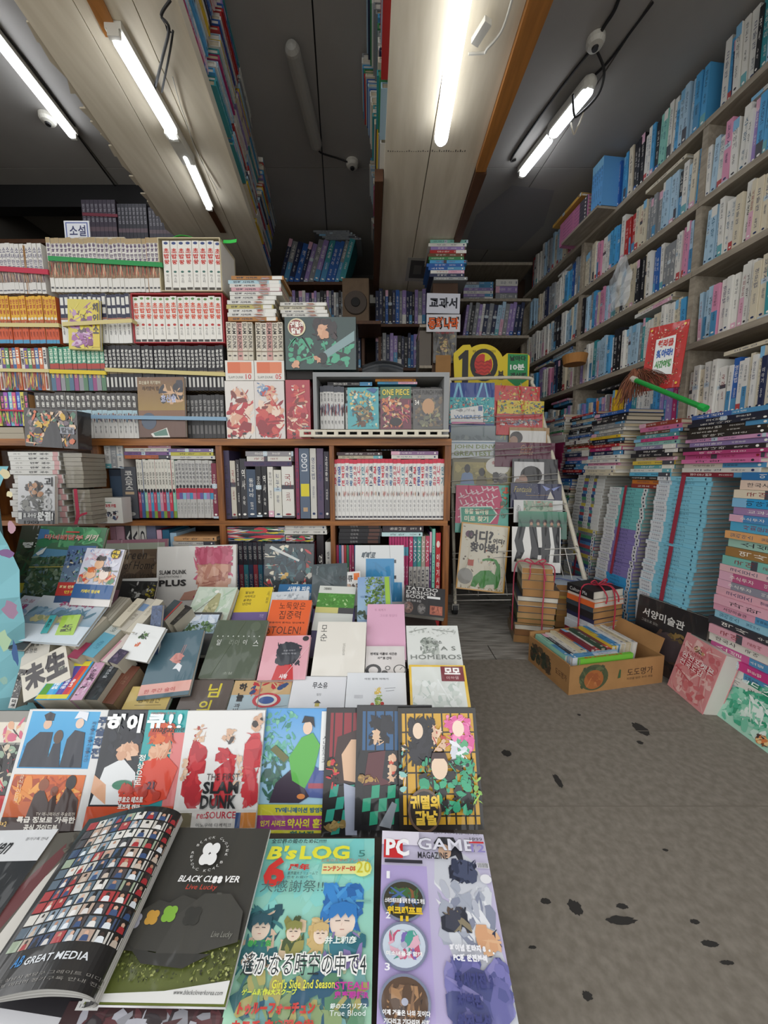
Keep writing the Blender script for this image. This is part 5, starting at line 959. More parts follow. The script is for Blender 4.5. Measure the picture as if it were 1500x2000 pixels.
# items, one tier after another from the top; each lower tier stands a little nearer
def rk(name, label, cat, cs, base, shapes, k=0, t=.004, ext=.05, **kw):
    yb = (cs[2][1]+cs[3][1])/2; u = ((cs[0][0]+cs[1][0])/2-880)/(150+(yb-745)*.22)
    Y = RP(u, yb).y-.012-.006*k
    return cover_book(name, label, cat, cs, Y, 9, t, base, shapes, yaw=-4, ext=ext, **kw)
TEAL = ['#2a9aa0', '#d8d0b0', '#c8503c', '#1f6a8a', '#e0e4dc', '#2f4a6a', '#6ac0b4']
rk('picture_book', 'blue and turquoise picture book with a white postcard, top left of the wire rack', 'book', [(877, 746), (966, 749), (965, 826), (880, 828)], '#1f3f86', [('r', 0, .64, 1, 1, '#20418c'), ('l', .1, .64, .18, 1, .05, '#7ab8d4'), ('l', .28, .64, .2, 1, .05, '#7ab8d4'), ('l', .62, .64, .72, 1, .05, '#7ab8d4'), ('l', .85, .64, .78, 1, .04, '#7ab8d4'), ('r', 0, 0, 1, .64, '#3aa8ae'), ('m', 0, 0, 1, .63, TEAL, 150, .035, 101), ('p', [(.02, .32), (.74, .45), (.76, .02), (.03, .0)], '#e2e2de'), ('m', .06, .26, .6, .36, ['#9a9a9a', '#b8b8b8'], 6, .05, 104), ('r', .64, .3, .73, .42, '#4a6a9a'), ('t', "WHERE'S", .1, .1, .7, .2, '#2a6aa8', 'h', .05), ('r', .05, -.02, .8, .03, '#d88ab0')])
rk('picture_book', 'red picture book with small yellow frames, top right of the wire rack', 'book', [(965, 751), (1052, 757), (1056, 800), (966, 798)], '#c02f2a', [('r', 0, 0, 1, 1, '#bf2e28'), ('m', .03, .05, .97, .97, ['#d8b04a', '#e8d8a0', '#8a9a4a', '#8a2a22', '#3a6a8a'], 40, .04, 106)])
rk('picture_book', 'yellow patterned picture book behind the red-framed one on the wire rack', 'book', [(972, 781), (1062, 784), (1062, 830), (970, 826)], '#cdb430', [('r', 0, 0, 1, 1, '#d0b833'), ('m', 0, 0, 1, 1, ['#8a9a3a', '#e2d05a', '#c84a38', '#4a6a3a', '#d8c040', '#3a5a7a'], 130, .035, 107)], 1)
rk('picture_book', 'red-framed picture book with a crowded white picture on the wire rack', 'book', [(970, 807), (1060, 810), (1060, 832), (969, 832)], '#b92c2a', [('m', .07, .0, .93, .62, ['#d8d4cc', '#8a8a9a', '#c8605a', '#5a6a8a', '#d8d0c0'], 70, .04, 109)], 2)
rk('record_sleeve', 'misty grey record sleeve with a yellow title mark on the rack', 'record', [(880, 829), (997, 833), (997, 862), (881, 861)], '#7f8b8f', [('r', 0, 0, 1, 1, '#8d989a', '#5c686c'), ('m', 0, 0, 1, .4, ['#5a666a', '#6c787a', '#78827f'], 14, .12, 110), ('t', '가', .83, .12, .93, .62, '#b8b04a', 'h')], 1)
rk('record_sleeve', 'tan and white record sleeve with a dark-haired figure, right of the grey one', 'record', [(994, 834), (1072, 836), (1074, 865), (995, 863)], '#a07c48', [('r', .02, 0, .92, .78, '#d2d0ca'), ('e', .18, .3, .16, .42, '#39332f'), ('e', .12, .1, .1, .3, '#9a7a66')], 1)
rk('record_sleeve', 'white record sleeve with two lines of big green capitals on the rack', 'record', [(881, 860), (967, 861), (967, 893), (883, 893)], '#c4cbcc', [('r', 0, .84, 1, .9, '#5c7f9a'), ('t', 'JOHN DENV', .06, .45, 1.0, .76, '#7f8f52', 'h', .06), ('t', 'GREATEST', .05, .08, .92, .38, '#7f8f52', 'h', .06)], 2)
rk('record_sleeve', 'maroon record sleeve with gold script on the rack', 'record', [(967, 863), (1083, 866), (1085, 895), (967, 893)], '#5c1f38', [('t', 'Stephen', .02, .78, .14, .9, '#a88a8e', 'h'), ('t', 'Gold', .42, .5, .6, .85, '#b8865a', 'i'), ('t', 'Jubilee', .4, .12, .62, .48, '#b8865a', 'i')], 2)
rk('record_sleeve', 'green record sleeve with two people seen from behind', 'record', [(882, 893), (1000, 898), (1000, 947), (884, 946)], '#6f6a4c', [('r', .03, .0, .97, .85, '#a0935a', '#7d7648'), ('m', .05, .1, .95, .85, ['#8f8650', '#b0a264', '#7a7446', '#a89c60'], 30, .08, 112), ('p', [(.14, 0), (.17, .4), (.26, .5), (.34, .4), (.38, 0)], '#6f86a8'), ('e', .255, .6, .05, .17, '#2a2624'), ('p', [(.4, 0), (.43, .3), (.5, .38), (.57, .3), (.6, 0)], '#6a6246'), ('e', .5, .48, .05, .16, '#2a2624'), ('e', .76, .72, .2, .35, '#cfcdc4'), ('m', .68, .0, .93, .5, ['#55504c', '#8a8680', '#3a3634'], 14, .09, 113), ('t', '송버들강', .66, .78, .9, .92, '#a8504a', 'h', .02)], 3)
rk('record_sleeve', 'white and black record sleeve with a dark-haired head looking down', 'record', [(1000, 895), (1088, 898), (1091, 946), (1001, 945)], '#2c2b2d', [('r', .04, 0, .7, .88, '#c9c8c6'), ('e', .42, .34, .24, .38, '#25211f'), ('e', .24, .14, .1, .22, '#a37f6c'), ('p', [(.04, 0), (.1, .22), (.28, .1), (.4, 0)], '#8a6f60')], 3)
rk('picture_book', 'maze picture book in pink and teal with a green arrow title', 'book', [(888, 945), (995, 949), (992, 1024), (892, 1022)], '#4fae9a', [('p', [(0, .0), (.0, .98), (.8, .98), (.88, .6), (.8, .0)], '#c0285c')]+[('l', .05+.09*(k % 8), .15+.1*(k // 3), .16+.09*(k % 8), .22+.1*(k // 3), .025, '#e4c8cc') for k in range(24)]+[('l', .12+.1*(k % 7), .3+.09*(k // 3), .08+.1*(k % 7), .42+.09*(k // 3), .025, '#e4c8cc') for k in range(21)]+[('m', .84, .05, .99, .95, ['#c85a3a', '#d8b04a', '#3a5a3a', '#3aa08c'], 10, .06, 116), ('p', [(.08, .42), (.68, .46), (.8, .25), (.66, .02), (.1, -.0)], '#e0e4d8'), ('p', [(.1, .4), (.67, .43), (.77, .25), (.65, .03), (.12, .01)], '#2a9a7c'), ('t', '동물 컬러링', .17, .24, .62, .38, '#e8e6c8', 'h', .05), ('t', '미로 찾기', .17, .05, .62, .2, '#e8e6c8', 'h', .05)], 4, hard=True)
rk('record_sleeve', 'navy record sleeve with a pale winged figure and gold script', 'record', [(997, 943), (1096, 946), (1098, 977), (998, 975)], '#22264a', [('t', 'Fantasia', .06, .45, .4, .8, '#b8a85a', 'i'), ('l', .3, .25, .75, .3, .02, '#a8843a'), ('p', [(.7, .55), (.62, .9), (.78, .7)], '#7f8cc0'), ('p', [(.84, .55), (.98, .88), (.8, .7)], '#7f8cc0'), ('p', [(.72, .05), (.78, .55), (.86, .05)], '#c4bfb4'), ('m', .05, .1, .6, .95, ['#8a8ab0', '#c8c4a0'], 9, .012, 118)], 4)
rk('record_sleeve', 'white sleeve with a green watercolour band, below the navy sleeve', 'record', [(1003, 976), (1098, 978), (1100, 1003), (1004, 1001)], '#d3d4d0', [('r', .2, 0, .8, .95, '#7f9a86', '#a8b49c'), ('m', .2, .05, .8, .95, ['#6a8a70', '#b8b0a0', '#a86a5a', '#8fa890'], 18, .06, 120), ('t', '소리', .06, .1, .14, .6, '#3a3c3e', 'v')], 5)
rk('record_sleeve', 'green sleeve with a row of five small people', 'record', [(1012, 998), (1106, 1000), (1108, 1034), (1013, 1032)], '#3d6a58', [('r', 0, .3, 1, 1, '#4a8a6e', '#3a5a4c')]+[q for k in range(5) for q in (('e', .27+.14*k, .38, .045, .16, '#2a2522'), ('e', .27+.14*k, .28, .03, .1, '#b48a70'), ('p', [(.2+.14*k, 0), (.24+.14*k, .2), (.31+.14*k, .2), (.35+.14*k, 0)], '#5c5448'))], 6)
rk('picture_book', 'black and white wavy-striped book low on the right of the rack', 'book', [(1000, 1029), (1098, 1030), (1092, 1100), (1000, 1096)], '#e2e0da', [('p', [(.04, 0), (.1, .3), (.05, .6), (.12, 1), (.28, 1), (.22, .6), (.26, .3), (.16, 0)], '#17171a'), ('p', [(.36, 0), (.4, .4), (.35, 1), (.5, 1), (.55, .4), (.52, 0)], '#17171a'), ('p', [(.6, 0), (.62, .5), (.6, 1), (.76, 1), (.8, .5), (.76, 0)], '#17171a'), ('p', [(.84, 0), (.88, .4), (.82, 1), (.98, 1), (.98, 0)], '#17171a'), ('r', .42, .2, .75, .42, '#1f1f22')], 7)
rk('picture_book', 'cream hidden-picture book with a green dinosaur, bottom left of the rack', 'book', [(899, 1019), (995, 1028), (985, 1160), (893, 1149)], '#d8a24a', [('r', .03, .02, .97, .98, '#ddd6c0'), ('m', .04, .05, .96, .95, ['#c8b89a', '#a8684a', '#8a9aa0', '#b0a078', '#6a5a4a', '#d8cdb0'], 46, .035, 122), ('t', '어디', .16, .72, .56, .9, '#2a2522', 'h', .05), ('t', '?', .58, .72, .68, .9, '#2a2522', 'h', .05), ('t', '어디?', .68, .72, .92, .8, '#2a2522', 'h', .03), ('t', '찾아봐!', .22, .57, .8, .72, '#2a2522', 'h', .05), ('e', .17, .83, .07, .05, '#5a2a4a'), ('r', .2, .36, .32, .45, '#b8482f'), ('e', .17, .2, .16, .12, '#9a9890'),
   ('p', [(.3, .06), (.34, .2), (.48, .3), (.66, .32), (.78, .26), (.8, .38), (.74, .46), (.56, .46), (.5, .44), (.5, .475), (.62, .5), (.78, .49), (.87, .4), (.9, .22), (.86, .08), (.8, .04), (.78, .12), (.62, .1), (.58, .04), (.5, .04), (.46, .12), (.4, .05)], '#3c8a34'), ('m', .4, .15, .75, .28, ['#358030', '#45933c'], 8, .06, 123), ('m', .04, .02, .96, .07, ['#8a7a52', '#e0d8c4', '#b09a60'], 16, .03, 124)], 7, t=.008, hard=True, ext=.0)
# yellow 10-minute sign board behind the rack
YS = 2.16
def SG(x, y, d=0): return atY(x, y, YS)-V((0, d, 0))
sg = empty('cutout_sign', SG(960, 750), 'yellow cut-out sign with a large black 10 and a green ribbon panel above the rack', 'sign')
def sgpoly(name, pts, c, d, th=.003):
    f = [SG(x, y, d)-SG(960, 750) for x, y in pts]; b = [p+V((0, th, 0)) for p in f]; n = len(f); m = MB()
    m.add(f+b, [tuple(range(n)), tuple(range(2*n-1, n-1, -1))]+[(i, i+n, (i+1) % n+n, (i+1) % n) for i in range(n)], hx(c)); m.build(name, PRINT, sg)
circ = lambda cx, cy, rx, ry, a0=0, a1=360, n=22: [(cx+rx*math.cos(math.radians(a0+(a1-a0)*i/n)), cy-ry*math.sin(math.radians(a0+(a1-a0)*i/n))) for i in range(n+(a1-a0 != 360))]
sgpoly('board', [(888, 756), (886, 705), (886, 690), (904, 674)]+[(918, 673)]+circ(944, 710, 40, 38, 125, 20, 12)+[(990, 690), (1030, 691), (1035, 696), (1032, 757), (1020, 760)], '#dfc51a', 0)
sgpoly('numeral', [(902, 748), (903, 700), (897, 704), (895, 697), (909, 684), (915, 684), (914, 748)], '#211f1f', .0006, .0005)
sgpoly('numeral', circ(945, 713, 27, 32), '#211f1f', .0006, .0005); sgpoly('clock_face', circ(945, 711, 18, 22), '#dfc51a', .0014, .0005); sgpoly('pie_chart', [(946, 711), (947, 693)]+circ(944, 712, 17.5, 21, 95, 395, 24)[:-1]+[(959, 700)], '#c8352c', .0022, .0005)
for k in range(4): sgpoly('pie_wave', [(928+6*i, 704+k*7+(3 if i % 2 else 0)) for i in range(6)]+[(958-6*i, 707+k*7+(3 if i % 2 == 0 else 0)) for i in range(6)], '#a82a26', .003, .0004)
sgpoly('ribbon_panel', [(992, 691), (1031, 692), (1030, 742), (1009, 756), (991, 742)], '#1f8a4c', .0008, .0005)
a0 = SG(960, 750)
def sgt(txt, x0, y0, x1, y1, c, b=.03):
    O = SG(x0, y1)-a0; A = Art(O, SG(x1, y1)-SG(x0, y1), SG(x0, y0)-SG(x0, y1), (0, -1, 0), lay=30); A.text(txt, 0, 0, 1, 1, c, 'h', b); A.mb.build('lettering', PRINT, sg)
sgt('날마다', 996, 695, 1027, 705, '#1c2a22'); sgt('10분', 996, 711, 1024, 723, '#e8eee6'); sgt('계산력', 996, 728, 1027, 738, '#1c2a22'); sgt('분', 972, 724, 984, 742, '#211f1f', .04); sgt('하루 10분 계산력이 강해진다', 923, 684, 968, 689, '#3a3420', .0)
# ================================================================ red picture book, broom and basket on the right piles
cs = [(1277, 642), (1346, 621), (1327, 757), (1243, 763)]
cover_book('picture_book', 'red picture book with a white title card leaning on the right shelves above the broom', 'book', cs, 1.50, 8, .008, '#b8241f', [('r', .03, .02, .97, .98, '#b3231e'), ('m', .08, .06, .92, .94, ['#c8402a', '#8a1f1c', '#d8a07a', '#b86a4a', '#e0c8b0', '#7a2a2a', '#5a6a4a'], 170, .03, 131), ('p', [(.26, .25), (.24, .78), (.74, .8), (.78, .2)], '#dfe0dc'), ('t', '월리를', .3, .64, .7, .76, '#c0322c', 'h', .06), ('t', '찾아라!', .3, .48, .72, .61, '#2a5aa8', 'h', .06), ('t', '시간여행', .3, .32, .72, .44, '#3a8a3e', 'h', .06), ('e', .08, .94, .03, .02, '#e0b83a'), ('e', .92, .94, .03, .02, '#e0b83a'), ('e', .92, .06, .03, .02, '#e0b83a')], yaw=-52, hard=True)
bmn = empty('hand_broom', (0, 0, 0), 'reddish-brown hand broom with green handle lying across the right book piles', 'broom')
h0, h1 = atY(1240, 742, 1.44), atY(1376, 797, 1.17)
MB().tube([h0, h1], [.0085, .0085], 10, '#1f9a3c').build('handle', mat('green_handle', '#1f8f3a', .35, bump=.3, nscale=90), bmn)
MB().tube([h1-(h1-h0)*.05, h1+(h1-h0)*.02], [.011, .011], 10).build('handle_grip', mat('green_grip', '#26a548', .3), bmn)
MB().tube([h0-(h1-h0)*.05, h0+(h1-h0)*.02], [.012, .011], 10, '#b8aea0').build('ferrule', MATTE, bmn)
m = MB(); R = random.Random(6)
for k in range(170):
    s = R.random(); e = atY(1200+s*105+R.uniform(-4, 4), 792-s*52+R.uniform(-12, 10)*(1 if s < .6 else .5), 1.46+R.uniform(-.03, .03)); c0 = atY(1236+s*18, 726+R.uniform(-5, 9), 1.455)
    pts = smooth_curve([h0, c0+V((R.uniform(-.006, .006), 0, R.uniform(-.004, .004))), (c0+e)/2+V((R.uniform(-.01, .01), R.uniform(-.01, .01), .012)), e], 3); m.tube(pts, .0013, 3, R.choice(['#6e3f2a', '#7d4a32', '#5a3322', '#8a563c']))
b_ = m.build('bristles', MATTE, bmn); b_['kind'] = 'stuff'
bk = empty('small_basket', atY(1122, 712, 2.2), 'small round wooden bowl on the pile left of the yellow books', 'bowl'); MB().tube([(0, 0, 0), (0, 0, .05)], [.06, .07], 20, '#a8743a').build('bowl', MATTE, bk); MB().tube([(0, 0, .0495), (0, 0, .0515)], [.062, .062], 20, '#5a3a1c').build('bowl_inside', MATTE, bk)
# ================================================================ tied stacks on the floor
def tied(name_lab, base, yaw, specs, group, string, seed, page='#b98f5c'):
    """books lying flat, page edges to the aisle. specs: (thick, width, depth, cover colour, page colour, dx)"""
    R = random.Random(seed); z = 0; M = Matrix.Translation(base) @ Matrix.Rotation(yaw, 4, 'Z'); tops = []
    for i, (t, w, d, c, pg, dx) in enumerate(specs):
        mb = MB(); b = .0012; e = .002
        mb.box((-w/2, 0, 0), (w/2, d, b), c); mb.box((-w/2, 0, t-b), (w/2, d, t), c); mb.box((-w/2, b, b), (-w/2+b, d-b, t-b), c)
        o = mb.build('old_book', PRINT); pb_ = MB().box((-w/2+b, e, b), (w/2-e, d-e, t-b), pg).build('page_block', PAGE, o)
        o.matrix_world = M @ Matrix.Translation((dx+R.uniform(-.003, .003), R.uniform(-.003, .003), z+.0003)) @ Matrix.Rotation(R.uniform(-.03, .03), 4, 'Z')
        tag(o, f"old book with {'white' if pg.startswith('#c') else 'tanned'} pages, {ordn(i+1)} from bottom of {name_lab}", 'book', group)
        z += t; tops.append(z)
    return M, z
BR, TN, WH = '#a87c4a', '#b08a5a', '#cfc9ba'
sA = [(.036, .17, .2, '#8a7a62', BR, 0), (.028, .165, .2, '#7d5a3a', '#8a6038', 0), (.02, .165, .2, '#c9c4b4', WH, 0), (.012, .165, .2, '#3a3a3a', TN, 0), (.022, .16, .2, '#4a5a3a', BR, .004), (.028, .16, .2, '#4a5a3a', TN, .002), (.03, .16, .2, '#39465e', BR, .004), (.022, .165, .2, '#c8c0ac', TN, .008), (.022, .17, .2, '#3a3f4a', WH, .01), (.036, .155, .18, '#4a3a2a', BR, .022), (.04, .135, .17, '#8a8272', BR, .008), (.03, .135, .17, '#2a2a28', TN, .004), (.026, .13, .17, '#c9c2aa', BR, 0)]
cA = atZ(1042, 1258, 0); M_, zA = tied('the tall tied stack', V((cA.x, cA.y, 0)), -.22, sA, 'old books tied in the tall stack', None, 1)
def loop(label, M, pts, c, w=.008):
    ps = [M @ V(p) for p in pts]; return MB().tube(smooth_curve(ps, 5), [.0028]*(5*(len(ps)-1)+1), 5, c).build('tie_string', MATTE), label
def string(label, M, zt, w, d, c, xo=0, bow=False):
    pts = [(xo, -.011, .015), (xo-.002, -.012, zt*.5), (xo, -.012, zt*.72), (xo-.002, .004, zt+.004), (xo, d*.5, zt+.004), (xo, d+.004, zt-.01)]
    m = MB(); m.tube(smooth_curve([M @ V(p) for p in pts], 5), .003, 6, c)
    pts = [(-w/2-.012, .06, .03), (-w/2-.013, .06, zt*.5), (-w/2-.004, .062, zt+.002), (0, .06, zt+.005), (w/2+.006, .06, zt-.004), (w/2+.008, .06, zt*.7)]
    m.tube(smooth_curve([M @ V(p) for p in pts], 5), .003, 6, c)
    if bow:
        for s in (-1, 1):
            m.tube(smooth_curve([M @ V(p) for p in ((0, .06, zt+.006), (.03*s, .05, zt+.03), (.045*s, .055, zt+.02), (.02*s, .06, zt+.006))], 5), .003, 6, c)
            m.tube(smooth_curve([M @ V(p) for p in ((0, .06, zt+.006), (.025*s, .02, zt+.01), (.03*s, -.012, zt-.02), (.035*s, -.013, zt-.05))], 5), .003, 6, c)
    return tag(m.build('tie_string', MATTE), label, 'string')
string('pink string with a bow round the tall tied stack', M_, zA, .15, .18, '#b8475c', .03, True)
sB = [(.05, .17, .17, '#6a5230', '#8a6a40', 0), (.03, .165, .17, '#8a6a40', BR, .004), (.03, .17, .17, '#b08a4a', BR, .006), (.026, .17, .17, '#c9a24a', BR, .008), (.028, .165, .17, '#8a8478', TN, .004), (.026, .168, .17, '#6a6a66', BR, .006), (.012, .17, .17, '#d0a838', '#c8a858', .004), (.024, .17, .17, '#a89878', BR, .002), (.03, .16, .17, '#b9c4cf', BR, -.004)]
cB = atY(1122, 1200, 1.60); M_, zB = tied('the stack tied with grey-blue string', V((cB.x, 1.60, 0)), -.2, sB, 'old books tied in the shorter stack', None, 2)
string('grey-blue string round the shorter tied stack', M_, zB, .165, .17, '#5c6890', .04)
sC = [(.03, .17, .14, '#3a6ab0', TN, 0), (.03, .17, .14, '#232326', WH, 0), (.03, .172, .14, '#8a2a3a', TN, .003), (.034, .17, .14, '#c9ccd0', '#c9c4b8', 0), (.022, .168, .14, '#b8bcc0', TN, .003), (.02, .165, .14, '#2a2a4a', BR, .006), (.03, .17, .14, '#1f1f22', BR, .002), (.022, .165, .14, '#39424a', BR, 0), (.022, .17, .14, '#d0612c', WH, 0), (.012, .165, .14, '#c9c4b8', WH, .004), (.034, .165, .14, '#1c1c1f', WH, -.004)]
# this stack shows its spines: turn it so that the covers' spine side faces the aisle
cC = V((.945, 1.45, 0)); M_, zC = tied('the red-ribboned stack', cC, .32, sC, 'books in the red-ribboned stack', None, 3)
string('red ribbon with trailing ends round the third tied stack', M_, zC, .165, .14, '#a8283c', .02, True)
A = Art(M_ @ V((-.083, .002, zC-.028)), M_.to_3x3() @ V((0, .136, 0)), V((0, 0, .022)), M_.to_3x3() @ V((-1, 0, 0)), lay=50); A.U = -A.U; A.O = A.O-A.U
A.text('Culture Ma', .1, .15, .75, .85, '#d8d8d4', 'h', .02); tag(A.mb.build('spine_title', PRINT), 'white lettering Culture on the black top book of the ribboned stack', 'lettering')
# ================================================================ cardboard box of books
b0, b1 = atZ(1110, 1358, 0), atZ(1293, 1333, 0); yaw = math.atan2(b1.y-b0.y, b1.x-b0.x); bw = (b1-b0).length; bd, bh = .24, .105
cbx = empty('cardboard_box', b0, 'open brown cardboard box full of books on the concrete floor', 'box'); cbx.rotation_euler.z = yaw
th = .005
def cb_(n, lo, hi, X=None, mt=M_CARD): return MB().box(lo, hi, X=X).build(n, mt, cbx)
cb_('front_panel', (0, 0, 0), (bw, th, bh)); cb_('back_panel', (0, bd-th, 0), (bw, bd, bh+.02)); cb_('side_panel', (0, th, 0), (th, bd-th, bh+.004)); cb_('side_panel', (bw-th, th, 0), (bw, bd-th, bh)); cb_('base_panel', (th, th, 0), (bw-th, bd-th, .004))
cb_('flap', (-.002, .0, 0), (.003, bd*.9, .06), Matrix.Translation((bw-.004, .02, bh)) @ Matrix.Rotation(.35, 4, 'Y'))
A = Art((0, 0, 0), (bw, 0, 0), (0, 0, bh), (0, -1, 0)); A.draw([('e', .25, .52, .15, .46, '#4a5236', 24), ('m', .1, .1, .4, .95, ['#3f4a32', '#5a6240', '#46502f'], 22, .05, 141), ('e', .25, .45, .1, .34, '#a2602f', 22), ('m', .17, .2, .33, .72, ['#b87240', '#94522a', '#a8683a'], 10, .04, 142), ('p', [(.5, .38), (.515, .7), (.53, .68), (.53, .4)], '#3a5a36')]); A.mb.build('printed_fruit', MATTE, cbx)
A = Art((0, 0, 0), (bw, 0, 0), (0, 0, bh), (0, -1, 0), lay=20); A.draw([('t', '도도명가', .6, .42, .88, .68, '#4a3526', 'h', .0), ('t', '자연을 담은 우리 과일', .6, .28, .88, .36, '#6a5238', 'h')]); A.mb.build('lettering', MATTE, cbx)
A = Art((0, bd, 0), (0, -bd, 0), (0, 0, bh), (-1, 0, 0)); A.draw([('m', .05, .1, .6, .9, ['#3a4030', '#4a3a2a', '#2f3528', '#5a4a34'], 30, .1, 143), ('t', '도도명가', .7, .4, .95, .62, '#5a3f2a', 'h')]); A.mb.build('side_print', MATTE, cbx)
BXM = Matrix.Translation(b0) @ Matrix.Rotation(yaw, 4, 'Z')
bxc = [('mint', '#8fc4ae'), ('black', '#2b2f3a'), ('white', '#cfcdc4'), ('cream', '#c9bea0'), ('orange', '#b87a52'), ('maroon', '#7f2f38'), ('white', '#d6d3ca'), ('green', '#2f4a3a'), ('maroon', '#6f2a3c'), ('yellow', '#cdb03a'), ('sky blue', '#3f86b8'), ('white', '#cfccc4'), ('cream', '#c4b898'), ('white', '#cbc9c2')]
x = .008; R = random.Random(19)
for i, (cn, c) in enumerate(bxc):                                   # standing on edge, spines up, leaning a little
    t = R.uniform(.019, .025)*bw/.4; L_ = R.uniform(.165, .18); d = .085+.018*(i/13)+R.uniform(0, .012)
    ex = (BXM.to_3x3() @ V((1, 0, -.12))).normalized(); ez = (BXM.to_3x3() @ V((0, 1, 0))); ey = ez.cross(ex)
    p = BXM @ V((x+t/2+.012, bd-.012-L_, .006+d+.02)); place(spine_for(cn, R), 'boxed_book', p, ex, ey, ez, (t*.95, d, L_), c, f'{cn} book spine up, {ordn(i+1)} from the left in the cardboard box', 'book', 'books in the cardboard box'); x += t
    if x > bw-.035: break
for j, (cn, c, xx, w_) in enumerate([('pale blue', '#9ab8d0', .03, .2), ('white', '#c9ccd4', .03, .19), ('bright green', '#6fb83a', .05, .22)]):
    ez = (BXM.to_3x3() @ V((1, 0, 0))); ex = BXM.to_3x3() @ V((0, -1, 0)); ey = ez.cross(ex)
    p = BXM @ V((xx, .045-j*.0135, .006+.115)); me = LIGHT[6] if j < 2 else spine_mesh('boxed_book', [('t', 'ENGLISH', .15, .1, .85, .8, '#c8322a', 'x', .05)], page='#d0c8b8')
    place(me, 'boxed_book', p, ex, ey, ez, (.0125, .11, w_), c, f'{cn} book lying along the front inside the cardboard box', 'book', 'books in the cardboard box')
# ================================================================ books leaning at the right
def lean_book(name, label, P0, P1, h, lean, t, base, shapes, **kw):
    """bottom edge runs P0 -> P1 (as read from left to right); leans back"""
    ex = (P1-P0).normalized(); w = (P1-P0).length; nb = UP.cross(ex); l = math.radians(lean); ez = UP*math.cos(l)+nb*math.sin(l); ey = ez.cross(ex)
    root = empty(name, (0, 0, 0), label, 'book'); o = (P0+P1)/2
    root.matrix_world = Matrix(((ex.x, ey.x, ez.x, o.x), (ex.y, ey.y, ez.y, o.y), (ex.z, ey.z, ez.z, o.z+.0005), (0, 0, 0, 1)))
    m_ = WRAP; b = .0012; mb = MB(); mb.box((-w/2, 0, 0), (w/2, b, h), base); mb.box((-w/2, t-b, 0), (w/2, t, h), base); mb.box((-w/2, b, 0), (-w/2+b, t-b, h), base); mb.build('cover', m_, root)
    MB().box((-w/2+b, b, .002), (w/2-.002, t-b, h-.002), kw.get('page', '#d4d0c6')).build('page_block', PAGE, root)
    art = [q for q in shapes if q[0] != 't']; txt = [q for q in shapes if q[0] == 't']; a = Art((-w/2, 0, 0), (w, 0, 0), (0, 0, h), (0, -1, 0)); a.draw(art)
    if art: a.mb.build('cover_art', m_, root)
    if txt: b_ = Art((-w/2, 0, 0), (w, 0, 0), (0, 0, h), (0, -1, 0), lay=a.lay+2); b_.draw(txt); b_.mb.build('title', m_, root)
    return root
P0, P1 = atZ(1303, 1337, 0), atZ(1372, 1396, 0)
PKP = ['#d87a80', '#e8b0b0', '#e0989a', '#f0c8c4', '#cf6a72', '#eabbb8']
lean_book('thick_paperback', 'thick pink sleeved book leaning on the piles beside the cardboard box', P0, P1, .21, 14, .05, '#dd8f92', [('r', 0, 0, 1, 1, '#e09a9c'), ('m', .02, .02, .98, .98, PKP, 70, .13, 151), ('l', .05, .4, .5, .3, .02, '#c85a64'), ('m', .3, .78, .62, .9, ['#8a6a52', '#e8d8c0', '#4a4244', '#c8a070'], 10, .05, 153), ('t', '우리가이드', .16, .72, .62, .77, '#c04a58', 'h', .02), ('t', '완전포켓몬', .1, .6, .92, .7, '#c02a42', 'h', .1), ('t', '완전포켓몬', .1, .6, .92, .7, '#fbeeec', 'h', .02), ('t', '전국도감', .1, .48, .72, .58, '#c02a42', 'h', .1), ('t', '전국도감', .1, .48, .72, .58, '#fbeeec', 'h', .02)])
P0, P1 = atZ(1400, 1397, 0), atZ(1500, 1472, 0)
GKP = ['#3aa884', '#8fd0b4', '#c8e6d8', '#5ab896', '#2a9a74', '#e4f0e8', '#76c4a6']
lean_book('thick_paperback', 'green and white sleeved book leaning at the right edge beside the pink one', P0, P1, .19, 22, .04, '#dfe9e2', [('r', 0, 0, 1, 1, '#a8d8c2'), ('m', .02, .02, .98, .98, GKP, 80, .13, 155), ('m', .3, .25, .8, .6, ['#e4f0e8', '#cfe8da', '#8fd0b4'], 22, .1, 156), ('m', .72, .03, .98, .2, ['#8a5a3a', '#e8c890', '#4a3a3c', '#d8804a'], 12, .06, 157), ('t', '포켓몬', .08, .84, .6, .95, '#147a58', 'h', .1), ('t', '포켓몬', .08, .84, .6, .95, '#eaf6f0', 'h', .02), ('t', '필드 스쿨', .08, .7, .85, .81, '#147a58', 'h', .1), ('t', '필드 스쿨', .08, .7, .85, .81, '#eaf6f0', 'h', .02)], page='#dcdcd4')
P0, P1 = atZ(1264, 1290, 0)+V((.02, .03, 0)), atZ(1388, 1345, 0)+V((.02, .03, 0))
q0 = V((1.035, 1.43, 0)); q1 = V((1.10, 1.18, 0))
lean_book('art_book', 'black art book with white Korean title leaning on the light blue bundle', q0, q1, .275, 5, .015, '#232224', [('m', .3, .0, .85, .62, ['#3d3330', '#4a3a34', '#2f2a2c', '#5a463a', '#40342f'], 34, .13, 161), ('e', .55, .42, .2, .2, '#4b4042'), ('m', .5, .52, .75, .66, ['#8a7040', '#6a5838'], 6, .06, 162), ('t', '서양미술관', .1, .72, .72, .84, '#d8d6d0', 'h', .02), ('t', '그림으로 읽는', .1, .64, .36, .68, '#a9a6a0', 'h')], page='#c4bfb2')

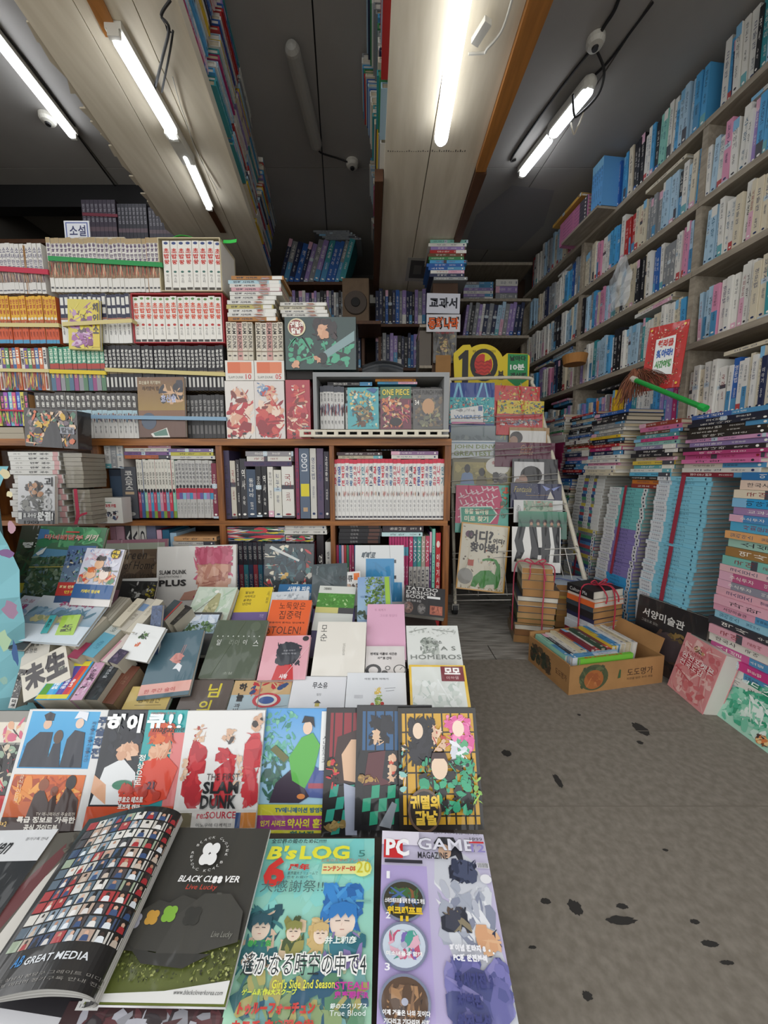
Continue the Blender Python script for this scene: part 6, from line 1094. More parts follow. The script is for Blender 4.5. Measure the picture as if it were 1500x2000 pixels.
# clear carrier bag hanging from the third shelf of the right wall
R = random.Random(44); p = V((wallX(2.0)-.012, 2.0, 1.88)); bag = empty('carrier_bag', p, 'crumpled clear plastic bag hanging from a shelf of the right wall', 'bag'); m = MB(); nu, nv = 8, 9; vs = []
for j in range(nv+1):
    for i in range(nu+1):
        wv = (.35+.65*min(1, j/3))*.075; y_ = -wv+2*wv*i/nu+R.uniform(-.008, .008); vs.append((-.012-.03*math.sin(math.pi*i/nu)*min(1, j/3)+R.uniform(-.012, .008), y_, -.028*j+R.uniform(-.006, .006)))
m.add(vs, [(j*(nu+1)+i, j*(nu+1)+i+1, (j+1)*(nu+1)+i+1, (j+1)*(nu+1)+i) for j in range(nv) for i in range(nu)]); m.build('film', mat('crumpled_film', '#e4e8ea', .15, coat=.6, alpha=.4), bag)
MB().tube([(0, 0, -.002), (-.006, 0, .012), (.02, 0, .012)], .004, 6).build('hook', M_WIRE, bag)
# ================================================================ the low sloping display in front
ds = empty('display_stand', (0, 0, 0), 'low dark stepped stand under the rows of face-up books in front', 'stand')
for x0, x1, y0, y1, z in ((-.95, .15, .30, .70, .012), (-.95, .15, .80, .95, .09), (-.95, .18, .95, 1.10, .16), (-.95, .19, 1.10, 1.36, .23)):
    MB().box((x0, y0, 0), (x1, y1, z)).build('step', M_STAND, ds)
CB_ = cover_book
# ---------------- row of big magazines standing upright (nearest row but one)
def magB(k, label, cs, base, shapes, Y=.665, **kw): return CB_('magazine', label, 'magazine', cs, Y, 25, .007, base, shapes, ext=.0, **kw)
magB(0, 'red and black magazine cut by the left edge of the view', [(-75, 1392), (42, 1390), (22, 1622), (-110, 1620)], '#2a2526', [('r', 0, .55, 1, 1, '#8a8880'), ('r', .0, .72, 1, .9, '#d8d0c0'), ('m', .6, .72, .98, .95, ['#c8607a', '#2a2a2a', '#d8a684'], 8, .1, 201), ('r', 0, .3, 1, .7, '#1f1d1f'), ('m', .6, .3, .98, .72, ['#c8304a', '#c8b8a0', '#8aa08a', '#3a3a3a', '#2a2526'], 20, .08, 202), ('r', 0, 0, 1, .28, '#b8232c')], Y=.69)
magB(1, 'blue and orange art book, second from left in the row of upright magazines', [(45, 1386), (206, 1388), (176, 1622), (6, 1620)], '#d8d8d6', [('r', .04, .49, .88, .985, '#4fa8d8', '#2f8fc4'), ('m', .04, .5, .8, .7, ['#2a7fb8', '#5ab8e0', '#3f9ad0'], 12, .1, 203),
   ('p', [(.06, .5), (.08, .7), (.2, .8), (.36, .8), (.38, .5)], '#2b2e38'), ('e', .27, .87, .05, .045, '#d8b49a'), ('p', [(.2, .95), (.24, .9), (.33, .9), (.33, .96), (.26, .98)], '#26242a'), ('p', [(.36, .5), (.4, .7), (.48, .72), (.54, .5)], '#2f323c'), ('e', .44, .76, .055, .06, '#5a4638'), ('p', [(.54, .5), (.55, .74), (.62, .82), (.75, .8), (.8, .5)], '#30343e'), ('e', .66, .88, .05, .045, '#e0c4b0'), ('p', [(.58, .92), (.62, .99), (.74, .98), (.74, .9), (.66, .93)], '#dfe2e8'),
   ('r', .04, .0, .88, .44, '#d8702a', '#b04a1e'), ('m', .04, .2, .88, .43, ['#e08a3a', '#c85a24', '#a8441c', '#e8a04a'], 20, .12, 204), ('p', [(.3, .06), (.34, .28), (.42, .34), (.52, .22), (.58, .3), (.62, .2), (.7, .36), (.86, .24), (.88, .06)], '#3a2622'), ('e', .42, .36, .06, .05, '#8a4a2c'), ('e', .56, .31, .045, .04, '#7a4430'), ('e', .73, .38, .06, .06, '#211c1e'), ('r', .04, .0, .88, .1, '#3d2a26'),
   ('t', '주', .88, .86, .99, .94, '#1f3f66', 'h', .03), ('t', '술', .88, .77, .99, .85, '#1f3f66', 'h', .03), ('t', '회', .88, .68, .99, .76, '#1f3f66', 'h', .03), ('t', '전', .88, .58, .99, .67, '#1f3f66', 'h', .03), ('t', '최초, 주술, 시들, 사건', .81, .55, .86, .9, '#2a4a6a', 'v'), ('t', 'TV 애니메이션 주술회전', .42, .115, .86, .145, '#f0e6d8', 'h', .01), ('t', '특급 정보로 가득한', .22, .06, .88, .11, '#f6f0e6', 'h', .04), ('t', '공식 가이드북', .32, .0, .7, .05, '#f6f0e6', 'h', .04), ('t', '공식가이드북', .12, .22, .17, .44, '#f0d8b8', 'v'), ('t', '54×2', .0, .03, .12, .07, '#e8c070', 'h', .02)], Y=.683)
magB(2, 'black and teal volleyball magazine with big white letters in the upright row', [(209, 1387), (363, 1387), (338, 1622), (165, 1622)], '#262a30', [('r', .5, .0, 1, 1, '#3aa8a8', '#2f8f96'), ('m', .0, .55, .5, 1, ['#1f2228', '#2c3038', '#262a30'], 10, .12, 205), ('r', .86, .0, 1, .8, '#d87a78'), ('p', [(.02, .2), (.1, .5), (.3, .58), (.48, .46), (.55, .2)], '#dfe2e2'), ('p', [(.2, .2), (.16, .36), (.0, .44), (.0, .3)], '#d8a684'), ('m', .2, .56, .48, .8, ['#d8ab8c', '#cf9f80', '#e0b698'], 14, .09, 206), ('m', .18, .7, .5, .86, ['#20222a', '#2a2c36', '#1c1e26'], 14, .09, 207), ('p', [(.48, .2), (.55, .55), (.8, .62), (.98, .5), (.9, .25), (.7, .2)], '#d8452c'), ('m', .6, .56, .88, .8, ['#d8a080', '#c88a68', '#e0b090'], 14, .09, 208), ('m', .56, .7, .92, .9, ['#c8502c', '#d8682f', '#b8442a'], 18, .09, 209), ('e', .36, .36, .12, .04, '#2f7a5c'), ('r', 0, .0, 1, .19, '#c8502c'), ('m', .3, .2, .9, .4, ['#b83a2a', '#c8452c', '#a8352a'], 12, .08, 210),
   ('t', '하', .02, .8, .24, .97, '#eef0ee', 'h', .06), ('t', '이', .27, .8, .46, .97, '#eef0ee', 'h', .06), ('t', '큐', .52, .84, .74, .97, '#e8eef0', 'h', .06), ('t', '!!', .78, .84, .95, .97, '#e8eef0', 'h', .06), ('t', 'magazine', .6, .79, .98, .86, '#23282a', 'i', .02), ('t', 'VOLLEYBALL IS FUN', .55, .965, .85, .985, '#c84a3a', 'h'), ('t', '정상으로', .5, .36, .58, .62, '#f0e8e0', 'v', .02), ('t', '21', .66, .33, .74, .39, '#2a2f4a', 'h', .04), ('t', '쿠로오 테츠로', .35, .22, .64, .27, '#f0f0ea', 'h', .03), ('t', '코즈메 켄마', .36, .17, .62, .21, '#f0f0ea', 'h', .03), ('r', .22, .355, .5, .356, '#2f7a5c')], Y=.679)
def player(x, s, hair): return [('p', [(x-.13*s, .2), (x-.14*s, .62), (x-.1*s, .72), (x-.05*s, .74), (x, .68), (x+.05*s, .74), (x+.1*s, .72), (x+.14*s, .62), (x+.13*s, .2)], '#bd2f38'), ('p', [(x-.05*s, .74), (x, .68), (x+.05*s, .74), (x+.04*s, .8), (x-.04*s, .8)], '#d0aa8e'), ('e', x, .83, .05*s, .06, '#d6b296'), ('p', [(x-.055*s, .84), (x-.05*s, .9), (x, .915), (x+.05*s, .9), (x+.055*s, .84), (x+.03*s, .87), (x-.03*s, .87)], hair), ('p', [(x-.14*s, .68), (x-.2*s, .6), (x-.19*s, .4), (x-.15*s, .42), (x-.13*s, .6)], '#cfa888'), ('p', [(x+.14*s, .68), (x+.2*s, .6), (x+.19*s, .4), (x+.15*s, .42), (x+.13*s, .6)], '#cfa888')]
magB(3, 'white magazine with red-shirted figures and bold black title in the upright row', [(363, 1390), (517, 1386), (500, 1622), (337, 1620)], '#e0dfdc', [('m', .06, .17, .32, .74, ['#bd2f38', '#b02a34', '#c63c42'], 22, .16, 211), ('m', .1, .72, .28, .88, ['#d0aa8e', '#d8b89c', '#a8453c'], 8, .05, 212), ('m', .43, .17, .69, .7, ['#bd2f38', '#b02a34', '#c63c42'], 22, .16, 213), ('m', .46, .7, .66, .84, ['#d0aa8e', '#4a4442', '#d8b89c'], 8, .05, 214), ('m', .78, .17, 1, .8, ['#bd2f38', '#b02a34', '#c63c42'], 22, .16, 215), ('m', .84, .78, 1, .98, ['#d0aa8e', '#c89a7c', '#3a3432'], 8, .06, 216), ('m', .03, .32, .12, .66, ['#d0aa8e', '#d8b89c'], 6, .05, 217), ('m', .68, .3, .8, .64, ['#d0aa8e', '#d8b89c'], 8, .05, 218), ('r', .0, .0, 1, .16, '#d0cec8'), ('r', .0, .02, .24, .14, '#6a6248'), ('r', .76, .02, 1, .14, '#c8803a'), ('r', .76, .02, .82, .14, '#2f4a7a'),
   ('t', 'THE FIRST', .36, .4, .76, .455, '#3a2426', 'h', .02), ('t', 'SLAM', .33, .29, .76, .39, '#1f2326', 'h', .08), ('t', 'DUNK', .32, .17, .75, .28, '#1f2326', 'h', .08), ('t', 're:SOURCE', .3, .095, .76, .15, '#b8283c', 'h', .03), ('t', '이노우에 다케히코', .3, .03, .72, .06, '#3a3a3c', 'h')], Y=.676)
magB(4, 'green and blue novel with a purple and yellow foot band in the upright row', [(518, 1384), (672, 1384), (662, 1636), (500, 1634)], '#7fb8dc', [('r', 0, .24, 1, 1, '#4f9ad8', '#a8d0e4'), ('m', 0, .55, .42, 1, ['#5aa890', '#7ac0a0', '#3f8a78', '#6ab4a4'], 50, .05, 219), ('m', .0, .25, .5, .6, ['#3a6a5a', '#2f5a50', '#4a7a62'], 22, .08, 220), ('p', [(.45, .3), (.95, .28), (.95, .44), (.6, .55)], '#4f5f9a'), ('r', .6, .36, .95, .4, '#a84a5a'), ('p', [(.14, .25), (.2, .4), (.4, .52), (.62, .3), (.5, .25)], '#3a2f40'), ('p', [(.4, .42), (.34, .6), (.48, .76), (.62, .8), (.72, .7), (.66, .5), (.56, .36)], '#5ab04a'), ('e', .55, .84, .06, .055, '#e6c8b0'), ('p', [(.47, .88), (.5, .94), (.62, .93), (.64, .84), (.58, .89)], '#221f26'), ('p', [(.1, .66), (.28, .56), (.34, .6), (.16, .7)], '#6a6a3a'), ('e', .52, .3, .05, .02, '#d8884a'), ('r', .0, .16, 1, .24, '#d3cf3a'), ('r', 0, .055, 1, .16, '#9a3f8a'), ('r', 0, 0, 1, .055, '#d3cf3a'), ('r', .72, .5, .86, .98, '#e4e6e4'), ('t', '시노토우코', .75, .56, .82, .78, '#2c3a4a', 'v'), ('t', 'TV애니메이션 방영작', .22, .18, .82, .22, '#2f6a8a', 'h', .03), ('t', '인기 시리즈', .06, .08, .36, .125, '#e8e04a', 'h', .03), ('t', '약사의 혼잣말', .38, .07, .95, .14, '#e8e04a', 'h', .04), ('t', '한브진', .42, .0, .7, .05, '#2a6a5a', 'h', .04)], Y=.682)
DSK = ['#2f8f72', '#1c1f1f', '#2f8f72', '#191b1c', '#3aa080']
def checks(x0, y0, nx, ny, w, h, c1, c2='#18191b', sk=.0): return [('p', [(x0+(i)*w+sk*j, y0+j*h), (x0+(i+1)*w+sk*j, y0+j*h+.01), (x0+(i+1)*w+sk*(j+1), y0+(j+1)*h+.01), (x0+i*w+sk*(j+1), y0+(j+1)*h)], c1 if (i+j) % 2 else c2) for i in range(nx) for j in range(ny)]
magB(5, 'black-framed colouring book with red panels, lowest of the overlapping three', [(636, 1383), (788, 1383), (782, 1636), (629, 1636)], '#1e1a1b', [('r', .06, .6, .94, .96, '#8e2430')]+[('r', .1+.12*k, .6, .12+.12*k, .96, '#1c1719') for k in range(7)]+[('p', [(.1, .4), (.16, .76), (.42, .82), (.46, .4)], '#3a2422'), ('p', [(.26, .42), (.22, .62), (.34, .74), (.44, .74), (.44, .4)], '#dcb594')]+checks(.02, .02, 4, 4, .1, .09, '#2f9a86', sk=.02)+[('p', [(.3, .02), (.26, .4), (.44, .36), (.44, .02)], '#a8b0c4'), ('m', .03, .35, .2, .6, ['#c8303a', '#a8862f', '#2a2022'], 10, .05, 221), ('m', .03, .04, .3, .14, ['#a8905a', '#8a7444'], 5, .08, 222)], Y=.674)
magB(6, 'blue-framed black colouring book, middle of the overlapping three', [(699, 1378), (850, 1378), (846, 1622), (690, 1622)], '#1d1d21', [('r', .08, .62, .94, .95, '#2a5a86')]+[('r', .12+.12*k, .62, .14+.12*k, .95, '#17181c') for k in range(7)]+[('m', .16, .66, .5, .92, ['#18191f', '#20222a', '#1a1b22'], 22, .1, 223), ('m', .2, .66, .36, .8, ['#e0c0a0', '#d8b494'], 8, .06, 224), ('p', [(.1, .34), (.16, .6), (.38, .62), (.44, .34)], '#5a2a30'), ('p', [(.34, .4), (.38, .62), (.5, .62), (.52, .34)], '#222228'), ('m', .4, .36, .52, .6, ['#d8b090', '#c8452c', '#e0c0a0'], 9, .06, 225)]+checks(.08, .04, 5, 3, .1, .1, '#2a9a78', sk=.01)+[('m', .03, .36, .3, .44, ['#b08a48', '#8a6a38'], 6, .06, 226), ('p', [(.3, .04), (.46, .22), (.52, .2), (.44, .02)], '#8a929a')], Y=.667)
magB(7, 'yellow-framed colouring book with gold title badge, frontmost of the three', [(779, 1384), (930, 1381), (944, 1622), (778, 1620)], '#1f1c18', [('r', .05, .04, .96, .95, '#d0a02c')]+[('r', .09+.115*k, .04, .11+.115*k, .95, '#241e14') for k in range(8)]+[('r', .05, .1+.17*k, .96, .112+.17*k, '#241e14') for k in range(5)]+[('m', .12, .5, .48, .94, ['#1c1c22', '#24242c', '#17171c'], 44, .1, 227), ('e', .25, .8, .065, .07, '#e6cdb4'), ('m', .58, .6, .96, .94, ['#e070a8', '#d85a98', '#ec8ab8'], 34, .08, 228), ('e', .76, .82, .075, .07, '#f0d8c4'), ('m', .64, .5, .9, .74, ['#e4e6ea', '#d0d4dc', '#5aa87a'], 14, .08, 229), ('m', .42, .62, .6, .86, ['#e2c4a8', '#d8b496', '#b8443c'], 12, .06, 230), ('m', .24, .12, .94, .58, ['#1b1c1e', '#222426', '#2f9a72', '#3aa67c', '#18191a'], 80, .075, 231), ('e', .5, .5, .1, .1, '#e6cbb0'), ('p', [(.38, .52), (.42, .62), (.58, .62), (.63, .5), (.56, .57), (.44, .57)], '#3c2624'), ('e', .3, .16, .2, .17, '#6a5648'), ('e', .3, .16, .17, .15, '#2c2622'), ('m', .0, .3, .12, .7, ['#3a9a90', '#e2c4a8', '#1d1d20', '#8ac0b8'], 10, .06, 232), ('m', .88, .2, 1, .45, ['#7ab04a', '#9ac84a'], 5, .06, 233), ('t', '귀멸의', .13, .17, .48, .28, '#eec84a', 'h', .06), ('t', '칼날', .18, .05, .45, .16, '#eec84a', 'h', .06)], Y=.66)
# ---------------- the nearest magazines lying almost flat
def magA(name, label, cs, Y, base, shapes, t=.007, **kw): return CB_(name, label, 'magazine', cs, Y, 75, t, base, shapes, **kw)
JP = ['#9ad0c0', '#b8dcc8', '#88c4b8', '#c8e4d0', '#7ab8b0']
magA('magazine', "turquoise Japanese game magazine with yellow title lying in front", [(533, 1640), (737, 1637), (716, 2075), (395, 2072)], .375, '#8fc8bc', [('r', 0, 0, 1, 1, '#86d0c8', '#a8d4b4'), ('m', 0, .55, 1, 1, ['#8ad4cc', '#7accc8', '#98d8cc'], 20, .12, 241),
   ('m', .0, .3, .3, .62, ['#2f6a74', '#3a7a80', '#26525e', '#d8bca4'], 20, .09, 242), ('e', .13, .5, .07, .055, '#e8d4c0'), ('m', .58, .48, .92, .73, ['#2f7ac0', '#3a8ad0', '#2a68ac', '#4a9ad8'], 32, .1, 243), ('e', .76, .53, .1, .075, '#f0dccb'), ('m', .3, .36, .48, .56, ['#8a8a4a', '#a09a58', '#d8c0a0', '#4a5a3a'], 16, .07, 244), ('e', .39, .48, .055, .04, '#ecd6c0'), ('m', .5, .38, .66, .55, ['#d0b47a', '#dcc490', '#c4a66a'], 16, .07, 245), ('e', .6, .47, .055, .045, '#f0dcc8'), ('m', .62, .3, .95, .48, ['#2a6a78', '#8a7ab0', '#3a7a8a', '#a8b090'], 18, .08, 246), ('m', .0, .0, .98, .32, ['#5a8a6a', '#3a6a70', '#8aa070', '#2f5a74', '#b0a868', '#70a0a0'], 40, .1, 247), *[q for fx, fy, fs, hc in ((.13, .5, .07, '#26525e'), (.76, .53, .1, '#2f7ac0'), (.39, .48, .055, '#8a8a4a'), (.6, .47, .055, '#d0b47a')) for q in (('p', [(fx-fs*1.1, fy+.01), (fx-fs*1.05, fy+fs*.75), (fx, fy+fs*.95), (fx+fs*1.05, fy+fs*.75), (fx+fs*1.15, fy-.0), (fx+fs*.75, fy+fs*.32), (fx+fs*.45, fy+fs*.12), (fx+fs*.2, fy+fs*.36), (fx-fs*.15, fy+fs*.1), (fx-fs*.4, fy+fs*.34), (fx-fs*.8, fy+fs*.12)], hc), ('l', fx-fs*.55, fy-fs*.02, fx-fs*.15, fy+.0, .004, '#3a3034'), ('l', fx+fs*.15, fy+.0, fx+fs*.55, fy-fs*.02, .004, '#3a3034'), ('l', fx-fs*.16, fy-fs*.42, fx+fs*.18, fy-fs*.42, .003, '#a8645a'), ('l', fx, fy-fs*.1, fx-fs*.08, fy-fs*.24, .002, '#c89a88'))], ('r', .55, .77, .97, .83, '#e0e4a0'), ('e', .9, .8, .08, .045, '#e6ec8a'), ('r', .86, .62, .98, .63, '#7ab0a4'),
   ('t', '全世界の姫のために!!!!!', .06, .955, .56, .985, '#2a3c3c', 'h', .02), ("t", "B's", .05, .855, .3, .94, '#e4e03a', 'i', .08), ('t', 'LOG', .34, .855, .78, .94, '#e4e03a', 'h', .08), ('t', '5', .86, .87, .92, .91, '#3a7a70', 'h'), ('t', '6', .06, .7, .24, .87, '#cf2f28', 'h', .1), ('t', '周年', .26, .79, .44, .83, '#cf2f28', 'h', .05), ('t', '業界最大ボリュームで', .26, .765, .52, .785, '#2a3c3c', 'h'), ('t', '恋をお届け', .26, .745, .44, .76, '#2a3c3c', 'h'), ('t', '乙女のためのプレゼント', .54, .84, .96, .86, '#c85a3a', 'h'), ('t', 'ニンテンドーDS', .56, .785, .84, .815, '#cf3a2c', 'h', .03), ('t', '20', .85, .775, .97, .84, '#cfc22a', 'h', .02), ('t', '大感謝祭!!', .06, .67, .58, .735, '#4a6a68', 'h'), ('t', '巻頭特集', .06, .41, .24, .44, '#3aa04a', 'h', .05), ('t', '井上和彦', .64, .42, .88, .455, '#e4efe8', 'h', .03), ('t', '遙かなる時空の中で4', .05, .285, .96, .39, '#f0f0ec', 'h', .1), ('t', '遙かなる時空の中で4', .06, .29, .955, .385, '#1f2c30', 'h', .0), ('t', "Girl's Side 2nd Season", .3, .24, .74, .275, '#e4e04a', 'h', .03), ('t', 'STEAL!', .74, .235, .98, .265, '#c8329a', 'h', .05), ('t', '鬼畜眼鏡R', .74, .2, .98, .23, '#b8309a', 'h', .05), ('t', 'ゲーム新作6大スクープ', .1, .215, .48, .24, '#d8e44a', 'h', .03), ('t', 'トゥルーフォーチュン', .1, .145, .62, .19, '#c83a32', 'h', .06), ('t', '銀のエクリプス', .72, .165, .97, .185, '#e8f0ee', 'h', .02), ('t', 'True Blood', .72, .14, .96, .16, '#e8f0ee', 'h', .02), ('t', 'カヌチ 白き翼の章', .08, .085, .62, .13, '#c83a32', 'h', .06)])
magA('magazine', 'pale violet computer game magazine lying in front at the right', [(748, 1618), (943, 1634), (1028, 2068), (732, 2070)], .372, '#b8aed0', [('r', 0, 0, 1, 1, '#c8c4d8', '#b4a8d2'), ('r', .0, .0, .42, .79, '#b3a4d4'), ('p', [(.5, .86), (.48, .7), (.62, .6), (.5, .5), (.62, .3), (.8, .2), (1, .0), (1, .3), (.92, .55), (.98, .66), (.84, .84), (.66, .93)], '#c9ccd4'), ('m', .48, .4, .98, .72, ['#d4d8de', '#b8bcc8', '#e4e6ea', '#8a90a4', '#a8aebc'], 30, .1, 251), ('p', [(.5, .93), (.55, .97), (.7, .97), (.76, .88), (.78, .76), (.7, .86), (.62, .84)], '#2a2c34'), ('e', .6, .88, .06, .045, '#d8b498'), ('m', .62, .7, .88, .84, ['#262c40', '#323a52', '#1f2436', '#48506a'], 16, .09, 252), ('m', .5, .46, .76, .58, ['#5a4a3e', '#3f4250', '#8a8068', '#2c303c'], 14, .08, 253), ('m', .78, .36, .98, .5, ['#e0b48c', '#d8a47c', '#2f3850'], 9, .08, 254), ('m', .5, .0, 1, .36, ['#6a6aa4', '#7a78b4', '#585c94', '#8a86bc', '#4a5084'], 40, .13, 255)]
   + [q for k, (y, pal) in enumerate(((.6, ['#3a3a2c', '#6a4a2a', '#3f6a3a', '#4a6aa0', '#8a5a3a']), (.39, ['#c8d4e0', '#c85a7a', '#4aa090', '#e0b0c0', '#7a6ab0']), (.17, ['#5a4434', '#8a6a50', '#3a2c28', '#a8805a']))) for q in (('e', .2, y, .19, .105, '#7a829a', 30), ('e', .2, y, .17, .093, pal[0], 30), ('m', .07, y-.06, .33, y+.065, pal, 24, .07, 256+k), ('e', .2, y, .025, .014, '#b0b4c4'))]
   + [('r', .0, .9, .36, .985, '#dcd8e4'), ('r', .02, .82, .2, .93, '#c8262c'), ('e', .97, .73, .02, .01, '#3a3a42'), ('r', .88, .78, .99, .81, '#dcdce0')] + [('r', .89+.012*k, .782, .895+.012*k, .808, '#26262a') for k in range(8)] + [('r', .03, .79, .38, .81, '#2a2a34'), ('e', .94, .72, .05, .025, '#e4e4e8'), ('r', .84, .925, .98, .936, '#c8303a'),
   ('t', 'PC', .04, .83, .26, .935, '#f4f4f4', 'h', .08), ('t', 'GAME', .34, .87, .88, .95, '#3a3a46', 'h', .06), ('t', 'GAME', .345, .873, .875, .947, '#dcdce6', 'h', .03), ('t', 'MAGAZINE', .34, .82, .62, .86, '#2a2a34', 'h', .06), ('t', '1999', .85, .94, .97, .96, '#3a3a46', 'h', .02), ('t', '12', .85, .87, .98, .92, '#8f86c0', 'h', .06), ('t', '월간 PC 게임 매거진', .5, .975, .95, .99, '#3a3a46', 'h'), ('t', '1', .05, .7, .08, .74, '#f0f0f4', 'h', .05), ('t', '2', .05, .5, .09, .53, '#f0f0f4', 'h', .05), ('t', '3', .05, .28, .09, .31, '#f0f0f4', 'h', .05), ('t', '스타크래프트를 있게 한 바로 그 게임', .04, .575, .38, .6, '#f0f0f0', 'h', .04), ('t', '워크래프트', .06, .52, .36, .56, '#e4c02a', 'h', .06), ('t', 'II', .17, .49, .24, .515, '#e4c02a', 'h', .06), ('t', '미소녀들과 함께', .06, .34, .34, .36, '#f0f0f0', 'h', .04), ('t', '이제 겨울은 나의 것이다', .04, .12, .38, .14, '#f0f0f0', 'h', .04), ('t', '기다리고 기다리던 신화', .05, .09, .37, .11, '#f0f0f0', 'h', .04), ('t', '창세기전 외전', .06, .04, .34, .08, '#e08a5a', 'h', .06), ('t', '파이널 판타지 8', .56, .37, .84, .4, '#f0f0f4', 'h', .06), ('t', 'PC판 완전분석', .58, .33, .84, .36, '#f0f0f4', 'h', .06), ('t', '창세기전 3', .58, .23, .86, .29, '#3a3f7a', 'h', .06), ('t', '체험판', .58, .16, .76, .21, '#3a3f7a', 'h', .06), ('t', '완전분석', .57, .08, .8, .14, '#3a3f7a', 'h', .06), ('e', .87, .38, .008, .005, '#f0f0f0'), ('e', .9, .37, .008, .005, '#f0f0f0')])
# the open magazine: flat right page, curled left page with a wall of small photographs
o0, ex, ey, ez, w_, h_ = pose([(352, 1622), (534, 1624), (432, 1968), (132, 1962)], .408, 74)
om = empty('open_magazine', o0, 'open magazine with a dark cap advertisement and a curled page of small photos', 'magazine')
om.matrix_world = Matrix(((ex.x, ey.x, ez.x, o0.x), (ex.y, ey.y, ez.y, o0.y), (ex.z, ey.z, ez.z, o0.z+.004), (0, 0, 0, 1)))
MB().box((-w_/2, .001, 0), (w_/2, .009, h_)).build('page_block', PAGE, om)
MB().box((-w_/2, 0, 0), (w_/2, .001, h_), '#302f2a').build('page', WRAP, om)
A = Art((-w_/2, 0, 0), (w_, 0, 0), (0, 0, h_), (0, -1, 0)); clov = [q for a in (45, 135, 225, 315) for q in (('e', .52+.05*math.cos(math.radians(a)), .79+.05*math.sin(math.radians(a)), .042, .042, '#e8e8e6'),)]
A.draw([('r', 0, 0, 1, 1, '#3a3934', '#33322d'), ('r', 0, .0, 1, .3, '#3a3f1c', '#6f7a34')]+[('m', 0, .09, 1, .3, ['#4a5222', '#6f7a38', '#8f984e', '#39401c', '#a8ac66', '#2f341a'], 260, .012, 261), ('p', [(.02, .24), (.06, .4), (.24, .5), (.4, .47), (.44, .3), (.3, .22)], '#35342f'), ('p', [(.2, .24), (.26, .44), (.42, .53), (.56, .5), (.6, .3), (.45, .22)], '#383732'), ('p', [(.38, .22), (.44, .42), (.6, .54), (.82, .54), (.96, .44), (.98, .28), (.7, .22)], '#3e3d38'), ('p', [(.38, .22), (.2, .24), (.1, .28), (.3, .17), (.62, .15), (.8, .22)], '#2d2d29'), ('l', .7, .54, .74, .54, .012, '#4a4a44')]
   + [('e', .11+.02*dx, .38+.016*dy, .03, .024, '#a8a8b4') for dx, dy in ((-1, -1), (1, 1), (-1, 1), (1, -1))]+[('e', .24+.02*dx, .4+.016*dy, .03, .024, '#c8983a') for dx, dy in ((-1, -1), (1, 1), (-1, 1), (1, -1))]+[('e', .37+.022*dx, .42+.018*dy, .034, .027, '#7fb03a') for dx, dy in ((-1, -1), (1, 1), (-1, 1), (1, -1))]+[('e', .56+.026*dx, .41+.02*dy, .04, .03, '#2e2e2a') for dx, dy in ((-1, -1), (1, 1), (-1, 1), (1, -1))]
   + [('p', [(.0, .0), (1, .0), (1, .1), (.55, .05), (.0, .03)], '#dcdcd8'), ('p', [(.52, .79), (.5, .72), (.53, .72), (.54, .79)], '#e8e8e6')]+clov); A.mb.build('page_print', WRAP, om)
T_ = Art((-w_/2, 0, 0), (w_, 0, 0), (0, 0, h_), (0, -1, 0), lay=A.lay+2); T_.draw([('t', 'BLACK CL', .33, .605, .62, .645, '#f0f0ee', 'i', .05), ('t', 'VER', .72, .605, .86, .645, '#f0f0ee', 'i', .05), ('e', .645, .63, .02, .014, '#f0f0ee'), ('e', .69, .63, .02, .014, '#f0f0ee'), ('e', .645, .612, .02, .014, '#f0f0ee'), ('e', .69, .612, .02, .014, '#f0f0ee'), ('t', 'Live Lucky', .42, .55, .68, .59, '#c8402c', 'i'), ('t', 'Live Lucky', .76, .29, .92, .33, '#8a8a80', 'i'), ('t', 'www.blackcloverkorea.com', .62, .035, .97, .055, '#3a3a3a', 'i')])
for k, ch in enumerate('BLACK CLOVER BLACK CLOVER '):
    if ch == ' ': continue
    a = math.radians(150-k*360/26); T_.text(ch, .52+.155*math.cos(a)-.012, .79+.115*math.sin(a)-.008, .52+.155*math.cos(a)+.012, .79+.115*math.sin(a)+.008, '#d8d8d4')
T_.mb.build('lettering', WRAP, om)
# curled page: profile (distance to the left, height), swept along the fold
prof = smooth_curve([(-.004, .004, 0), (-.022, .016, 0), (-.028, .034, 0), (-.012, .052, 0), (.022, .058, 0), (.055, .05, 0), (.09, .036, 0), (.125, .02, 0), (.15, .012, 0)], 5)
plen = [0]
for i in range(1, len(prof)): plen.append(plen[-1]+(prof[i]-prof[i-1]).length)
def curl(u, v, off=0, lift=1.0, drop=0.0):
    s = u*plen[-1]; i = 0
    while i < len(prof)-2 and plen[i+1] < s: i += 1
    f = (s-plen[i])/(plen[i+1]-plen[i]); p = prof[i].lerp(prof[i+1], f); d = (prof[i+1]-prof[i]).normalized(); n = V((d.y, -d.x, 0)); n = -n if n.y < 0 and i > 8 else n
    nn = V((-d.y, d.x, 0)) if i > 8 else V((-d.y, d.x, 0))
    q = p+nn*off
    k = lift*(.92+.2*(1-v))
    return V((-w_/2-q.x, -(q.y*k-drop), -.004+v*(h_+.01)))
def sheet(name, lift, drop, c, mt, u0=0, u1=1, nv=6):
    m = MB(); nu = 40; vs = [curl(u0+(u1-u0)*i/nu, j/nv, 0, lift, drop) for j in range(nv+1) for i in range(nu+1)]
    m.add(vs, [(j*(nu+1)+i, j*(nu+1)+i+1, (j+1)*(nu+1)+i+1, (j+1)*(nu+1)+i) for j in range(nv) for i in range(nu)], hx(c)); o = m.build(name, mt, om); return o
sheet('curled_page', 1, 0, '#1e1c1b', WRAP)
for k in range(5): sheet('under_page', .93-.05*k, .0012*(k+1), ['#c8c6c0', '#b4b2ac', '#cfcdc8', '#a9a7a2', '#c4c2bc'][k], PRINT, 0.02*k, .97-.01*k)
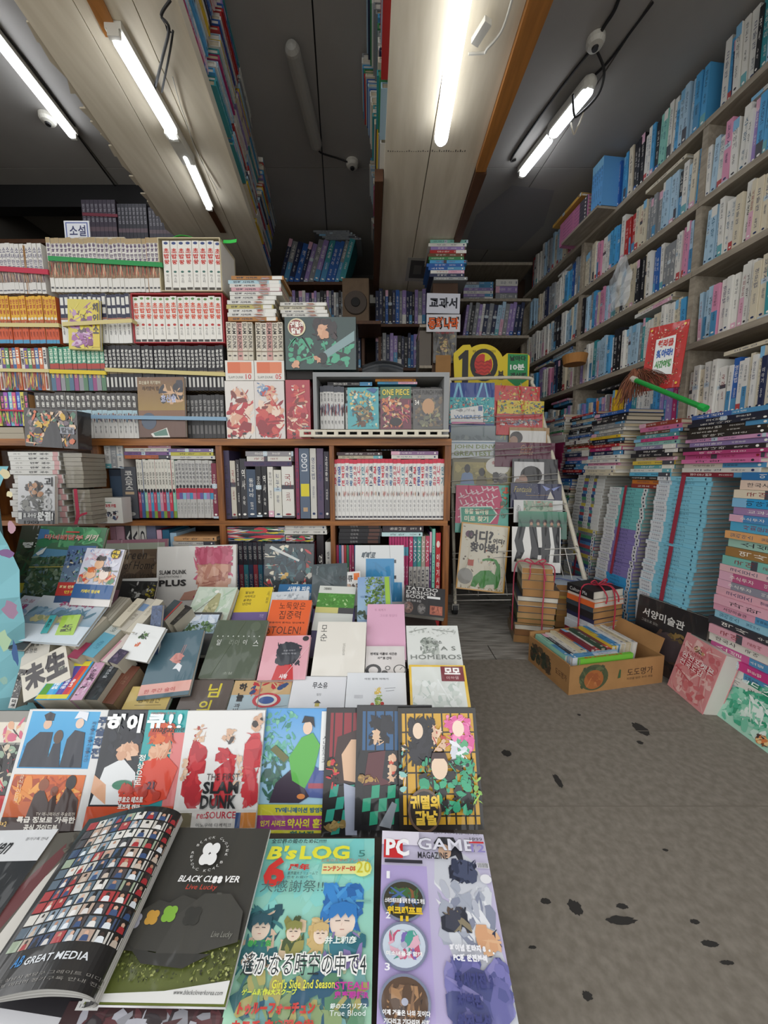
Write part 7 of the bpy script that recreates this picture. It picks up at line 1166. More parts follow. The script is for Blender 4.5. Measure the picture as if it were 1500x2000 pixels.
R = random.Random(33); A = Art((0, 0, 0), (.2, 0, 0), (0, 0, .3), (0, -1, 0), curve=lambda u, v, off: curl(u, v, .0004+off))
nc, nr = 9, 12; PIC = ['#c8c4bc', '#8a9aa8', '#d8d4cc', '#4a4448', '#b8a090', '#5a6a78', '#e0dcd4', '#a83a3c', '#3a4a6a', '#9aa890']
for r_ in range(nr):
    for c_ in range(nc):
        u0 = .98-(c_+1)*.088-.02; v0 = .2+r_*.064; u1, v1 = u0+.078, v0+.055; bg = R.choice(PIC); A.lay = 1
        A.poly([(u0, v0), (u0, v1), (u1, v1), (u1, v0)], bg); A.lay = 2; cu = (u0+u1)/2
        A.poly([(cu-.024, v0+.001), (cu-.018, v0+.026), (cu, v0+.032), (cu+.018, v0+.026), (cu+.024, v0+.001)], R.choice(['#e4e2de', '#26262a', '#d8d4d0', '#a82f34', '#38507a', '#dfe4e8', '#c8b8a8'])); A.lay = 3
        A.poly([(cu-.011, v0+.03), (cu-.012, v0+.043), (cu, v0+.05), (cu+.012, v0+.043), (cu+.011, v0+.03)], R.choice(['#c89a80', '#2a2422', '#b88a70', '#d8b098', '#3a2c28']))
A.mb.build('photo_grid', WRAP, om)
def ctext(txt, u0, u1, v0, v1, c, b=.03):
    A = Art((0, 0, 0), (.2, 0, 0), (0, 0, .3), (0, -1, 0), curve=lambda u, v, off: curl(u, v, .0006+off)); vs, fs = glyphs(txt, b); n = len(A.mb.v)
    A.mb.v += [tuple(A.P(u1-(u1-u0)*x, v0+(v1-v0)*y)) for x, y in vs]; A.mb.c += [hx(c)]*len(vs); A.mb.f += fs; A.mb.m += [0]*len(fs); A.mb.build('lettering', WRAP, om)
ctext('GREAT MEDIA', .3, .72, .12, .155, '#d8dce0'); ctext('AB', .74, .82, .12, .17, '#3a86c8', .06); ctext('경기도 성남시 분당구 그레이트 미디어', .14, .95, .06, .075, '#8a8680', .0); ctext('그레이트 미디어 정기구독 안내 전화', .14, .95, .035, .05, '#8a8680', .0)
# magazines under it on the left
magA('magazine', 'white-headed black magazine lettered ven under the open one at left', [(-70, 1628), (97, 1620), (10, 1800), (-190, 1800)], .492, '#26282b', [('r', 0, .62, 1, 1, '#d8d9da'), ('t', 'ven', .38, .7, .58, .84, '#2a2a2c', 'i', .04), ('m', .0, .0, .9, .6, ['#2c2e31', '#222427', '#333538'], 12, .16, 271), ('t', '정기구독 안내', .7, .86, .95, .9, '#5a5a5c', 'h')], ext=.1)
magA('magazine', 'dark magazine with a pale figure under the curled page', [(98, 1632), (190, 1618), (30, 1905), (-90, 1905)], .441, '#5a564e', [('p', [(.2, 0), (.45, .6), (.7, .8), (.85, .5), (.6, 0)], '#d0ccc4'), ('p', [(.0, .5), (.5, .9), (.6, .8), (.2, .2)], '#6a3a3c'), ('m', .5, .6, 1, 1, ['#4a463e', '#6a6458', '#3a3632'], 8, .13, 273)])
magA('magazine', 'black and violet magazine at the bottom left corner under the open page', [(-80, 1860), (150, 1930), (120, 2090), (-160, 2090)], .37, '#1d1b20', [('r', .0, .0, 1, .5, '#a8a4b8'), ('r', 0, .3, 1, .56, '#c9c9cc'), ('m', .3, .0, 1, .3, ['#6a6486', '#d0ccd8', '#3a364a'], 12, .1, 275)])
magA('magazine', 'dark red magazine with a white barcode label under the front of the open magazine', [(140, 1955), (440, 1960), (420, 2100), (60, 2100)], .366, '#3a2426', [('m', .0, .2, 1, .9, ['#4a2a2e', '#2c2226', '#8a8a90', '#5a3034', '#a8a8b0'], 26, .1, 277), ('r', .06, .86, .2, 1.0, '#d8d8d4'), ('t', '12 000', .08, .9, .18, .96, '#3a3a3c', 'h')])

# ---------------- rows of face-up paperbacks on the slope
def pb(label, cs, Y, lean, base, shapes, t=.014, ext=.02, cat='book', name='paperback', **kw): return CB_(name, label, cat, cs, Y, lean, t, base, shapes, ext=ext, **kw)
# front row
C55 = dict(Y=.905, lean=55, anchor='t', ext=.035)
def rc(label, cs, base, sh, **kw): d = dict(C55); d.update(kw); Y = d.pop('Y'); le = d.pop('lean'); return pb(label, cs, Y, le, base, sh, **d)
rc('straw-coloured small book with three brush characters in the front paperback row', [(262, 1342), (346, 1340), (318, 1388), (234, 1386)], '#cdb46a', [('t', '봄내달진', .3, .3, .78, .6, '#4a4026', 'h'), ('t', '시집 모음', .4, .72, .7, .84, '#4a4026', 'h'), ('l', .25, .2, .85, .22, .02, '#5a4a2a')], back='#5a8a6a', Y=.88)
rc('brown-grey sleeved book with two yellow vertical letters in the front row', [(368, 1328), (452, 1328), (440, 1402), (336, 1402)], '#5f544e', [('t', '님', .52, .52, .78, .9, '#d8c83a', 'h', .02), ('t', '의', .42, .1, .68, .45, '#d8c83a', 'h', .02)])
rc('patterned book with a red and blue whirl and the letters 하늘', [(462, 1330), (570, 1328), (560, 1402), (436, 1402)], '#b8b4a8', [('r', 0, .6, 1, 1, '#c8a87a'), ('r', 0, 0, 1, .6, '#a8bcc4'), ('m', .3, .55, .95, .98, ['#b8303a', '#d0b48a', '#c87a5a', '#2f4a7a'], 12, .09, 281), ('e', .62, .45, .24, .2, '#c23a44'), ('e', .62, .45, .18, .15, '#d8d4cc'), ('e', .62, .45, .13, .1, '#3a5a9a'), ('l', .5, 0, .46, 1, .012, '#6a7a80'), ('l', .2, .2, .98, .3, .012, '#7a8a90'), ('t', '하', .1, .7, .24, .92, '#2a2c30', 'h', .05), ('t', '늘', .1, .42, .22, .64, '#2a2c30', 'h', .04), ('t', '과바람', .1, .0, .2, .38, '#4a4c50', 'v', .02)])
rc('white book with black brush title and a tiny roof in the front row', [(573, 1320), (676, 1322), (672, 1400), (560, 1400)], '#dcdde0', [('t', '무소유', .38, .68, .66, .84, '#3a3c42', 'h', .02), ('t', '법정', .48, .5, .56, .56, '#6a6c70', 'h'), ('p', [(.44, .32), (.51, .4), (.58, .32)], '#2a2a2c'), ('r', .47, .24, .55, .32, '#b8a84a')])
rc('white book with a small yellow-green figure in the middle of the front row', [(679, 1314), (790, 1314), (798, 1400), (672, 1400)], '#dcdfe2', [('t', '어린 왕자 이야기', .3, .82, .7, .87, '#3a3c42', 'h', .01), ('m', .46, .16, .6, .5, ['#8aa83a', '#b8c05a', '#6a8a3a'], 10, .05, 283), ('m', .47, .48, .58, .66, ['#e0b83a', '#d8c06a', '#ecd8b8'], 7, .05, 284), ('e', .44, .26, .03, .04, '#b8322c'), ('e', .6, .28, .03, .04, '#b8322c'), ('l', .64, .62, .82, .64, .01, '#8a8c90'), ('l', .66, .56, .8, .58, .01, '#8a8c90'), ('r', .14, .4, .28, .47, '#c4c6ca')])
rc('yellow-framed white sleeved book with maroon title label, right end of front row', [(801, 1298), (908, 1300), (922, 1398), (800, 1398)], '#e0b93a', [('r', .04, .0, .95, .96, '#d6dad4'), ('m', .05, .05, .9, .7, ['#c8d0c8', '#e4e8e4', '#b8c4bc', '#dce0dc'], 24, .12, 286), ('r', .56, .66, .96, .97, '#7a3038'), ('t', '모모', .62, .8, .9, .94, '#f0ece8', 'h', .06), ('t', '미하엘', .65, .7, .86, .76, '#d8b8b8', 'h')], lean=52)
# second row
D50 = dict(Y=1.04, lean=50, anchor='t', ext=.0)
def rd(label, cs, base, sh, **kw): d = dict(D50); d.update(kw); Y = d.pop('Y'); le = d.pop('lean'); return pb(label, cs, Y, le, base, sh, **d)
rd('slate-blue book with a triangular pink and white emblem and pink band', [(308, 1238), (402, 1229), (366, 1348), (270, 1360)], '#45626e', [('r', 0, 0, 1, .16, '#d8a296'), ('p', [(.42, .52), (.52, .62), (.6, .62), (.72, .56), (.64, .5), (.66, .42), (.54, .46)], '#c88a80'), ('p', [(.54, .36), (.62, .46), (.72, .4), (.7, .3), (.62, .36)], '#d8dce0'), ('l', .62, .6, .66, .75, .012, '#b07a74'), ('l', .66, .6, .7, .75, .012, '#b07a74'), ('t', '스톤', .5, .45, .68, .6, '#c0807a', 'h', .05), ('t', '한 주간 술이', .1, .02, .7, .08, '#c0605c', 'h', .02)], Y=.985, ext=.01)
rd('dark olive sleeved book with a row of white dots', [(432, 1210), (527, 1213), (494, 1324), (380, 1326)], '#4b5645', [('m', .0, .0, 1, 1, ['#4d5847', '#485342', '#505b4a'], 10, .2, 288)]+[('e', .1+.1*k, .7, .012, .01, '#cfd2ca') for k in range(9)]+[('t', '일', .12, .54, .2, .64, '#d8dad4', 'h'), ('t', '리아', .36, .54, .56, .64, '#8a9284', 'h'), ('t', '이', .62, .55, .69, .64, '#d8dad4', 'h'), ('t', '스', .82, .53, .92, .63, '#d8dad4', 'h'), ('t', '소설', .42, .06, .58, .1, '#a8aea0', 'h'), ('e', .78, .88, .1, .09, '#56614f'), ('l', .2, .05, .55, .98, .012, '#59644f')], Y=1.03)
rd('pink book with a dark round-haired red face, under plastic', [(521, 1243), (607, 1240), (596, 1328), (500, 1328)], '#d9a0aa', [('p', [(.3, .0), (.36, .3), (.5, .4), (.7, .3), (.75, .0)], '#c0282c'), ('m', .3, .3, .85, .85, ['#2b2f3a', '#262a34', '#30343e'], 36, .14, 290), ('e', .58, .58, .24, .26, '#2a2e38'), ('e', .9, .92, .07, .06, '#2c2a30'), ('t', '소설 이야기', .45, .62, .7, .66, '#b8bac0', 'h'), ('t', '보이지 마음', .42, .55, .74, .59, '#b8bac0', 'h'), ('t', '사랑', .45, .02, .62, .12, '#f0e0e0', 'h', .05), ('l', .5, .0, 1, .75, .01, '#e8c4ca')], Y=.985)
rd('cream book with a short vertical title in the middle of the second row', [(622, 1214), (715, 1215), (712, 1321), (607, 1320)], '#dedad0', [('t', '모', .08, .8, .2, .93, '#3a3a38', 'h', .0), ('t', '순', .08, .62, .22, .76, '#3a3a38', 'h', .0), ('t', '양귀자 장편소설', .55, .36, .6, .58, '#8a8880', 'v')], Y=1.02)
rd('grey-white book with clock faces and Korean title, below the pink book', [(716, 1262), (790, 1262), (792, 1316), (712, 1316)], '#d0cbc8', [('t', '변제일 이론의 시간은', .12, .66, .8, .76, '#3c3a3a', 'h', .03), ('t', '거꾸로 간다', .3, .5, .66, .6, '#3c3a3a', 'h', .03), ('e', .2, .12, .2, .22, '#2f2e30'), ('e', .2, .12, .12, .13, '#d0cbc8'), ('e', .56, .2, .07, .08, '#6a6866'), ('e', .56, .2, .04, .045, '#d0cbc8'), ('e', .86, .14, .16, .18, '#5a5856'), ('e', .86, .14, .13, .15, '#d8d4d0'), ('l', .86, .14, .93, .24, .015, '#5a5856'), ('e', .48, .04, .08, .08, '#4a4846')], Y=.975, ext=.0)
rd('plain pink book with two faint lines of text, above the clock book', [(717, 1180), (790, 1180), (792, 1262), (716, 1262)], '#d8a8c0', [('t', '두 세계가', .2, .82, .5, .88, '#a8788e', 'h'), ('t', '그으로 찾았다', .34, .68, .8, .74, '#b0839a', 'h')], Y=1.09, ext=.04)
rd('white sleeved book with engraved plants, right end of second row', [(793, 1222), (893, 1222), (906, 1306), (797, 1306)], '#d6d9d4', [('m', .05, .72, .95, .97, ['#a8aca6', '#c4c8c2', '#b4b8b2'], 26, .035, 292), ('m', .25, .3, .6, .72, ['#8f968e', '#b0b6ae', '#c8ccc6', '#7a827a'], 26, .08, 293), ('l', .1, .85, .4, .93, .012, '#8a8e88'), ('l', .5, .9, .9, .84, .012, '#8a8e88'), ('t', '일리아스', .36, .55, .66, .63, '#4a504a', 'h', .02), ('t', 'I L I A S', .25, .4, .9, .49, '#6a706a', 'h'), ('t', 'HOMEROS', .06, .2, .98, .3, '#6a706a', 'h')], Y=1.03)
# third row and the ones behind
E50 = dict(Y=1.2, lean=50, anchor='t', ext=.06)
def re_(label, cs, base, sh, **kw): d = dict(E50); d.update(kw); Y = d.pop('Y'); le = d.pop('lean'); return pb(label, cs, Y, le, base, sh, **d)
re_('yellow book with purple foot and handwritten Korean title', [(470, 1148), (533, 1146), (520, 1214), (450, 1214)], '#dbc02c', [('r', 0, .0, 1, .26, '#6f5f94'), ('t', '달님은', .2, .8, .46, .88, '#4a4424', 'h', .02), ('t', '사라지고', .2, .68, .52, .76, '#4a4424', 'h', .02), ('t', '삶과는', .2, .57, .44, .65, '#4a4424', 'h', .02), ('t', '난간이', .2, .46, .44, .54, '#4a4424', 'h', .02), ('t', '시집', .86, .5, .93, .9, '#7a6c2c', 'v'), ('t', '기린', .78, .1, .9, .2, '#c4b8d8', 'h')], Y=1.2)
re_('orange book with thin brown lettering in the third row of the display', [(527, 1172), (606, 1172), (602, 1242), (519, 1240)], '#e0602c', [('t', '노둑맞은', .22, .72, .86, .93, '#4a2a1c', 'h', .0), ('t', '집중력', .26, .44, .78, .68, '#4a2a1c', 'h', .0), ('t', '집중하지 못하는 당신에게', .06, .32, .9, .37, '#4a2a1c', 'h', .02), ('t', 'STOLEN!', .06, .04, .85, .24, '#5a2c1c', 'h', .0)], Y=1.12)
re_('blue book with white brush title behind the orange book', [(545, 1141), (619, 1141), (610, 1180), (538, 1180)], '#2a6a9c', [('t', '사람을 피운', .25, .64, .85, .88, '#e0e8ee', 'h', .03), ('t', '소설', .6, .4, .9, .55, '#d0dce4', 'h')], Y=1.24)
re_('white book with a faint grey picture behind the orange book', [(532, 1158), (604, 1152), (602, 1174), (528, 1174)], '#c9ced2', [('m', .1, .1, .9, .7, ['#b4bac0', '#d8dce0', '#a4acb2'], 10, .1, 296), ('t', '소설', .45, .5, .6, .8, '#6a7076', 'h')], Y=1.17)
re_('white and green sleeved book with a lawn picture', [(626, 1144), (695, 1146), (690, 1200), (614, 1196)], '#d0d3cc', [('r', 0, .2, 1, .72, '#4f8a3c'), ('m', .0, .2, 1, .72, ['#5a9a46', '#467e36', '#66a650', '#a8c88a'], 40, .05, 297), ('r', 0, 0, .6, .2, '#c9c27a'), ('r', .6, .0, 1, .2, '#4a4a4c'), ('t', '그린로드', .12, .84, .34, .93, '#4a4e48', 'h', .02)], Y=1.19)
re_('dark violet book with a yellow crescent moon', [(612, 1190), (693, 1184), (692, 1240), (607, 1244)], '#3f3560', [('e', .62, .6, .17, .26, '#d8b04a'), ('e', .55, .66, .16, .24, '#3f3560'), ('m', .5, .3, .66, .5, ['#b8503c', '#e0c88a'], 4, .06, 299)], Y=1.13)
re_('green plant-covered novel with blue sky strip, behind the pink one', [(700, 1127), (765, 1126), (764, 1208), (696, 1212)], '#7f9ab8', [('r', .0, .0, .5, 1, '#8aa8d0', '#9ab8c8'), ('m', .2, .3, .82, 1, ['#5a7a3a', '#4a6a32', '#6a8a42', '#8aa052', '#3f5a2c'], 70, .07, 301), ('r', .82, .06, .96, .98, '#9ac04a'), ('m', .5, .02, .96, .3, ['#4a5a32', '#6a7a3a', '#2f3a24'], 18, .08, 302), ('m', .0, .0, .3, .2, ['#3a4a3a', '#4a5a4a'], 8, .08, 303), ('t', '비밀의 정원', .1, .48, .36, .53, '#3a5a96', 'h')], Y=1.19)
re_('pale pink book edge showing between the moon and lawn books', [(702, 1200), (722, 1200), (722, 1222), (700, 1222)], '#dcc0b4', [('t', '책', .3, .4, .6, .6, '#8a7a72', 'h')], Y=1.12, ext=.0)
re_('black tattoo design book with three pictures, beside the bookcase foot', [(794, 1142), (872, 1152), (866, 1206), (784, 1198)], '#262528', [('e', .12, .22, .12, .2, '#6a5048'), ('m', .04, .08, .24, .36, ['#8a6a5c', '#4a3a36'], 8, .07, 305), ('e', .44, .22, .1, .18, '#5a5654'), ('m', .36, .08, .54, .36, ['#7a7674', '#3a3838'], 8, .07, 306), ('r', .64, .06, .94, .36, '#a8604c'), ('m', .66, .08, .92, .34, ['#b8705a', '#7a3f34'], 8, .07, 307), ('t', 'TATTOO', .04, .84, .82, .97, '#c9c7c4', 'h', .05), ('t', 'DESIGN', .04, .7, .76, .82, '#c9c7c4', 'h', .05), ('t', 'BOOK', .05, .55, .52, .68, '#c9c7c4', 'h', .05), ('r', .56, .6, .88, .68, '#dcdcda'), ('t', '실전 타투 도안', .06, .42, .42, .5, '#b8b6b4', 'h', .02)], Y=1.25, t=.03, lean=45, ext=.0, name='art_book')
re_('pale green album with a hooded pale figure, left of the yellow book', [(388, 1146), (465, 1147), (442, 1210), (362, 1208)], '#c2d0c0', [('m', .02, .02, .98, .98, ['#b8ccb4', '#ccd8c8', '#a8c0a8', '#d8e0d4'], 30, .16, 309), ('p', [(.3, .0), (.42, .55), (.56, .8), (.64, .78), (.68, .4), (.6, .0)], '#a8a67c'), ('m', .36, .0, .66, .5, ['#b8b48a', '#8f8f6a', '#c4c09a'], 10, .08, 310), ('e', .52, .84, .06, .05, '#e8e8e0'), ('l', .1, .1, .52, .66, .012, '#6a6a54')], Y=1.17, t=.02)
re_('sleeved landscape album with trees and sky, black edge', [(356, 1196), (434, 1196), (420, 1240), (338, 1240)], '#3a3c3c', [('r', .1, .06, .95, .9, '#c8d4e4', '#8aa4b0'), ('m', .1, .06, .95, .6, ['#3f5a3a', '#5a7a4a', '#2f4438', '#a8bcc4', '#6a8a5a'], 40, .08, 312), ('m', .1, .5, .95, .9, ['#c8d4e4', '#b8c8dc', '#dce4ec'], 10, .12, 313)], Y=1.08, t=.025)
re_('dark teal-grey sleeved book by the lawn book', [(614, 1102), (680, 1100), (676, 1145), (606, 1150)], '#465256', [('m', .2, .0, .9, .9, ['#4a575b', '#424d51', '#505e62'], 8, .2, 315), ('t', 'Psyche', .1, .55, .16, .9, '#a8b0b2', 'r')], Y=1.27, lean=40)
re_('white comic with an orange corner between grey and plant books', [(654, 1119), (704, 1115), (704, 1150), (654, 1152)], '#d6d4d0', [('m', .1, .0, .95, .3, ['#3a3434', '#b89a84', '#5a504c'], 12, .1, 317), ('t', '하이큐', .08, .42, .7, .8, '#2b2a2c', 'h', .05), ('r', .74, .5, .96, .9, '#d8702a')], Y=1.25, lean=40)
# standing against the bookcase
def st(name, label, cs, Y, base, sh, cat='book', lean=12, t=.008, ext=.1, **kw): return CB_(name, label, cat, cs, Y, lean, t, base, sh, ext=ext, **kw)
st('art_book', 'large white art book with pink patch and black title at the back of the slope', [(304, 1070), (459, 1062), (463, 1170), (308, 1172)], 1.27, '#d2cfc9', [('m', .46, .3, .96, .98, ['#b8506a', '#a84460', '#c4607a'], 22, .15, 321), ('r', .52, .1, .9, .66, '#c08a74'), ('m', .5, .08, .94, .66, ['#c89680', '#b87f6c', '#cfa08a', '#a86e5e'], 34, .1, 322), ('m', .48, .64, .96, .98, ['#b24a64', '#a8405a', '#bd5872'], 40, .11, 323), ('p', [(.3, .0), (.36, .14), (.5, .18), (.52, .0)], '#b88a78'), ('m', .46, .0, .8, .12, ['#c9c6c0', '#a84460'], 8, .07, 324), ('t', 'SLAM DUNK', .04, .48, .38, .56, '#3a3838', 'h', .06), ('t', 'ILLUSTRATIONS 2', .04, .42, .32, .455, '#5a5856', 'h', .02), ('t', 'PLUS', .04, .26, .38, .38, '#2e2c2c', 'h', .09)], t=.012)
st('record_sleeve', 'brown record sleeve with italic lettering and pink rim standing at the bookcase', [(196, 1056), (322, 1052), (330, 1150), (200, 1152)], 1.33, '#8a5a68', [('r', .02, .0, .96, .93, '#5c4a38', '#4a3a2c'), ('r', .02, .8, .96, .93, '#8f9484'), ('m', .1, .3, .9, .75, ['#6a5844', '#5a4836', '#74624c'], 14, .15, 326), ('t', 'Green', .26, .6, .68, .78, '#1f1a16', 'i', .01), ('t', 'of Home', .34, .4, .8, .56, '#1f1a16', 'i', .01), ('t', 'Grass Vrola', .3, .22, .8, .34, '#33291f', 'i')], 'record')
st('magazine', 'dark illustrated magazine of a blue-black machine standing by the bookcase', [(518, 1062), (613, 1062), (612, 1150), (514, 1150)], 1.33, '#2c3438', [('m', .0, .0, 1, 1, ['#b83a3c', '#2c4a50', '#c8c4b8', '#3a4248', '#a8453c', '#4a7a78', '#d8d0b8'], 60, .08, 328), ('m', .2, .15, .85, .85, ['#26404a', '#1c2a30', '#34545c', '#20303a', '#486a70'], 46, .14, 329), ('p', [(.1, .9), (.7, .6), (.72, .64), (.14, .96)], '#c8ccc8'), ('m', .3, .2, .5, .36, ['#c8a04a', '#d8d8d0'], 5, .06, 330), ('t', '로보트 아트북', .56, .06, .96, .11, '#d8d8d4', 'h', .02)], 'magazine')
st('picture_book', 'white book with a bright blue square standing at the right of the display', [(699, 1066), (792, 1064), (786, 1176), (688, 1174)], 1.30, '#d3d6d5', [('r', .22, .0, .8, .76, '#2a86b8'), ('r', .7, .0, .96, .34, '#2a86b8'), ('m', .25, .05, .76, .7, ['#2f8cc0', '#2880b0'], 10, .12, 332), ('t', '빼빼로', .12, .76, .4, .88, '#3a4a54', 'i', .03), ('r', .8, .68, .84, .74, '#3a3e42'), ('r', .8, .4, .84, .46, '#3a3e42'), ('l', .3, 1, .32, .77, .008, '#a8acac'), ('l', .7, 1, .72, .77, .008, '#a8acac')])
st('comic_book', 'wrapped black and yellow album leaning below the brown record sleeve', [(236, 1132), (304, 1128), (306, 1172), (232, 1172)], 1.2, '#2b2a2a', [('p', [(0, 1), (1, 1), (1, .84), (0, .9)], '#d0d0cc'), ('m', .2, .1, .95, .85, ['#3a3a38', '#5a5a56', '#1f1f1f', '#c8c8c4'], 16, .11, 334), ('m', .72, .1, .98, .7, ['#b8a83a', '#8a7f2a'], 8, .07, 335)], lean=30)
# ---------------- the left end: big picture books, boxed sets and spine-up books
st('picture_book', 'dark green film picture book with white title, cut by the blue sheet', [(20, 1028), (146, 1028), (128, 1166), (34, 1166)], 1.045, '#3c4334', [('r', 0, .3, 1, 1, '#4a4c3e', '#33402c'), ('m', .0, .25, .9, .8, ['#3a4a30', '#2f5a3c', '#4a5a3a', '#5a6a4a', '#2a3424'], 36, .12, 341), ('r', .0, .0, 1, .2, '#cdb83a'), ('r', 0, .0, 1, .07, '#5a8aa8'), ('t', '그대들은', .3, .8, .8, .88, '#e4e4de', 'h', .03), ('t', '떻게 살', .1, .68, .8, .76, '#e4e4de', 'h', .03), ('r', .4, .9, .6, .92, '#b84a44')], lean=20)
st('picture_book', 'large green film picture book with red and white title at the left', [(73, 1027), (201, 1032), (186, 1168), (49, 1166)], 1.02, '#4a6444', [('r', 0, 0, 1, 1, '#4f7a5a', '#3a4a34'), ('m', .0, .7, 1, 1, ['#5a9a6a', '#4a8a5c', '#6aaa78', '#3a7a52'], 24, .12, 343), ('p', [(.0, .96), (.0, .8), (.16, .84), (.14, .95)], '#4a78a8'), ('p', [(.0, .56), (.1, .68), (.5, .66), (1, .7), (1, .5), (.5, .58), (.2, .55)], '#5a8aa8'), ('m', .0, .0, 1, .58, ['#4a5a3a', '#5c6a4c', '#3f5a44', '#6a7a62', '#7a8a7a', '#35452f', '#566a70'], 150, .05, 344), ('p', [(.02, .4), (.62, .42), (.62, .43), (.02, .41)], '#b0a04a'), ('p', [(.06, .6), (.14, .66), (.2, .7), (.16, .6), (.1, .57)], '#d8dcd8'), ('t', '마녀배달부', .12, .8, .7, .88, '#d8c4b8', 'h', .06), ('t', '마녀배달부', .12, .8, .7, .88, '#b8504a', 'h', .02), ('t', '키키', .72, .8, .9, .89, '#d8c4b8', 'i', .05), ('r', .42, .91, .62, .93, '#c84a44')], lean=22, t=.01, hard=True)
st('comic_book', 'blue and red comic half hidden behind the family-portrait comic', [(133, 1066), (186, 1066), (166, 1164), (110, 1163)], .995, '#3f5478', [('r', 0, .26, 1, 1, '#4a6490', '#6a7a8a'), ('m', .0, .25, 1, .95, ['#2a3a5a', '#5a8a7a', '#c8c0a0', '#3a5a4a', '#26282e', '#7a9aac'], 50, .08, 346), ('r', 0, .0, 1, .26, '#b83a34'), ('t', '화보 만화', .08, .14, .6, .2, '#e8d8a0', 'h', .03), ('t', '만화', .3, .04, .7, .1, '#e0c84a', 'h', .02)], lean=24)
st('comic_book', 'bright comic of three laughing people with a blue foot band', [(162, 1071), (238, 1073), (222, 1172), (148, 1166)], .98, '#d8d4d0', [('r', 0, .28, 1, 1, '#c8c8d4'), ('m', .04, .6, .96, .98, ['#e0b8b8', '#8a9ac0', '#d8d8e0', '#c8a8b4'], 30, .1, 348), ('m', .02, .28, .98, .6, ['#c84a3a', '#5a8a6a', '#e0b090', '#8a8a80', '#d8a880'], 30, .1, 349), ('e', .46, .68, .12, .1, '#dcb08c'), ('m', .34, .74, .6, .86, ['#3a2a26', '#2f2422'], 10, .07, 350), ('e', .32, .48, .12, .1, '#e4b894'), ('m', .2, .5, .42, .62, ['#c8642c', '#d8743a'], 9, .07, 351), ('e', .66, .48, .12, .11, '#e8d8cc'), ('m', .56, .52, .82, .64, ['#26242a', '#2f2d34'], 9, .07, 352), ('r', .0, .0, 1, .27, '#2f5a8e'), ('e', .82, .9, .13, .1, '#2f2a1c'), ('t', '귀멸', .72, .9, .92, .97, '#e8c83a', 'h', .05), ('t', '칼날', .73, .82, .91, .89, '#e8c83a', 'h', .05), ('t', '키메이 영상북', .22, .1, .7, .17, '#e0cc4a', 'h', .04)], lean=25, ext=.02)
st('picture_book', 'pale blue seaside picture book lying on the slope', [(82, 1164), (207, 1170), (186, 1226), (38, 1214)], .93, '#c9d4dc', [('r', 0, 0, 1, 1, '#d4d8dc', '#7f9aac'), ('m', .0, .2, 1, .6, ['#7a9ab4', '#6a8aa0', '#8aa8bc', '#5a7a8a'], 26, .12, 354), ('m', .1, .05, .7, .3, ['#b8b07a', '#c8c08a', '#9aa070'], 16, .1, 355), ('t', '추억의 마니', .34, .62, .84, .82, '#a8386a', 'i', .02), ('r', .46, .87, .64, .9, '#c8506a')], lean=55, ext=.05, t=.01, hard=True)
st('picture_book', 'pale violet picture book peeping out left of the seaside book', [(36, 1164), (80, 1166), (46, 1206), (20, 1200)], .95, '#c8ccd8', [('m', .0, .0, 1, .6, ['#8aa0c0', '#a8b4cc', '#7a8ab0'], 10, .15, 357), ('t', '너울', .2, .35, .7, .6, '#b0487a', 'h', .03), ('t', '소설', .2, .68, .8, .85, '#b0607a', 'h')], lean=55, ext=.04)
st('picture_book', 'black picture book under the seaside book with a red mark', [(40, 1212), (88, 1216), (78, 1240), (42, 1236)], .915, '#232224', [('r', .4, .4, .8, .55, '#b8404a'), ('t', '미술', .3, .1, .7, .35, '#d0d0cc', 'h')], lean=55, ext=.04)
def slabbk(label, cs, Y, lean, t, base, sh, name='thick_book', page='#cfc8b4', **kw): return CB_(name, label, 'book', cs, Y, lean, t, base, sh, page=page, anchor=kw.pop('anchor', 'b'), **kw)
slabbk('lime green box-shaped book with black letters beside the seaside book', [(121, 1200), (146, 1206), (152, 1240), (106, 1252)], .90, 40, .06, '#95b83a', [('t', '뇌길', .2, .3, .8, .6, '#2a3010', 'r', .04), ('r', .0, .8, .3, 1, '#88aa30')])
slabbk('teal thin book left of the lime green one', [(104, 1203), (116, 1202), (86, 1236), (72, 1236)], .905, 45, .04, '#3a9a9c', [('t', '트드', .3, .3, .7, .8, '#0f3a3c', 'r', .03)])
slabbk('grey-white old box with a circled Korean title at left', [(43, 1236), (96, 1230), (100, 1286), (47, 1296)], .89, 25, .05, '#bdb8ac', [('t', '사의 살인', .12, .5, .75, .64, '#3a3a36', 'h', .02), ('t', '고람은', .1, .3, .55, .44, '#3a3a36', 'h', .02), ('t', '추리 소설 걸작선', .2, .74, .85, .8, '#6a6860', 'h')], ext=.04)
slabbk('beige spine-up thick book with a framed title beside the lime box', [(183, 1200), (205, 1203), (150, 1268), (126, 1256)], .89, 58, .08, '#b9b09e', [('l', .1, .05, .1, .95, .02, '#8a8272'), ('t', '그림책', .4, .55, .8, .85, '#7a5a50', 'r', .02), ('r', 0, 0, .25, 1, '#cfc8b8')])
slabbk('grey wrapped bundle of spine-up books, upper left of the diagonal row', [(238, 1168), (262, 1168), (208, 1212), (188, 1206)], .97, 60, .07, '#a9a495', [('l', .25, 0, .25, 1, .04, '#7a7668'), ('l', .5, 0, .5, 1, .03, '#8a8678'), ('l', .75, 0, .75, 1, .04, '#6f6b5e')])
slabbk('cream spine-up book in the diagonal row beside the grey bundle', [(276, 1172), (290, 1172), (226, 1222), (210, 1216)], .955, 60, .08, '#c4bda9', [('t', '문학전집', .3, .5, .7, .8, '#8a8272', 'r')])
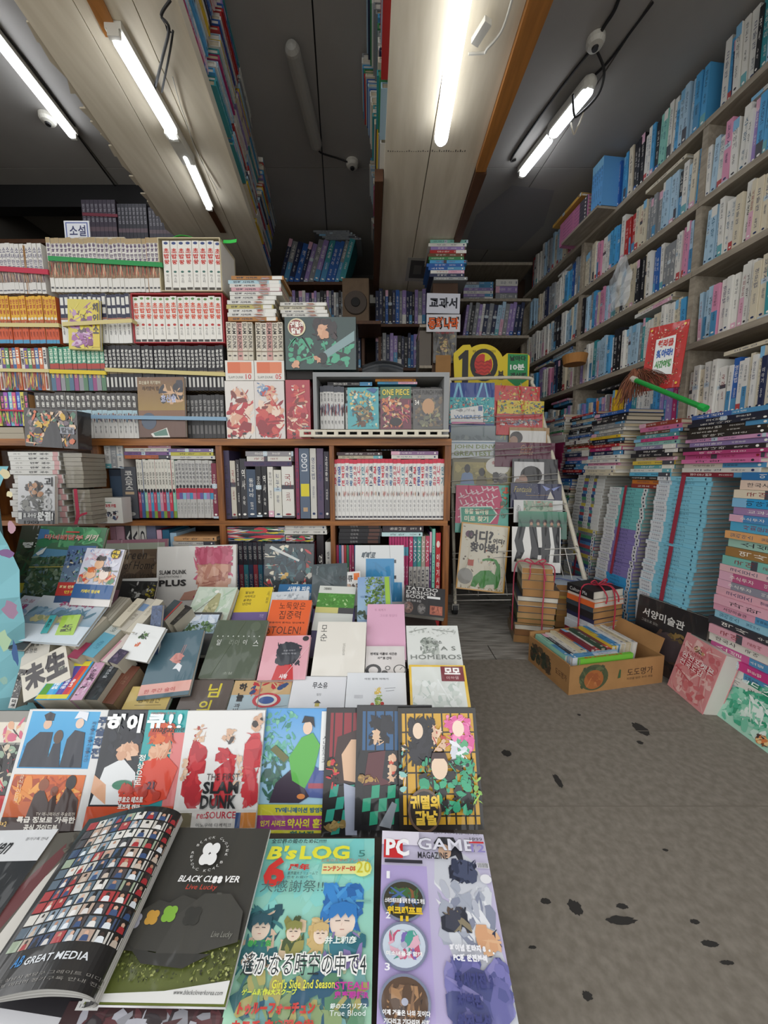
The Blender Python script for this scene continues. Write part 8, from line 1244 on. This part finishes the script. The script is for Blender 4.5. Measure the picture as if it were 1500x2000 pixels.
slabbk('greyish-white spine-up book with blue picture in the diagonal row', [(293, 1170), (308, 1172), (240, 1232), (224, 1226)], .95, 60, .08, '#b8b3a6', [('r', .1, .6, .9, .82, '#6a86a8'), ('t', '문학', .3, .3, .7, .5, '#6a6458', 'r')])
slabbk('cream spine-up book next to the blue-pictured one', [(309, 1172), (325, 1173), (255, 1236), (240, 1230)], .945, 60, .08, '#c9c3b2', [('t', '에세이', .3, .5, .7, .75, '#8a8272', 'r')])
slabbk('light blue spine-up book in the middle of the diagonal row', [(236, 1213), (256, 1213), (177, 1286), (154, 1272)], .885, 60, .08, '#5f9fb4', [('r', .0, .6, 1, 1, '#b4bab4'), ('t', '국어', .3, .66, .7, .8, '#4a5a5c', 'r', .02), ('t', '책읽기', .35, .2, .7, .4, '#2f6a80', 'r')])
slabbk('maroon spine-up book left of the light blue one', [(160, 1256), (176, 1254), (152, 1290), (132, 1280)], .875, 60, .07, '#8e2f4c', [])
slabbk('pale pink-edged spine-up book right of the light blue one', [(262, 1228), (272, 1230), (208, 1294), (192, 1288)], .885, 60, .07, '#cfc4bc', [('r', 0, 0, .3, .6, '#c08a96')])
slabbk('small dark purple spine-up book below the pale pink-edged one', [(236, 1268), (252, 1272), (228, 1298), (208, 1290)], .875, 60, .06, '#453d52', [('m', .1, .1, .9, .9, ['#5a5068', '#383044', '#6a5a70'], 10, .2, 361)])
slabbk('dark slate spine-up book right of the diagonal row', [(340, 1172), (356, 1174), (322, 1214), (306, 1206)], .985, 60, .07, '#3e484c', [('r', .82, 0, .96, 1, '#b03a34')])
slabbk('black wrapped spine-up book beside the landscape album', [(360, 1180), (372, 1186), (342, 1222), (328, 1216)], 1.0, 60, .07, '#2c2b2a', [('m', .0, .0, 1, 1, ['#3a3936', '#242322', '#4a4844'], 12, .3, 363)])
CB_('sleeve_book', 'crumpled dark blue sleeve standing behind the white bird book', 'book', [(288, 1186), (308, 1184), (322, 1238), (300, 1240)], .955, 25, .012, '#2f4468', [('m', .0, .0, 1, 1, ['#2a3d60', '#3a5074', '#243450', '#4a6080'], 26, .18, 365)], ext=.05)
CB_('picture_book', 'white hardcover with an orange bird and green figure, left of the slate-blue book', 'book', [(240, 1258), (290, 1206), (300, 1240), (276, 1318)], .90, 45, .012, '#d6d8d6', [('m', .35, .5, .5, .66, ['#c8642c', '#b8502a'], 6, .06, 367), ('m', .58, .4, .82, .7, ['#4a6a3a', '#3a5a30', '#6a8a4a', '#2a2c2c'], 12, .06, 368), ('t', '나의 노래', .66, .78, .72, .95, '#6a6c6a', 'v')], hard=True, ext=.0)
slabbk('white box lettered with two giant black characters, left end of the display', [(45, 1305), (128, 1254), (136, 1322), (40, 1362)], .84, 35, .06, '#c9c3b4', [('t', '未', .06, .12, .5, .92, '#2a2426', 'h', .06), ('t', '生', .5, .12, .96, .92, '#2a2426', 'h', .06), ('m', .78, .1, .94, .4, ['#5a5f52', '#8a8a78', '#3a3f3a'], 6, .06, 371)], ext=.01)
slabbk('narrow black and white volume at the foot of the giant-lettered white box', [(26, 1308), (40, 1310), (42, 1382), (28, 1382)], .83, 20, .03, '#3f3c3c', [('m', .0, .3, 1, 1, ['#8a8880', '#3a3838', '#b8b4aa'], 18, .2, 373), ('r', 0, .0, 1, .26, '#d6d4ce'), ('t', '미생', .25, .02, .8, .24, '#26262a', 'v', .04)])
slabbk('sky-blue boxed set of green, blue, purple and red books lying spine up', [(140, 1294), (200, 1293), (117, 1362), (50, 1362)], .815, 60, .10, '#2f9ad0', [('r', .02, .02, .24, .98, '#5a9a3a'), ('r', .25, .02, .5, .98, '#3aa0d8'), ('r', .51, .02, .7, .98, '#5a4aa0'), ('r', .71, .02, .86, .98, '#c83a4a'), ('r', .86, .02, .94, .98, '#e0602c'), ('r', .02, .84, .94, .97, '#d8cc3a'), ('r', .02, .02, .94, .12, '#d8cc3a'), ('t', '영문법', .28, .25, .46, .5, '#e8f0f4', 'r', .04), ('t', '영작문', .54, .25, .68, .5, '#e8e8f4', 'r', .04), ('t', '독해', .73, .3, .84, .5, '#f4e8e8', 'r', .04)], name='boxed_set')
slabbk('pink and white patterned book lying spine up beside the blue set', [(203, 1298), (222, 1297), (143, 1362), (119, 1362)], .815, 60, .10, '#c59ab4', [('m', .1, .1, .9, .95, ['#d8b8cc', '#a87a98', '#4a3a48', '#d8c8d4'], 26, .2, 375), ('t', '소설집', .3, .5, .7, .8, '#5a3a50', 'r', .02)])
slabbk('thick black book with silver letters lying spine up', [(222, 1295), (250, 1296), (178, 1364), (146, 1362)], .82, 60, .11, '#232528', [('m', .0, .0, 1, 1, ['#2b2d31', '#1e2023', '#34373b'], 20, .22, 377), ('t', '장편소설', .4, .55, .66, .88, '#a9abae', 'r', .02)])
slabbk('brown leather-look book lying spine up, right of the black one', [(252, 1300), (276, 1302), (218, 1376), (190, 1370)], .83, 60, .10, '#693c2c', [('l', .3, .0, .3, 1, .03, '#8a5a44'), ('t', '고전', .45, .5, .75, .72, '#8a6a54', 'r')], page='#a89070')
# turquoise printed sheet over the post at the far left
po = empty('covered_post', (0, 0, 0), 'turquoise patterned sheet wrapped round the post at the left edge', 'post')
m = MB(); R = random.Random(17); n = 12; vs = []; prof2 = []
for j in range(n+1):
    z = .0+j*.066; e = atY(22+16*math.sin(j*1.1)+(8 if j < 7 else -4), 1000, .9).x*1.0
    prof2.append((z, e))
yF = .84
for j, (z, e) in enumerate(prof2):
    for k in range(7): a = k/6; vs.append((-1.35+(e+1.35)*a, yF+.05*(a**4)+.01*math.sin(j*1.7+k), z))
m.add(vs, [(j*7+k, j*7+k+1, (j+1)*7+k+1, (j+1)*7+k) for j in range(n) for k in range(6)], hx('#7fb9c2')); m.add([(-1.4, yF+.08, 0), (-1.12, yF+.08, 0), (-1.12, yF+.2, 0), (-1.4, yF+.2, 0), (-1.4, yF+.08, .79), (-1.12, yF+.08, .79), (-1.12, yF+.2, .79), (-1.4, yF+.2, .79)], MB.BF, hx('#6a8a90')); m.build('sheet', MATTE, po)
for k, (px, py, rx, ry, c) in enumerate(((12, 1080, 16, 10, '#7a5a86'), (20, 1190, 18, 20, '#9a7a92'), (8, 1250, 14, 24, '#a8c4a0'), (30, 1275, 7, 30, '#3f5f8e'), (10, 925, 12, 10, '#c8bd98'), (8, 1330, 8, 10, '#8fb4a8'), (22, 1030, 9, 14, '#b08a96'), (18, 965, 8, 7, '#d0c6a0'))):
    q = random.Random(k); c0 = atY(px, py, .833); m = MB(); m.add([c0+V((rx/700*.85*q.uniform(.6, 1.1)*math.cos(i*.628), 0, ry/700*.85*q.uniform(.6, 1.1)*math.sin(i*.628))) for i in range(10)], [tuple(range(10))], hx(c)); m.build('printed_motif', MATTE, po)

# ---------------------------------------------------------------- every label once
for lb, names in SEEN.items():
    if len(names) > 1:
        print('DUP', lb, len(names))
        for k, nm in enumerate(names):
            if k: bpy.data.objects[nm]['label'] = lb+', '+ordn(k+1)+' such'
